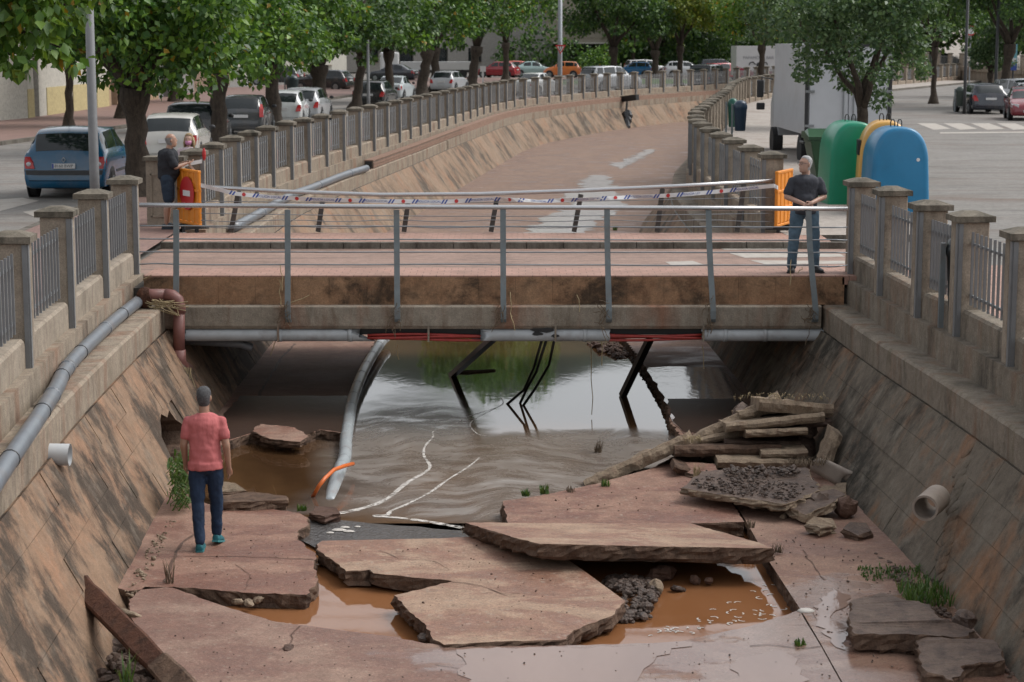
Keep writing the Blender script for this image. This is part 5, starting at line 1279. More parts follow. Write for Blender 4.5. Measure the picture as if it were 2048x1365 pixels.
# --- man standing with folded hands on the right
pc=G(1603,541,2.025); m2=empty('person',(pc.x,29.35,2.022),'grey haired man in a charcoal t-shirt and jeans standing behind the railing','person',rz=R(2))
b=MB(); shm=MB(); tr=MB()
torso(b,(0,0,.93),(0,0,1.3),(0,-.01,1.42),.14,.135,.15,.11,.12)
capsule(b,[(0,-.01,1.40),(0,-.03,1.50)],[.062,.060]); T,mm=head(b,(-.01,-.05,1.585),R(-62),R(-6),1.04)
armL=[(-.20,-.01,1.36),(-.275,-.04,1.11),(-.05,-.235,1.02)]; armR=[(.20,-.01,1.36),(.275,-.04,1.11),(.05,-.25,1.035)]
for a,sd in ((armL,-1),(armR,1)):
    capsule(b,[Vector(a[0]).lerp(Vector(a[1]),.3),a[1]],[.048,.045]); capsule(b,a[1:],[.044,.030])
hand(b,armL[2],(1,-.1,-.35),-1,curl=.5,pn=(0,1,.2)); hand(b,(.06,-.245,1.035),(-1,-.15,-.35),1,curl=.5,pn=(0,1,.2))
legL=[(-.10,0,.9),(-.155,-.03,.49),(-.175,.0,.09)]; legR=[(.10,0,.9),(.15,-.03,.49),(.165,.0,.09)]
for l in (legL,legR): capsule(b,l[:2],[.085,.055]); capsule(b,l[1:],[.055,.036])
remesh(b.build('body',SK2,m2,local=True),.011,3)
torso(shm,(0,0,.92),(0,0,1.3),(0,-.01,1.44),.185,.19,.212,.15,.15)
shm.ball((0,-.04,1.08),(.165,.135,.15),14,10); shm.loft([[(.198*math.cos(2*math.pi*k/20),.158*math.sin(2*math.pi*k/20),z) for k in range(20)] for z in (.86,.95)])
for a in (armL,armR): capsule(shm,[Vector(a[0])+Vector((0,0,-.015)),Vector(a[0]).lerp(Vector(a[1]),.7)],[.064,.075])
folds(remesh(shm.build('t_shirt',cloth('charcoal_shirt',(.055,.058,.07)),m2,local=True),.012,4),.034 if 'shm'=='shm' else .028)
for l in (legL,legR): capsule(tr,[Vector(l[0]),Vector(l[0]).lerp(Vector(l[1]),.5),l[1]],[.115,.098,.082]); capsule(tr,[l[1],Vector(l[1]).lerp(Vector(l[2]),.4),Vector(l[2])+Vector((0,0,-.01))],[.082,.078,.070])
tr.ball((0,0,.89),(.168,.125,.10),14,10)
folds(remesh(tr.build('jeans',cloth('faded_jeans',(.10,.16,.215),.85,.35),m2,local=True),.012,4),.034 if 'tr'=='shm' else .028)
hair_cap(T,mm,m2,hm('white_hair',(.5,.5,.5)),1.04,thick=1.05)
gls=MB()
for sx in (-1,1):
    c_=[T((sx*.032+.022*math.cos(a),-.098,.012+.016*math.sin(a))) for a in [2*math.pi*k/12 for k in range(13)]]; gls.tube(c_,.0025,5,caps=False); gls.tube([T((sx*.054,-.096,.016)),T((sx*.076,.0,.014))],.0022,5)
gls.tube([T((-.01,-.1,.016)),T((.01,-.1,.016))],.0022,5); gls.build('glasses',M['trim'],m2,local=True)
MB().tube([(-.0,-.15,.90),(.005,-.16,.84),(-.01,-.155,.80)],.012,6).build('key_ring',M['steel'],m2,local=True)
bs=simple('black_shoe',(.012,.012,.014),.5,.1,10)
shoe((-.18,-.03,.088),R(180-18),bs,bs,m2); shoe((.17,-.03,.088),R(180+28),bs,bs,m2)
# --- man in shorts on the left, turned to the woman
m3=empty('person',(-6.22,36.2,2.022),'bald man in a dark polo and denim shorts beside the left barrier','person',rz=R(0))
b=MB(); shm=MB(); tr=MB()
torso(b,(0,0,.93),(0,0,1.3),(.02,.0,1.43),.13,.14,.14,.14,.14,lean=(.35,1,0))
capsule(b,[(.02,0,1.41),(.05,0,1.5)],[.062,.060]); T,mm=head(b,(.07,.0,1.59),R(110),R(-4),1.03)
armR=[(.06,-.17,1.36),(.17,-.2,1.12),(.34,-.06,1.18)]; armL=[(.0,.2,1.36),(.12,.24,1.12),(.34,.1,1.2)]
for a,sd in ((armL,-1),(armR,1)):
    capsule(b,[Vector(a[0]).lerp(Vector(a[1]),.3),a[1]],[.048,.045]); capsule(b,a[1:],[.044,.030]); hand(b,a[2],(.6,.5,.1) if sd==1 else (.7,-.4,.1),sd,curl=.9,pn=(0,0,-1))
legL=[(-.02,.1,.9),(.0,.12,.49),(-.05,.13,.09)]; legR=[(-.0,-.1,.9),(.02,-.12,.49),(-.03,-.12,.09)]
for l in (legL,legR): capsule(b,l[:2],[.085,.06]); capsule(b,[l[1],Vector(l[1]).lerp(Vector(l[2]),.35)+Vector((-.02,0,0)),l[2]],[.056,.06,.036])
remesh(b.build('body',SK,m3,local=True),.012,3)
torso(shm,(-.01,0,.92),(0,0,1.3),(.02,0,1.45),.175,.19,.20,.185,.175,lean=(.35,1,0)); shm.ball((.07,0,1.06),(.17,.17,.16),14,10)
for a in (armL,armR): capsule(shm,[Vector(a[0]),Vector(a[0]).lerp(Vector(a[1]),.8)],[.08,.085])
folds(remesh(shm.build('polo_shirt',cloth('dark_polo',(.028,.030,.036)),m3,local=True),.013,4),.034 if 'shm'=='shm' else .028)
for l in (legL,legR): capsule(tr,[Vector(l[0]),Vector(l[0]).lerp(Vector(l[1]),.5),Vector(l[1])+Vector((0,0,.06))],[.125,.115,.105])
tr.ball((0,0,.93),(.16,.18,.13),14,10)
folds(remesh(tr.build('shorts',cloth('denim_shorts',(.028,.045,.07)),m3,local=True),.013,4),.034 if 'tr'=='shm' else .028)
hm_=MB(); hair_cap(T,mm,m3,hm('grey_side_hair',(.3,.29,.28)),1.03,thick=1.05,bald=True)
bs2=simple('navy_sneaker',(.02,.035,.05),.5,.1,10)
for y in (.13,-.12): shoe((-.03,y,.088),R(-80),bs2,bs2,m3)
# --- woman behind the pier
m4=empty('person',(-6.16,38.3,2.022),'blonde woman in a pale pink top with a pink mask behind the pier','person')
b=MB(); shm=MB(); tr=MB()
torso(b,(0,0,.9),(0,0,1.25),(0,0,1.37),.14,.11,.155,.1,.1)
capsule(b,[(0,0,1.33),(0,-.01,1.42)],[.048,.046]); T,mm=head(b,(0,-.02,1.50),R(-8),0,.95)
armL=[(-.17,0,1.3),(-.24,-.02,1.05),(-.1,-.15,.95)]; armR=[(.17,0,1.3),(.24,-.02,1.05),(.1,-.15,.95)]
for a,sd in ((armL,-1),(armR,1)): capsule(b,a[:2],[.042,.036]); capsule(b,a[1:],[.035,.024]); hand(b,a[2],(-sd,-.2,-.4),sd,.9,pn=(0,1,0))
legL=[(-.09,0,.87),(-.09,0,.47),(-.09,0,.09)]; legR=[(.09,0,.87),(.09,0,.47),(.09,0,.09)]
for l in (legL,legR): capsule(b,l[:2],[.08,.052]); capsule(b,l[1:],[.052,.034])
remesh(b.build('body',SK2,m4,local=True),.012,3)
torso(shm,(0,0,.85),(0,0,1.25),(0,0,1.375),.175,.15,.178,.13,.125)
for a in (armL,armR): capsule(shm,[Vector(a[0]),Vector(a[0]).lerp(Vector(a[1]),.5)],[.06,.06])
folds(remesh(shm.build('top',cloth('pale_pink_top',(.6,.5,.52)),m4,local=True),.013,4),.034 if 'shm'=='shm' else .028)
for l in (legL,legR): capsule(tr,l[:2],[.11,.075]); capsule(tr,l[1:],[.075,.06])
tr.ball((0,0,.88),(.17,.13,.12),14,10); folds(remesh(tr.build('trousers',cloth('pale_trousers',(.4,.38,.3)),m4,local=True),.013,4),.034 if 'tr'=='shm' else .028)
bh=hm('blonde_hair',(.42,.30,.16)); hair_cap(T,mm,m4,bh,.95,thick=1.16)
hb_=MB()
for k in range(26):
    a=R(-20+220*k/25); x,y=.078*math.cos(a),.07*math.sin(a)+.02; hb_.tube([T((x,y,.05)),T((x*1.25,y*1.15,-.06)),T((x*1.3,y*1.1,-.17-.02*math.sin(k*2.1)))],[.022,.026,.012],6)
hb_.build('loose_hair',bh,m4,local=True,smooth=True)
mk=MB(); mk.loft([[T((w*math.cos(a),-.03+(d)*math.sin(a)*1.0,z)) for a in [R(180+180*k/12) for k in range(13)]] for z,w,d in ((-.015,.066,.075),(-.05,.066,.086),(-.1,.05,.075))],closed=False); o=mk.build('face_mask',simple('pink_mask',(.6,.25,.42),.7,.05,9),m4,local=True,smooth=True); o.modifiers.new('t','SOLIDIFY').thickness=.006
for x in (-.09,.09): shoe((x,-.02,.088),R(180),bs2,bs2,m4)
# ================================================================= vehicles
PROF={
'hatch':[(-.5,.84,.42,.43,.34,.5),(-.492,.93,.62,.63,.26,.6),(-.482,.965,.80,.82,.23,.66),(-.468,.98,.92,.95,.21,.7),(-.43,.995,.95,1.16,.2,.74),(-.385,1,.95,1.33,.2,.76),(-.33,1,.95,1.40,.2,.77),(-.1,1,.945,1.43,.2,.78),(.05,1,.935,1.40,.2,.77),(.13,1,.925,1.26,.2,.77),(.20,1,.915,1.08,.2,.79),(.27,.99,.90,.92,.2,.84),(.38,.975,.84,.86,.2,.84),(.455,.93,.72,.74,.21,.8),(.485,.86,.60,.62,.24,.74),(.5,.76,.46,.47,.32,.6)],
'sedan':[(-.5,.84,.5,.51,.36,.5),(-.49,.94,.86,.88,.26,.7),(-.47,.97,.94,.96,.22,.8),(-.36,1,.97,.99,.2,.84),(-.30,1,.96,1.14,.2,.78),(-.2,1,.95,1.36,.2,.76),(-.12,1,.945,1.42,.2,.76),(.02,1,.935,1.42,.2,.76),(.1,1,.925,1.3,.2,.76),(.19,1,.915,1.05,.2,.79),(.25,.99,.90,.92,.2,.84),(.38,.975,.82,.84,.2,.84),(.46,.93,.70,.72,.21,.8),(.488,.86,.60,.62,.24,.74),(.5,.76,.46,.47,.32,.6)],
'suv':[(-.5,.86,.5,.51,.4,.55),(-.492,.95,.80,.82,.32,.7),(-.484,.975,1.0,1.03,.3,.76),(-.47,.99,1.07,1.25,.28,.78),(-.45,1,1.08,1.45,.27,.8),(-.42,1,1.08,1.6,.27,.82),(-.1,1,1.07,1.66,.27,.82),(.08,1,1.05,1.62,.27,.81),(.15,1,1.04,1.45,.27,.8),(.22,1,1.03,1.2,.27,.82),(.28,.99,1.01,1.03,.27,.86),(.4,.975,.95,.97,.27,.86),(.465,.94,.84,.86,.28,.82),(.49,.88,.68,.7,.3,.76),(.5,.78,.52,.53,.38,.6)],
'van':[(-.5,.88,.5,.51,.4,.6),(-.495,.96,.9,.92,.3,.8),(-.49,.985,1.08,1.3,.28,.86),(-.48,1,1.09,1.7,.27,.87),(-.46,1,1.09,1.85,.27,.88),(-.1,1,1.08,1.9,.27,.88),(.14,1,1.06,1.86,.27,.87),(.22,1,1.05,1.6,.27,.84),(.30,1,1.03,1.25,.27,.84),(.36,.99,1.0,1.02,.27,.86),(.43,.96,.92,.94,.27,.84),(.48,.9,.78,.8,.3,.78),(.5,.8,.52,.53,.38,.6)]}
WIN={'hatch':dict(rear=(-.462,-.388),side=[(-.40,-.325),(-.31,-.09),(-.065,.13)],front=(.06,.262)),
'sedan':dict(rear=(-.345,-.21),side=[(-.24,-.07),(-.045,.13)],front=(.03,.24)),
'suv':dict(rear=(-.478,-.428),side=[(-.44,-.30),(-.28,-.06),(-.035,.16)],front=(.09,.272)),
'van':dict(rear=(-.486,-.467),side=[(-.45,-.26),(-.23,.0),(.03,.24)],front=(.15,.35))}
carmats={}
def paint(c,rough=.25):
    k=tuple(c)
    if k not in carmats:
        m=simple('car_paint_%d'%len(carmats),c,rough,.06,2,dirt=(.22,.17,.13),dirtamt=.25); m.node_tree.nodes['Principled BSDF'].inputs['Coat Weight'].default_value=.6; carmats[k]=m
    return carmats[k]
def car(label,x,y,rz,colr,kind='hatch',L=3.9,W=1.65,H=None,lamps='low',near=False,plate=None,z=ZR,cat='car',group='cars parked along the streets',trimbump=False,wagon_rails=False):
    root=empty('parked_car',(x,y,z),label,cat,group,rz); pr=PROF[kind]; base=max(p[3] for p in pr); H=H or base; zs=H/base; hw=W/2; pm=paint(colr)
    S=[]
    for t,wf,B,Rf,zb,wr in pr:
        w=hw*wf; r=hw*wr if Rf>B+.03 else hw*wr; Bz=B*zs; Rz=Rf*zs; zb_=zb*zs
        S.append((t*L,[(0,zb_),(w*.85,zb_),(w*.96,zb_+.05),(w,zb_+(Bz-zb_)*.35),(w*1.0,zb_+(Bz-zb_)*.7),(w*.985,Bz-.05*zs),(w*.94,Bz),(w*.94+(r-w*.94)*.5,(Bz+Rz)/2),(r,Rz-.06*zs if Rz-Bz>.1 else (Rz*.7+Bz*.3)),(r-.05,Rz-.015),(r*.5,Rz+.0),(0,Rz+.008)]))
    secs=[]
    for yy,h in S:
        ring=[(a,yy,b_) for a,b_ in h]+[(-a,yy,b_) for a,b_ in reversed(h[1:-1])]; secs.append(ring)
    bo=MB().loft(secs).build('body',pm,root,local=True); smooth_ang(bo,50)
    def pt(t,h,side=1,off=0.0):
        yy=t*L
        for i in range(len(S)-1):
            if S[i][0]<=yy<=S[i+1][0]: break
        f=(yy-S[i][0])/(S[i+1][0]-S[i][0]); k=int(min(h,10.999)); g=h-k
        def ev(s): 
            a=s[1][k]; b_=s[1][k+1]; return Vector((a[0]+(b_[0]-a[0])*g,0,a[1]+(b_[1]-a[1])*g))
        v=ev(S[i]).lerp(ev(S[i+1]),f); return Vector((v.x*side,yy,v.z))
    def patch(name,ts,hs,side,mat,off=.006,full=False,par=root):
        mb=MB(); grid=[]
        T_=[ts[0]+(ts[1]-ts[0])*i/4 for i in range(5)]
        if full: Hs=[(h,1) for h in [hs[0]+(hs[1]-hs[0])*i/4 for i in range(5)]]+[(h,-1) for h in [hs[1]-(hs[1]-hs[0])*i/4 for i in range(1,5)]]
        else: Hs=[(hs[0]+(hs[1]-hs[0])*i/3,side) for i in range(4)]
        for t in T_: grid.append([pt(t,h,s_) for h,s_ in Hs])
        m_=len(Hs); vs=[]
        for i in range(5):
            for j in range(m_):
                a=grid[min(i+1,4)][j]-grid[max(i-1,0)][j]; b_=grid[i][min(j+1,m_-1)]-grid[i][max(j-1,0)]; n=a.cross(b_)
                if n.length>0: n.normalize()
                c=Vector((0,0,.8*zs)); 
                if n.dot(grid[i][j]-Vector((0,grid[i][j].y*.6,.8*zs)))<0: n=-n
                vs.append(grid[i][j]+n*off)
        mb.add(vs,[(i*m_+j,i*m_+j+1,(i+1)*m_+j+1,(i+1)*m_+j) for i in range(4) for j in range(m_-1)])
        return mb.build(name,mat,par,local=True,smooth=True)
    w_=WIN[kind]
    patch('rear_window',w_['rear'],(8.35,11),1,M['glass'],full=True); patch('windscreen',w_['front'],(8.1,11),1,M['glass'],full=True)
    for s_ in (-1,1):
        for i,ts in enumerate(w_['side']): patch('side_window',ts,(6.25,7.95),s_,M['glass'])
    # wheels
    rw=.30 if kind in('hatch','sedan') else .34
    for s_ in (-1,1):
        for ty in (-.31,.325):
            MB().disc((s_*(hw*1.0-.004),ty*L,rw+.03),rw+.065,'x',24,.02).build('wheel_arch',M['trim'],root,local=True)
            wl=MB().disc((s_*(hw-.08),ty*L,rw),rw,'x',24,.2).build('wheel',M['tyre'],root,local=True)
            rm=MB().disc((s_*(hw+.025),ty*L,rw),rw*.64,'x',18,.015)
            for k in range(5): 
                a=2*math.pi*k/5; rm.bar((s_*(hw+.036),ty*L,rw),(s_*(hw+.036),ty*L+rw*.6*math.cos(a),rw+rw*.6*math.sin(a)),.05,.012)
            rm.build('rim',M['rim'],wl,local=True)
        MB().ball((s_*(hw+.10),(w_['front'][1]-.075)*L,pt(w_['front'][0],6).z+.06),(.10,.05,.07),8,6).build('wing_mirror',M['trim'] if not near else pm,root,local=True,smooth=True)
    zl=pt(-.462 if kind!='van' else -.489,6).z
    for s_ in (-1,1):
        if lamps=='high': 
            o=MB().loft([[(s_*(hw*.80),-.497*L-.0,zl-.25),(s_*(hw*.965),-.485*L,zl-.25),(s_*(hw*.97),-.468*L,zl-.25),(s_*hw*.8,-.46*L,zl-.25)],[(s_*(hw*.80),-.487*L,zl+.06),(s_*(hw*.955),-.47*L,zl+.06),(s_*(hw*.96),-.45*L,zl+.06),(s_*hw*.8,-.45*L,zl+.06)],[(s_*(hw*.82),-.465*L,zl+.22),(s_*(hw*.90),-.45*L,zl+.22),(s_*(hw*.90),-.44*L,zl+.22),(s_*hw*.82,-.44*L,zl+.22)]]).build('tail_lamp',M['lamp_red'],root,local=True)
        else:
            z0=zl-.30*zs; o=MB().loft([[(s_*hw*.70,-.506*L,z0),(s_*hw*.93,-.493*L,z0),(s_*hw*.985,-.46*L,z0),(s_*hw*.7,-.46*L,z0)],[(s_*hw*.74,-.497*L,z0+.13),(s_*hw*.955,-.486*L,z0+.13),(s_*hw*.995,-.445*L,z0+.13),(s_*hw*.7,-.45*L,z0+.13)],[(s_*hw*.82,-.49*L,z0+.26),(s_*hw*.945,-.476*L,z0+.26),(s_*hw*.975,-.445*L,z0+.26),(s_*hw*.8,-.44*L,z0+.26)]]).build('tail_lamp',M['lamp_red'],root,local=True)
            if near: MB().ball((s_*hw*.84,-.497*L,z0+.1),(.055,.02,.05),10,6).build('reverse_lamp',M['lamp_clear'],o,local=True)
        MB().loft([[(s_*hw*.55,.494*L,.58*zs),(s_*hw*.9,.474*L,.58*zs),(s_*hw*.95,.44*L,.6*zs),(s_*hw*.5,.44*L,.6*zs)],[(s_*hw*.55,.487*L,.70*zs),(s_*hw*.86,.462*L,.72*zs),(s_*hw*.92,.43*L,.74*zs),(s_*hw*.5,.43*L,.72*zs)]]).build('headlight',M['lamp_clear'],root,local=True)
    pz=.72*zs if not near else .70; 
    MB().box((0,-.5*L-.0,pz if kind!='suv' else .85*zs),(.52,.03,.11)).build('number_plate',M['plate'],root,local=True)
    MB().box((0,.5*L+.0,.42*zs),(.52,.03,.11)).build('number_plate',M['plate'],root,local=True)
    if trimbump or near:
        zz_=.50*zs; MB().loft([[(-hw*.97,-.47*L,zz_),(-hw*.9,-.497*L,zz_),(-hw*.6,-.509*L,zz_),(hw*.6,-.509*L,zz_),(hw*.9,-.497*L,zz_),(hw*.97,-.47*L,zz_)],[(-hw*.985,-.47*L,zz_+.10),(-hw*.92,-.495*L,zz_+.1),(-hw*.6,-.507*L,zz_+.1),(hw*.6,-.507*L,zz_+.1),(hw*.92,-.495*L,zz_+.1),(hw*.985,-.47*L,zz_+.10)]],closed=False).build('bumper_strip',M['trim'],root,local=True)
    if near:
        for sx in (-1,1): MB().box((sx*(hw*1.0),-.02*L,.52*zs),(.02,L*.33,.06)).build('side_moulding',M['trim'],root,local=True)
    if wagon_rails:
        for sx in (-1,1): MB().tube([(sx*hw*.74,-.38*L,base*zs-.02),(sx*hw*.76,-.2*L,base*zs+.05),(sx*hw*.76,.02*L,base*zs+.04),(sx*hw*.74,.1*L,base*zs-.03)],.018,6).build('roof_rail',M['trim'],root,local=True)
    return root,pt,hw,L,zs
# hero: blue hatchback
c=G(137,387,ZR); rt,pt,hw,L,zs=car('blue three-door hatchback parked left of the lamp post with white number plate',-9.98,46.6,R(0),(.0,.065,.14),'hatch',4.0,1.86,1.56,near=True)
for o in kids(rt):
    if o.name.startswith('number_plate') and o.data.vertices[0].co.y<0: o.location=(0,-.012,.04); pl0=o
tm=text_mesh('8160 BWP',.098); o=link_mesh('lettering',tm,M['plate_ink'],pl0,(0.01,-.5*L-.017,.70),(R(90),0,0)); o.scale=(.95,1,1)
MB().box((-.235,-.5*L-.016,.70),(.04,.004,.10)).build('blue_band',M['sign_blue'],pl0,local=True)
lg=MB(); 
for s_ in (1,-1):
    a=[(0,-.495*L-.006,.92),(s_*.038,-.495*L-.006,.865),(0,-.495*L-.006,.81)]; lg.tube(a,.010,6)
o=lg.build('diamond_badge',M['rim'],rt,local=True); o.location=(0,-.002,.01)
MB().tube([(0,-.33*L,1.40),(-.03,-.30*L,1.62),(-.06,-.34*L,1.78)],.006,5).build('aerial',M['black'],rt,local=True)
MB().tube([(.0,-.472*L,.95),(.16,-.462*L,.985),(.34,-.46*L,.99)],.009,5).build('rear_wiper',M['black'],rt,local=True)
for sx in (-1,1): MB().box((sx*(hw*1.005),.02*L,.82),(.02,.14,.03)).build('door_handle',M['trim'],rt,local=True)
gr='cars parked along the streets'
SILV=(.36,.37,.385); WHT=(.55,.55,.54); BLK=(.012,.014,.016); DGR=(.05,.055,.06)
def cp(x,D): v=P(x,682,D); return v.x
for a in [
 ('cream white hatchback right behind the big tree trunk, rear plate showing',cp(345,56),57.6,2,(.42,.41,.38),'hatch',3.9,1.66,1.47,'low',1),
 ('black estate car with roof rails behind the cream white hatchback',-10.35,66.3,2,BLK,'suv',4.4,1.78,1.52,'low',0),
 ('dark grey hatchback with tall red tail lamps behind the fence posts',-9.95,75.5,1,DGR,'hatch',4.0,1.7,1.50,'high',0),
 ('pale silver hatchback mostly hidden behind the fourth tree trunk',-9.35,83.5,0,(.5,.52,.52),'hatch',3.9,1.65,1.48,'low',0),
 ('silver hatchback with round red tail lamps left of the fifth tree trunk',-8.9,87.5,-4,SILV,'hatch',4.0,1.7,1.50,'low',0),
 ('black hatchback by the grey lamp pole behind the left fence',-7.1,105,-8,BLK,'hatch',4.0,1.72,1.46,'low',0),
 ('pale blue small car beside the black hatchback',cp(795,118),118,-10,(.42,.46,.48),'sedan',4.1,1.68,1.45,'low',0),
 ('small silver hatchback behind the curve of the left fence',cp(902,137),137,-16,SILV,'hatch',3.9,1.66,1.46,'low',0),
 ('white silver car just behind the far fence bend',cp(1073,127),129,-28,(.52,.53,.52),'sedan',4.1,1.7,1.45,'low',0),
 ('silver off-roader with tinted rear glass by the far fence',cp(1220,138),140,-52,(.40,.42,.44),'suv',4.5,1.8,1.75,'low',0),
 ('dark red hatchback parked across the far lawn',cp(997,188),190,70,(.26,.012,.02),'hatch',3.9,1.7,1.5,'low',0),
 ('red and white car half behind the dark red hatchback',cp(1020,196),197,75,(.6,.12,.08),'hatch',3.9,1.7,1.5,'low',0),
 ('pale teal saloon left of the orange hatchback',cp(1066,192),194,-82,(.27,.38,.37),'sedan',4.4,1.72,1.48,'low',0),
 ('orange small hatchback parked across the far lawn',cp(1124,188),190,83,(.62,.17,.04),'hatch',3.55,1.62,1.52,'low',0),
 ('blue small hatchback behind the silver off-roader',cp(1268,188),190,74,(.01,.12,.28),'hatch',3.6,1.64,1.48,'low',0),
 ('white car with red tail lamp behind the blue small hatchback',cp(1288,198),199,-75,(.62,.62,.62),'suv',4.2,1.75,1.6,'high',0),
 ('pale silver five-door hatchback behind the yellowing tree',cp(1366,190),192,-84,(.55,.56,.58),'hatch',4.2,1.75,1.52,'low',0),
 ('dark grey van behind the far fence right of the yellowing tree',cp(1416,146),148,-24,(.05,.055,.06),'van',4.4,1.8,1.75,'low',0),
 ('red estate car partly hidden by the white food trailer',cp(1448,178),179,-60,(.40,.03,.04),'suv',4.2,1.7,1.5,'low',0),
 ('dark car beyond the red estate car',cp(1432,205),206,-80,(.03,.035,.05),'suv',4.3,1.75,1.6,'low',0),
 ('black car seen from behind at the right roadside',cp(1962,96),98,2,(.012,.018,.03),'hatch',4.1,1.75,1.46,'low',0),
 ('silver car behind the dark red saloon at the right picture edge',cp(2050,99),101,-168,SILV,'suv',4.3,1.8,1.6,'low',0),
 ('dark red saloon nose-on at the right picture edge',cp(2046,89),90,170,(.16,.01,.02),'sedan',4.2,1.7,1.45,'low',0),
 ('black car under the left trees at the edge of the road',cp(652,140),141,70,BLK,'hatch',4.2,1.72,1.46,'low',0),
 ('black hatchback far left behind the road crossing',cp(560,158),159,75,(.015,.02,.02),'hatch',4.2,1.72,1.46,'low',0),
 ('dark car in the shade left of the white truck bed',cp(790,172),173,75,(.02,.025,.035),'sedan',4.2,1.72,1.46,'low',0)]:
    car(a[0],a[1],a[2],R(a[3]),a[4],a[5],a[6],a[7],a[8],a[9],group=gr)
# box lorry on the right
tk=empty('box_lorry',(9.35,56,ZR),'white box lorry with closed rear doors behind the round tree','lorry',rz=R(1))
bx=MB(); bx.box((0,3.0,2.15),(2.36,6.0,2.5)); bo=bx.build('cargo_box',simple('lorry_white',(.6,.62,.66),.35,.05,2,dirt=(.35,.33,.3),dirtamt=.35),tk,local=True)
fr_=MB()
for x in (-1.18,1.18): fr_.box((x*.985,-.02,2.15),(.09,.08,2.5))
fr_.box((0,-.02,3.37),(2.36,.08,.08)); fr_.box((0,-.02,.93),(2.36,.08,.08)); fr_.build('rear_frame',M['trim'],bo,local=True)
for sx in (-1,1):
    d=MB().box((sx*.55,-.015,2.15),(1.06,.05,2.36)).build('rear_door',simple('lorry_door',(.64,.66,.7),.35,.05,2),bo,local=True)
    for z in (1.15,2.1,3.1): MB().box((sx*1.08,-.06,z),(.26,.03,.07)).build('hinge',M['steel'],d,local=True) if False else MB().box((sx*1.08,-.06,z),(.26,.03,.07)).build('hinge',M['steel'],tk,local=True)
    MB().tube([(sx*.14,-.07,.98),(sx*.14,-.07,3.3)],.018,6).build('lock_rod',M['steel'],tk,local=True)
MB().box((.22,-.08,1.3),(.26,.05,.12)).build('door_latch',M['steel'],tk,local=True)
ch=MB(); ch.box((0,3.4,.78),(.9,7.2,.16)); ch.box((0,.1,.55),(2.1,.12,.14)); ch.build('chassis',M['trim'],tk,local=True)
for sx in (-1,1):
    for y in (1.2,6.6): MB().disc((sx*1.0,y,.42),.42,'x',24,.3).build('wheel',M['tyre'],tk,local=True)
    MB().box((sx*.92,-.02,.62),(.3,.05,.12)).build('tail_lamp',M['lamp_red'],tk,local=True)
cbm=MB(); cbm.loft([[(-1.0,6.2,.6),(1.0,6.2,.6),(1.0,7.9,.6),(-1.0,7.9,.6)],[(-1.0,6.2,1.5),(1.0,6.2,1.5),(1.0,7.9,1.5),(-1.0,7.9,1.5)],[(-.95,6.2,2.4),(.95,6.2,2.4),(.95,7.4,2.4),(-.95,7.4,2.4)]]); cbm.build('cab',simple('cab_grey',(.45,.46,.48),.4,.1,2),tk,local=True)
for sx in (-1,1):
    a=MB().tube([(sx*1.0,7.5,2.3),(sx*1.35,7.5,2.35),(sx*1.38,7.5,1.95)],.03,6); a.build('mirror_arm',M['trim'],tk,local=True)
    mb=MB().box((sx*1.40,7.5,2.0),(.22,.1,.55)); bevel(mb.build('mirror',M['trim'],tk,local=True),.04,2); bevel(MB().box((sx*1.38,7.5,1.45),(.26,.1,.22)).build('mirror',M['trim'],tk,local=True),.03,2)
lt=text_mesh('',.1) if False else None
# food trailer
ft=empty('food_trailer',(cp(1515,170),172,ZR),'white food trailer with a dark red curved skirt behind the far fence','trailer',rz=R(6))
MB().box((0,1.2,1.75),(4.0,2.2,2.5)).build('box_body',simple('trailer_white',(.62,.6,.6),.4,.05,2),ft,local=True)
sk=MB(); pts=[(-2.0+4.0*k/12,0,1.05-.35*math.sin(math.pi*k/12)+.25*(1-k/12)) for k in range(13)]
sk.add([(x,.085,z) for x,_,z in pts]+[(x,.085,.5) for x,_,z in pts],[(k,k+1,14+k,13+k) for k in range(12)]); sk.build('red_skirt',simple('trailer_red',(.3,.02,.05),.4,.05,2),ft,local=True)
lt=text_mesh('PAPAMÓVIL BAR',.36); 
link_mesh('lettering',lt,simple('grey_print',(.25,.25,.27),.5,.05,3),ft,(-.1,.08,2.0),(R(90),0,0))
em=MB()
for s_ in (-1,1): em.tube([(s_*.25-.1,.08,1.45),(s_*.45-.1,.08,1.65),(s_*.7-.1,.08,1.6),(s_*.8-.1,.08,1.4)],.05,6)
em.ball((-.1,.08,1.42),(.16,.02,.2),8,6); em.build('winged_emblem',M['trim'],ft,local=True)
for x in (-1,1): MB().disc((x,.2,.35),.33,'y',18,.2).build('wheel',M['tyre'],ft,local=True)
t2_=empty('white_van',(cp(1590,182),185,ZR),'white van standing right of the food trailer behind tree leaves','van',rz=R(10)); bv=MB(); bv.box((0,0,1.5),(4.8,2,2.2)); bevel(bv.build('van_body',simple('van_white',(.6,.6,.62),.4,.05,2),t2_,local=True),.2,3)
for x in (-1.5,1.5): MB().disc((x,-.95,.35),.33,'y',18,.2).build('wheel',M['tyre'],t2_,local=True)
MB().box((-1.6,-1.01,1.9),(1.1,.02,.6)).build('window',M['glass'],t2_,local=True)
tb_=empty('flatbed_lorry',(cp(875,182),184,ZR),'white flatbed lorry standing behind the far left trees','lorry',rz=R(4)); 
MB().box((0,0,1.2),(6.6,2.2,.7)).build('flatbed',simple('bed_white',(.55,.56,.56),.5,.05,2),tb_,local=True); MB().box((0,-.9,.7),(6.4,.1,.2)).build('underframe',M['black'],tb_,local=True)
bevel(MB().box((-4.3,0,1.4),(1.7,2.1,2.0)).build('cab',M['white'],tb_,local=True),.15,2)
for x in (-4.3,-1.5,2.3): MB().disc((x,-1.0,.42),.42,'y',18,.25).build('wheel',M['tyre'],tb_,local=True)
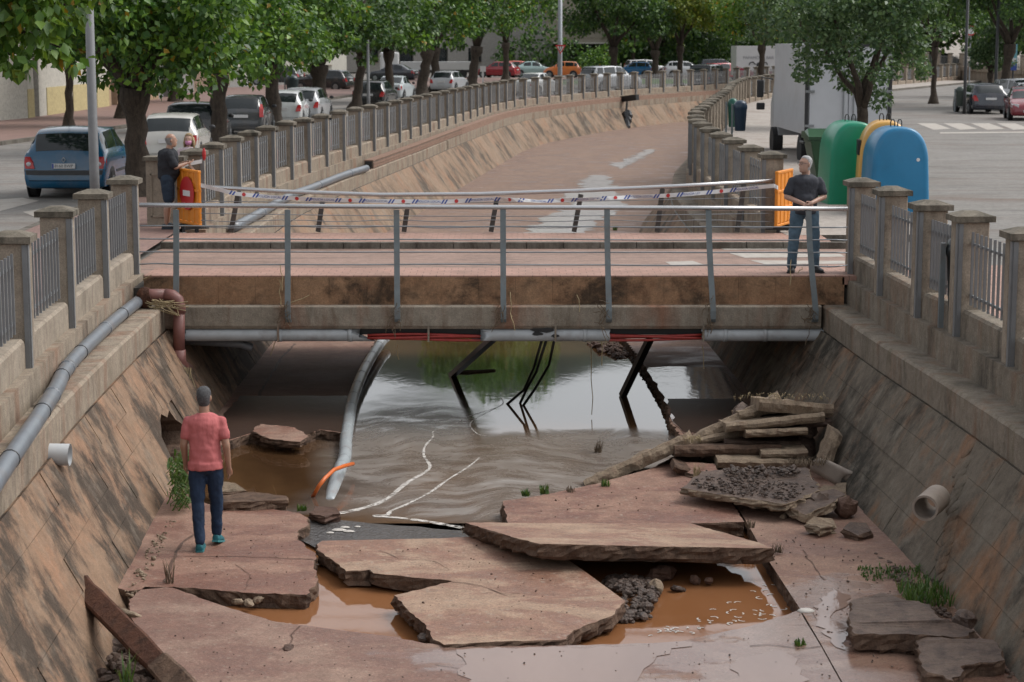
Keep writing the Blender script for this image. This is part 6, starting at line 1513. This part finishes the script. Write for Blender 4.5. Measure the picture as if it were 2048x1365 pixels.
# ================================================================= street furniture
def pole(name,x,D,zt,r,label,mat='steel',cat='lamp post',zb=None,head=None):
    b=at(x,D,zb if zb is not None else ZS); root=empty(name,tuple(b),label,cat)
    MB().tube([(b.x,b.y,b.z),(b.x,b.y,b.z+.9),(b.x,b.y,zt)],[r*1.15,r*1.1,r*.85],12).build('pole',M[mat],root,smooth=True)
    if head: MB().ball((b.x,b.y,zt+.1),(.3,.3,.12),10,6).build('lamp_head',M['steel'],root)
    return root,b
r_,b=pole('lamp_post',199,38.0,9.5,.085,'tall grey steel lamp post in front of the blue hatchback','grey_bar',head=True)
MB().tube([(b.x,b.y,6.15),(b.x,b.y,6.2)],.088,12).build('pole_band',M['black'],r_)
pole('sign_pole',742,88,5.4,.07,'thin grey pole in front of the black hatchback','grey_bar',cat='pole')
r_,b=pole('lamp_post',1118,129,12,.14,'pale far lamp post rising behind the yield sign','steel',head=True)
ys=empty('yield_sign',tuple(at(1119,118,ZS)),'red and white triangular yield sign by the far fence','sign'); b=at(1119,118,ZS)
s18=118/4000; MB().tube([b,(b.x,b.y,CZ+(80-84)*s18)],.05,8).build('pole',M['steel'],ys)
zc=CZ-(98-80)*s18; w_=10.5*s18*1.0
tri=lambda k,y:[(b.x-w_*k,y,zc+w_*.75*k),(b.x+w_*k,y,zc+w_*.75*k),(b.x,y,zc-w_*1.0*k)]
mb=MB(); mb.add(tri(1,b.y-.08)+tri(1,b.y-.05),[(0,1,2),(5,4,3),(0,3,4,1),(1,4,5,2),(2,5,3,0)]); mb.build('red_triangle',M['sign_red'],ys)
MB().add(tri(.62,b.y-.085),[(0,1,2)]).build('white_triangle',M['white'],ys)
mb=MB(); 
for k in range(2): mb.tube([(b.x+w_*.28*(-1)**k*.8,b.y-.09,zc+.17),(b.x+w_*.28*(-1)**k*.8,b.y-.09,zc+.0)],.025,5)
mb.tube([(b.x-.02,b.y-.09,zc-.02),(b.x-.02,b.y-.09,zc-.12)],.03,5); mb.build('arrow_symbols',M['black'],ys)
ws=empty('white_board_sign',tuple(at(967,158,ZR)),'small white board on a post beside the red car','sign'); b=at(967,158,ZR); MB().box((b.x,b.y,3.15),(.45,.05,.45)).build('board',M['white'],ws); MB().box((b.x,b.y,2.4),(.14,.05,1.1)).build('post',M['white'],ws)
r_,b=pole('lamp_post',1913,93,10,.07,'slim dark lamp post on the right pavement beyond the crossing','trim')
r_,b=pole('lamp_post',1973,104,11,.08,'dark lamp post between the two small trees at right','trim')
bsn=empty('blue_sign',tuple(at(2006,112,ZS)),'upright blue and white sign board behind the parked cars at right','sign'); b=at(2006,112,ZS)
MB().box((b.x,b.y,4.45),(.38,.08,1.45)).build('board',simple('board_cyan',(.16,.42,.5),.4,.1,3),bsn); MB().box((b.x,b.y-.045,3.9),(.36,.01,.35)).build('blue_field',M['sign_blue'],bsn); MB().box((b.x,b.y-.045,4.3),(.3,.01,.2)).build('white_field',M['white'],bsn); MB().tube([(b.x,b.y,2.0),(b.x,b.y,3.75)],.05,8).build('pole',M['trim'],bsn)
rs=empty('round_sign',tuple(at(1921,120,ZS)),'round red-edged road sign seen beside the slim dark lamp post','sign'); b=at(1921,120,ZS); zc=CZ+(80-62)*.03
MB().disc((b.x,b.y,zc),.3,'y',18,.04).build('red_disc',M['sign_red'],rs); MB().disc((b.x,b.y-.03,zc),.22,'y',18,.02).build('white_disc',M['white'],rs); MB().tube([(b.x,b.y+.03,2),(b.x,b.y+.03,zc)],.04,8).build('pole',M['steel'],rs)
# ================================================================= buildings
PW=lambda n,c,r=.85:stone(n,c,tuple(x*1.1 for x in c),tuple(x*.6 for x in c),(.6,.85),bump=.15,sc=.6)
MW=PW('cream_render',(.74,.71,.63)); MY=PW('yellow_dado',(.74,.62,.33)); MG=PW('grey_garage',(.6,.63,.68)); MO=PW('peach_render',(.58,.40,.26)); MT=PW('tan_wall',(.36,.25,.18)); MGR=PW('dark_grey_door',(.2,.2,.21)); MBG=PW('beige_far_wall',(.46,.42,.34))
def house(label,x0,D0,x1,D1,h,mat,openings,dado=None,dep=9):
    a=at(x0,D0,ZS); b=at(x1,D1,ZS); d=(b-a); L=d.length; d.normalize(); n=Vector((-d.y,d.x,0)); 
    if n.x>0: n=-n   # away from the street (left/back)
    root=empty('terraced_house',tuple(a),label,'house'); ang=math.atan2(d.y,d.x)
    # facade built round its openings
    def blk(u0,u1,z0,z1,w=.35,off=0,m=mat,name='wall'):
        c=a+d*((u0+u1)/2)+n*(w/2+off)+Vector((0,0,(z0+z1)/2)); return MB().box(tuple(c),(u1-u0,w,z1-z0),rz=ang).build(name,m,root)
    us=sorted(openings,key=lambda o:o[0]); u=0
    for (u0,u1,z0,z1,om,nm) in us:
        if u0>u: 
            blk(u,u0,0,h)
            if dado: blk(u+.02,u0-.02,0,dado[0],.03,-.03,dado[1],'dado')
        blk(u0,u1,z1,h); 
        if z0>.05: blk(u0,u1,0,z0)
        blk(u0,u1,z0,z1,.06,.3,om,nm)
        if nm=='window':
            blk(u0,u1,z0-.06,z0,.45,-.06,M['coping'],'sill')
        u=u1
    if u<L:
        blk(u,L,0,h)
        if dado: blk(u+.02,L-.02,0,dado[0],.03,-.03,dado[1],'dado')
    c=a+d*(L/2)+n*(dep/2+.36)+Vector((0,0,h/2)); MB().box(tuple(c),(L,dep,h-.2),rz=ang).build('rear_body',mat,root)
    c=a+d*(L/2)+n*(dep/2)+Vector((0,0,h+.1)); MB().box(tuple(c),(L+.1,dep+.7,.2),rz=ang).build('roof_slab',M['coping'],root)
    return root
gls_=M['glass']
house('cream house with garage doors left of all the others behind the road',-330,72,72,88,7.2,MW,[(1.5,4,.0,2.6,MG,'door'),(7,8.4,0,2.3,MGR,'door')]+[(x,x+1.3,3.9,5.4,gls_,'window') for x in (2,6,10)],None)
house('cream house with pale garage door and yellow lower wall',72,88,232,104,7.4,MW,[(1.1,3.9,.0,2.6,MG,'door')]+[(x,x+1.3,3.9,5.4,gls_,'window') for x in (2,7,12)],(1.25,MY))
house('peach house with dark grey garage doors beyond the lamp post',232,104,330,117,7.4,MO,[(.6,2.8,.0,2.9,MGR,'door'),(5.2,9.2,0,3.0,MGR,'door')]+[(x,x+1.3,4.2,5.6,gls_,'window') for x in (2,8)],None)
house('grey house front behind the first big tree',330,117,400,132,7,PW('grey_house',(.36,.35,.33)),[(1.5,4,0,2.4,MGR,'door'),(7,9,1,2.4,gls_,'window')])
house('low tan boundary wall behind the left parked cars',400,132,470,150,2.9,MT,[],dep=1)
house('pale far house behind the left trees',455,185,700,205,8,MW,[(2+4*i,3.4+4*i,.9,2.4,gls_,'window') for i in range(5)]+[(2+4*i,3.4+4*i,4,5.5,gls_,'window') for i in range(5)])
house('long grey far building behind the flatbed lorry',700,212,1090,222,8,PW('grey_far',(.33,.32,.3)),[(2+4*i,3.6+4*i,1,2.5,gls_,'window') for i in range(5)])
bb=empty('canopy_building',tuple(at(1150,222,ZR)),'beige flat building with a deep dark canopy behind the yield sign','building')
b=at(1155,222,ZR); MB().box((b.x,b.y+6,7.4),(8.2,12,4.6)).build('upper_storey',MBG,bb); MB().box((b.x-4.0,b.y+3,3.5),(2.4,6,3.4)).build('side_wall',PW('grey_side_wall',(.25,.25,.24)),bb); MB().box((b.x,b.y+9,3.5),(8,.3,3.4)).build('back_wall',MGR,bb)
for k in range(4): MB().box((b.x,b.y-.02,5.6+.9*k),(8.2,.05,.04)).build('cladding_joint',M['coping'],bb)
MB().box((b.x+4.0,b.y+.2,3.4),(.25,.25,3.2)).build('pillar',MW,bb); MB().box((b.x,b.y,5.05),(8.4,.3,.15)).build('canopy_edge',MW,bb)
# roadside slope and raised far fence at the right
struct('hill_road',MB().add([(46,190,2.0),(58,190,2.0),(72,330,12),(50,330,12)],[(0,1,2,3)]),M['concrete_walk'])
struct('hill_road_bank',MB().add([(58,190,1.9),(110,190,1.9),(150,330,14),(72,330,11.9)],[(0,1,2,3)]),M['hill'])
FP=[Vector((at(x,D,0).x,D,0)) for x,D in ((1790,196),(1813,192),(1836,188),(1859,184),(1882,180),(1905,176),(1928,172),(1951,168),(1975,164),(2000,160),(2025,156),(2050,152))]
fence([Vector((p.x,p.y,0)) for p in FP],-1,'parapet_fence','raised far fence crossing behind the right lamp posts',4.2,0,8,WR,M['coping'])
rb=MB(); rb.loft([[(p.x,p.y+o,z) for o,z in ((-.3,1.9),(-.3,2.85),(.5,2.85),(.5,1.9))] for p in FP]); tag(rb.build('retaining_wall',M['coping']),'low retaining wall under the raised far fence','wall')
# hill backdrop terrain, raised unseen to keep bright sky out of the water reflection
hb2=MB(); n=40; vs=[]
for j,(Dh,zh) in enumerate(((300,0),(330,12),(380,36),(460,68))):
    for i in range(n+1):
        x=-420+840*i/n; vs.append((x,Dh+12*math.sin(i*.7+j),ZR-.5+zh*(1+.07*math.sin(i*.9+j)+.03*math.sin(i*2.3))))
hb2.add(vs,[(j*(n+1)+i,j*(n+1)+i+1,(j+1)*(n+1)+i+1,(j+1)*(n+1)+i) for j in range(3) for i in range(n)]); struct('sky_block_hills',hb2,M['hill'])
# ================================================================= trees
def leaf_cloud(name,cl,n,size,mat,parent,seed,droop=.5,shell=.55):
    """cl: list of (cx,cy,cz,rx,ry,rz) leaf clumps in world space"""
    rs=np.random.RandomState(seed); C=np.array(cl,float); w=(C[:,3]*C[:,4]*C[:,5])**.67; idx=rs.choice(len(C),n,p=w/w.sum())
    d=rs.normal(size=(n,3)); d/=np.linalg.norm(d,axis=1)[:,None]; r=shell+(1.08-shell)*rs.rand(n)**.7
    pos=C[idx,:3]+d*r[:,None]*C[idx,3:6]
    s=size*(.65+.7*rs.rand(n))
    ax=rs.normal(size=(n,3))*.6+d*.5; ax[:,2]-=droop; ax/=np.linalg.norm(ax,axis=1)[:,None]     # leaf length direction
    nr=d*.6+rs.normal(size=(n,3))*.5; nr[:,2]+=.45; sd=np.cross(ax,nr); sd/=np.linalg.norm(sd,axis=1)[:,None]+1e-9; nn=np.cross(sd,ax)
    L=s[:,None]; v0=pos; v2=pos+ax*L; md=pos+ax*L*.42; v1=md+sd*L*.36+nn*L*.10; v3=md-sd*L*.36+nn*L*.10
    V_=np.stack([v0,v1,v2,v3],1).reshape(-1,3)-np.array(parent_world(parent))
    me=bpy.data.meshes.new(name); me.vertices.add(4*n); me.vertices.foreach_set('co',V_.astype(np.float32).ravel())
    F=np.arange(4*n).reshape(n,4); T_=np.stack([F[:,[0,1,2]],F[:,[0,2,3]]],1).reshape(-1)
    me.loops.add(6*n); me.loops.foreach_set('vertex_index',T_.astype(np.int32)); me.polygons.add(2*n); me.polygons.foreach_set('loop_start',np.arange(0,6*n,3,dtype=np.int32)); 
    try: me.polygons.foreach_set('loop_total',np.full(2*n,3,dtype=np.int32))
    except Exception: pass
    me.materials.append(mat); me.update(calc_edges=True); me.validate()
    o=bpy.data.objects.new(name,me); col.objects.link(o); o.parent=parent; return o
def tree(label,x,D,r_tr,zfork,cz,rx,rz,n,leaf,mat,seed,zb=ZS,nl=5,lean=0,ry=None,group=None,loose=False,knob=True,k=16,droop=.5,px=True):
    b=at(x,D,zb) if px else Vector((x,D,zb)); root=empty('street_tree',tuple(b),label,'tree',group); rnd=random.Random(seed); ry=ry or rx
    f=Vector((b.x+lean,b.y,zfork)); pts=[]; rad=[]
    for i in range(9):
        t=i/8; p=b.lerp(f,t)+Vector((rnd.uniform(-.06,.06),rnd.uniform(-.05,.05),0))*(1 if 0<i<8 else 0)*(r_tr/.3); pts.append(p)
        rr=r_tr*(1.7-.7*min(1,t*7)) if t<.15 else r_tr*(1.0-.22*t)
        if knob and t>.85: rr=r_tr*1.25
        rad.append(rr*rnd.uniform(.95,1.06))
    pts.insert(0,b-Vector((0,0,.15))); rad.insert(0,r_tr*2.1)
    mb=MB().tube(pts,rad,14)
    cl=[]; c=Vector((f.x+lean*.3,f.y,cz))
    limbs=[]
    for i in range(nl):
        a=2*math.pi*(i+rnd.uniform(-.25,.25))/nl; e=c+Vector((math.cos(a)*rx*.62,math.sin(a)*ry*.62,rnd.uniform(-.25,.5)*rz)); m=f.lerp(e,.45)+Vector((0,0,-.05*rz+rnd.uniform(-.1,.15)))
        limbs.append([f+Vector((0,0,-.12)),f.lerp(m,.4)+Vector((rnd.uniform(-.08,.08),rnd.uniform(-.08,.08),.06)),m,e.lerp(m,.45)+Vector((rnd.uniform(-.15,.15),rnd.uniform(-.15,.15),.1)),e])
    for l in limbs: mb.tube(l,[r_tr*.62,r_tr*.48,r_tr*.34,r_tr*.22,r_tr*.07],8)
    mb.build('trunk',M['bark'],root,smooth=True)
    for i in range(k):
        a=rnd.uniform(0,2*math.pi); u=rnd.uniform(-.85,1.0); h=math.sqrt(max(0,1-u*u))**.8; q=rnd.uniform(.55,.85)
        s_=rnd.uniform(.26,.42)
        if loose: s_=rnd.uniform(.13,.30); q=rnd.uniform(.35,1.08)
        cl.append((c.x+math.cos(a)*h*rx*q,c.y+math.sin(a)*h*ry*q,c.z+u*rz*.72,rx*s_,ry*s_,rz*s_*.85))
    if not loose: cl.append((c.x,c.y,c.z,rx*.55,ry*.55,rz*.5))
    for i in range(k//2):      # ragged outer sprays
        a=rnd.uniform(0,6.28); u=rnd.uniform(-1,.8); h=math.sqrt(max(0,1-u*u)); s_=rnd.uniform(.07,.15); cl.append((c.x+math.cos(a)*h*rx*1.08,c.y+math.sin(a)*h*ry*1.08,c.z+u*rz*.95,rx*s_*1.3,ry*s_*1.3,rz*s_))
    leaf_cloud('crown',cl,n,leaf,M[mat],root,seed,droop); return root
# left row, nearest first
g1='mulberry trees in a row along the left fence'
Z0=ZS
tree('nearest big mulberry tree with thick flared trunk beside the cream hatchback',285,44.0,.27,4.35,6.3,3.1,2.2,17000,.17,'leaf',101,lean=.0,group=g1,k=24)
tree('second mulberry tree in the left row with a broad knobbly fork',447,64,.28,4.3,6.5,3.6,2.5,15000,.19,'leaf',102,group=g1,k=22)
tree('third mulberry tree in the left row with a straight narrow trunk',556,78,.30,4.5,6.6,3.4,2.5,11000,.21,'leaf',103,group=g1,k=20)
tree('fourth mulberry tree in the left row with a forked trunk left of the black hatchback',645,90,.36,4.3,6.6,3.8,2.6,11000,.22,'leaf_dark',104,group=g1,k=20)
tree('leaning mulberry tree with a yellow mossy trunk by the grey pole',716,101,.24,4.6,6.8,3.4,2.5,9000,.23,'leaf',105,group=g1,lean=.4)
tree('mulberry tree between the black hatchback and the pale blue car',783,114,.26,4.8,7.0,3.5,2.6,8000,.24,'leaf_dark',106,group=g1)
tree('leaning mulberry tree right of the pale blue car',845,127,.34,4.8,8.6,4.0,4.2,10000,.25,'leaf',107,group=g1,lean=.5)
tree('slim mulberry tree just left of the small silver hatchback',873,137,.32,4.9,7.4,3.6,2.8,7000,.26,'leaf_dark',108,group=g1)
tree('mulberry tree in front of the dark red hatchback',945,150,.36,4.9,13.5,5.2,9.2,19000,.27,'leaf',109,group=g1,lean=.4)
tree('slim tree between the dark red hatchback and the teal saloon',1012,172,.27,5.2,15.5,5.8,10.6,19000,.28,'leaf',110,group='trees beyond the fence bend')
tree('dark round tree in front of the silver off-roader',1223,149,.28,4.9,8.0,4.3,3.4,13000,.25,'leaf_dark',111,group='trees beyond the fence bend',k=22)
tree('forked dark tree behind the lawn',1305,188,.34,4.4,8.6,4.5,3.9,9000,.28,'leaf_dark',112,zb=ZR,group='trees beyond the fence bend')
tree('yellowing tree in front of the pale silver five-door hatchback',1353,150,.23,5.0,7.6,2.7,2.7,6500,.23,'leaf_yellow',113,group='trees beyond the fence bend')
tree('yellow green tree in front of the food trailer',1513,146,.24,5.1,7.9,3.6,3.0,7500,.24,'leaf_bright',114,group='trees beyond the fence bend')
# second row across the left road
tree('slender tree on the far left pavement behind the lamp post',152,80,.17,4.6,6.7,2.8,2.2,7000,.22,'leaf_dark',115,group='trees on the far left pavement',lean=.1)
tree('mossy trunked tree behind the nearest big mulberry',262,88,.3,4.5,6.8,3.0,2.2,7000,.22,'leaf_dark',116,group='trees on the far left pavement')
tree('dark tree on the far pavement above the tan wall',362,112,.28,4.8,7.3,3.5,2.5,6000,.25,'leaf_dark',117,group='trees on the far left pavement')
# right
tree('large round grey green tree standing behind the recycling bins, in front of the lorry',1712,51,.17,3.75,5.75,1.85,1.95,12500,.12,'leaf_grey',118,zb=ZR,group='trees on the right side',k=40,knob=False,droop=.2,loose=True)
tree('grey green tree left of the lorry roof',1618,78,.2,4.4,6.8,2.6,2.0,12000,.15,'leaf_grey',119,zb=ZR,group='trees on the right side',k=24,droop=.2)
tree('slim tree at the right behind the large round tree',1852,112,.16,5.0,8.0,3.4,2.8,7000,.2,'leaf_dark',120,group='trees on the right side')
tree('small light green tree with a thin trunk in the right planter',1962,107,.14,3.7,5.0,1.5,1.2,4500,.15,'leaf_grey',121,zb=ZR,group='trees on the right side')
tree('dark spreading tree leaning over the right parked cars',1983,105,.26,5.2,8.2,3.6,2.9,12000,.2,'leaf_dark',122,zb=ZR,group='trees on the right side',lean=.4)
tree('dark tree at the right picture edge beyond the blue sign',2075,125,.3,5,8.2,4.2,3.6,9000,.22,'leaf_dark',123,group='trees on the right side')
# background belt; middle crowns raised out of view to darken the water reflection
bgx=[(-40,150),(60,165),(180,175),(300,180),(420,190),(540,200),(640,215),(740,225),(830,230),(920,228),(1000,235),(1090,250),(1190,245),(1260,225),(1320,235),(1400,240),(1460,232),(1540,225),(1620,215),(1700,200),(1775,205),(1990,200),(2080,190),(1905,345)]
where=['far left','second from the left','third from the left','behind the grey house','above the tan wall','behind the pale far house','right of the pale far house','behind the flatbed lorry, left part','behind the flatbed lorry, right part','behind the white board','above the dark red hatchback','above the beige building','right of the beige building','behind the forked dark tree','behind the yellowing tree','right of the yellowing tree','above the red estate car','above the food trailer','above the lorry, left','above the lorry, right','behind the large round tree','behind the right parked cars','at the right edge','at the top of the hill road']
for i,(x,D) in enumerate(bgx):
    tree('tall background tree '+where[i],x,D,.3,6.0,(13 if 5<i<20 else 9.5),6.0,(10.5 if 5<i<20 else 6.5),5200,.55,('leaf_dark','leaf','leaf_dark','leaf_grey')[i%4],200+i,zb=ZR if i!=23 else 12,nl=4,group='tall background trees',k=16)
for i,(x,D) in enumerate(((1010,236),(1085,215),(1170,250),(1290,236),(1350,238),(1400,230),(1470,238),(1545,228),(1610,216),(1690,205),(1250,240),(1600,200))):
    b=at(x,D,ZR); o=empty('bush',tuple(b),'dark roadside bush '+['above the dark red hatchback','left of the beige building','below the beige building upper floor','behind the white car with the red tail lamp','behind the pale silver hatchback','behind the dark grey van','behind the red estate car','behind the food trailer','right of the food trailer','behind the box lorry','behind the blue small hatchback','left of the box lorry roof'][i],'bush','roadside bushes')
    leaf_cloud('foliage',[(b.x-2.5,b.y,3.6,2.8,2,2.2),(b.x,b.y,4.4,3,2,2.9),(b.x+2.6,b.y,3.4,2.8,2,2.1)],1700,.42,M['leaf_dark' if i%2 else 'leaf'],o,300+i,.3)
# overhanging near branch, top left
nb_=empty('street_tree',tuple(at(-230,23.5,ZS)),'near tree at the top left whose bright leafy branch hangs into the picture','tree'); b=at(-230,23.5,ZS)
mb=MB(); mb.tube([b,b+Vector((.1,0,1.5)),b+Vector((.1,0,3.2))],[.3,.24,.26],12)
for tx,ty in ((60,40),(120,95),(20,110),(-60,30),(130,10)): 
    e=P(tx,ty,22.6); mb.tube([b+Vector((.1,0,3.1)),b.lerp(e,.5)+Vector((0,0,1.9)),e.lerp(b+Vector((0,0,3)),.2)+Vector((0,0,.25)),e],[.12,.07,.035,.012],7)
mb.build('trunk',M['bark'],nb_,smooth=True)
cl=[]
for tx,ty,r in ((10,20,.34),(80,30,.3),(140,20,.22),(60,75,.26),(0,85,.3),(110,100,.2),(30,125,.2),(-40,110,.3),(150,120,.13),(-120,40,.6),(60,-40,.5),(-60,-60,.7),(190,-60,.5),(-260,-100,1.1),(-250,60,.8),(-100,-180,1.0),(100,-160,.8)): c_=P(tx,ty,22.5+.4*math.sin(tx)); cl.append((c_.x,c_.y,c_.z,r,r,r*.72))
leaf_cloud('crown',cl,5200,.145,M['leaf_bright'],nb_,77,1.1,.2)
cl=[((at(x,D,0)).x,D,z,1.6,1.6,.5) for x,D,z in ((1180,212,3.0),(1200,214,3.4))]
bsh=empty('bush',tuple(at(1190,212,ZR)),'green bush beside the canopy of the beige building','bush'); leaf_cloud('foliage',[(c_[0],c_[1],c_[2],1.6,1.4,1.3) for c_ in cl],1500,.3,M['leaf'],bsh,78)
# ================================================================= weeds
def tuft(name,label,base,n,h,spread,mat,seed,cat='weeds',w=.012,fall=(0,0,0),kind=None):
    rs=random.Random(seed); mb=MB(); F=Vector(fall)
    for i in range(n):
        b=Vector(base)+Vector((rs.uniform(-1,1)*spread[0],rs.uniform(-1,1)*spread[1],rs.uniform(-1,1)*(spread[2] if len(spread)>2 else 0))); hh=h*rs.uniform(.4,1); a=rs.uniform(0,6.3); d=Vector((math.cos(a),math.sin(a),0)); s_=Vector((-d.y,d.x,0))*w
        m=b+d*hh*.2+Vector((0,0,hh*.6))+F*.5; t=b+d*hh*rs.uniform(.2,.7)+Vector((0,0,hh))+F*1.5
        mb.add([b-s_,b+s_,m+s_*.8,m-s_*.8,t],[(0,1,2,3),(3,2,4)])
    o=mb.build(name,M[mat],fix=False); return tag(o,label,cat,kind=kind)
gl_=G(350,1025,0)
for k,(x,y,z,hh) in enumerate(((345,945,.42,.25),(352,975,.30,.3),(357,1000,.15,.3),(360,1020,.03,.3))):
    pass
o=tuft('wall_weeds','bright green weeds growing down the foot of the left wall by the walking man',(G(356,1028,.0).x-.02,G(356,1028,0).y+.35,.30),520,.26,(.10,.42,.28),'weed',5,fall=(.06,0,-.12),w=.010,kind='stuff')
o=tuft('grass_patch','green grass patch at the foot of the right wall by the pipe outlet',tuple(G(1790,1150,.0)),260,.13,(.35,.25),'weed',6,w=.008,fall=(.0,0,-.04),kind='stuff')
o=tuft('grass_patch','green grass strip behind the thick muddy slab at right',tuple(G(1850,1195,.02)),300,.16,(.22,.35),'weed',7,w=.008,kind='stuff')
for i,(x,y,z,h,lb,m_) in enumerate(((1052,992,.04,.10,'small leafy sprout at the back left corner of the middle floor slab','weed'),(1090,988,.04,.14,'thin upright sprout on the back edge of the middle floor slab','weed'),(1142,984,.04,.08,'dry brown tuft on the back edge of the middle floor slab','twig'),(1212,972,.04,.10,'grass tuft under the tip of the long slanting slab','weed'),(603,1022,0,.10,'green sprout at the right corner of the left floor slab','weed'),(478,1016,.0,.12,'dry stems behind the walking man, left tuft','twig'),(545,1016,.0,.10,'dry stems behind the walking man, right tuft','straw'),(1197,905,-.13,.22,'thin reeds standing in the bright water','twig'),(337,1166,0,.35,'tall dry stalks growing from the crack by the left wall','twig'),(255,1370,0,.3,'grassy stalks beside the leaning beam','weed'),(1555,1105,.02,.12,'roots hanging at the right tip of the raised slab','twig'),(935,1068,.0,.1,'roots hanging at the left tip of the raised slab','twig'),(1230,462,.0,.2,'green shrub by the rear railing on the far floor','weed'),(1500,1055,.05,.1,'debris caught at the corner of the middle slab','twig'),(1600,1290,.0,.06,'tiny weed in the crack of the right front floor','weed'),(1395,955,.2,.2,'dangling roots on the left of the rubble stack','straw'))):
    tuft('sprout',lb,tuple(G(x,y,z)),34 if h<.3 else 16,h,(.05,.05),m_,30+i,w=.006 if m_!='weed' else .01)
tuft('root_tangle','tangle of dry roots on the right end of the rubble stack',(3.6,23.9,.30),160,.22,(.22,.15),'twig',60,w=.005,kind='stuff',fall=(0,0,-.1))
tuft('root_tangle','straw and roots across the top of the rubble stack',tuple(P(1560,792,25.2)),150,.08,(.6,.2),'straw',61,w=.005,kind='stuff',fall=(0,0,-.06))
tuft('root_tangle','straw caught in the middle joint of the slanting slabs',tuple(P(1385,875,25.0)),110,.1,(.12,.12),'straw',62,w=.005,kind='stuff',fall=(0,0,-.08))

# base colours scaled down evenly so reflections look brighter under the raised exposure
for m in bpy.data.materials:
    if not m.use_nodes or m.name.startswith('car_paint'): continue
    b=m.node_tree.nodes.get('Principled BSDF')
    if b is None or not b.inputs['Base Color'].is_linked: continue
    l=b.inputs['Base Color'].links[0]; src=l.from_socket; x=m.node_tree.nodes.new('ShaderNodeMix'); x.data_type='RGBA'; x.blend_type='MULTIPLY'; x.inputs[0].default_value=1
    x.inputs[7].default_value=(.75,.75,.75,1); m.node_tree.links.new(src,x.inputs[6]); m.node_tree.links.new(x.outputs[2],b.inputs['Base Color'])
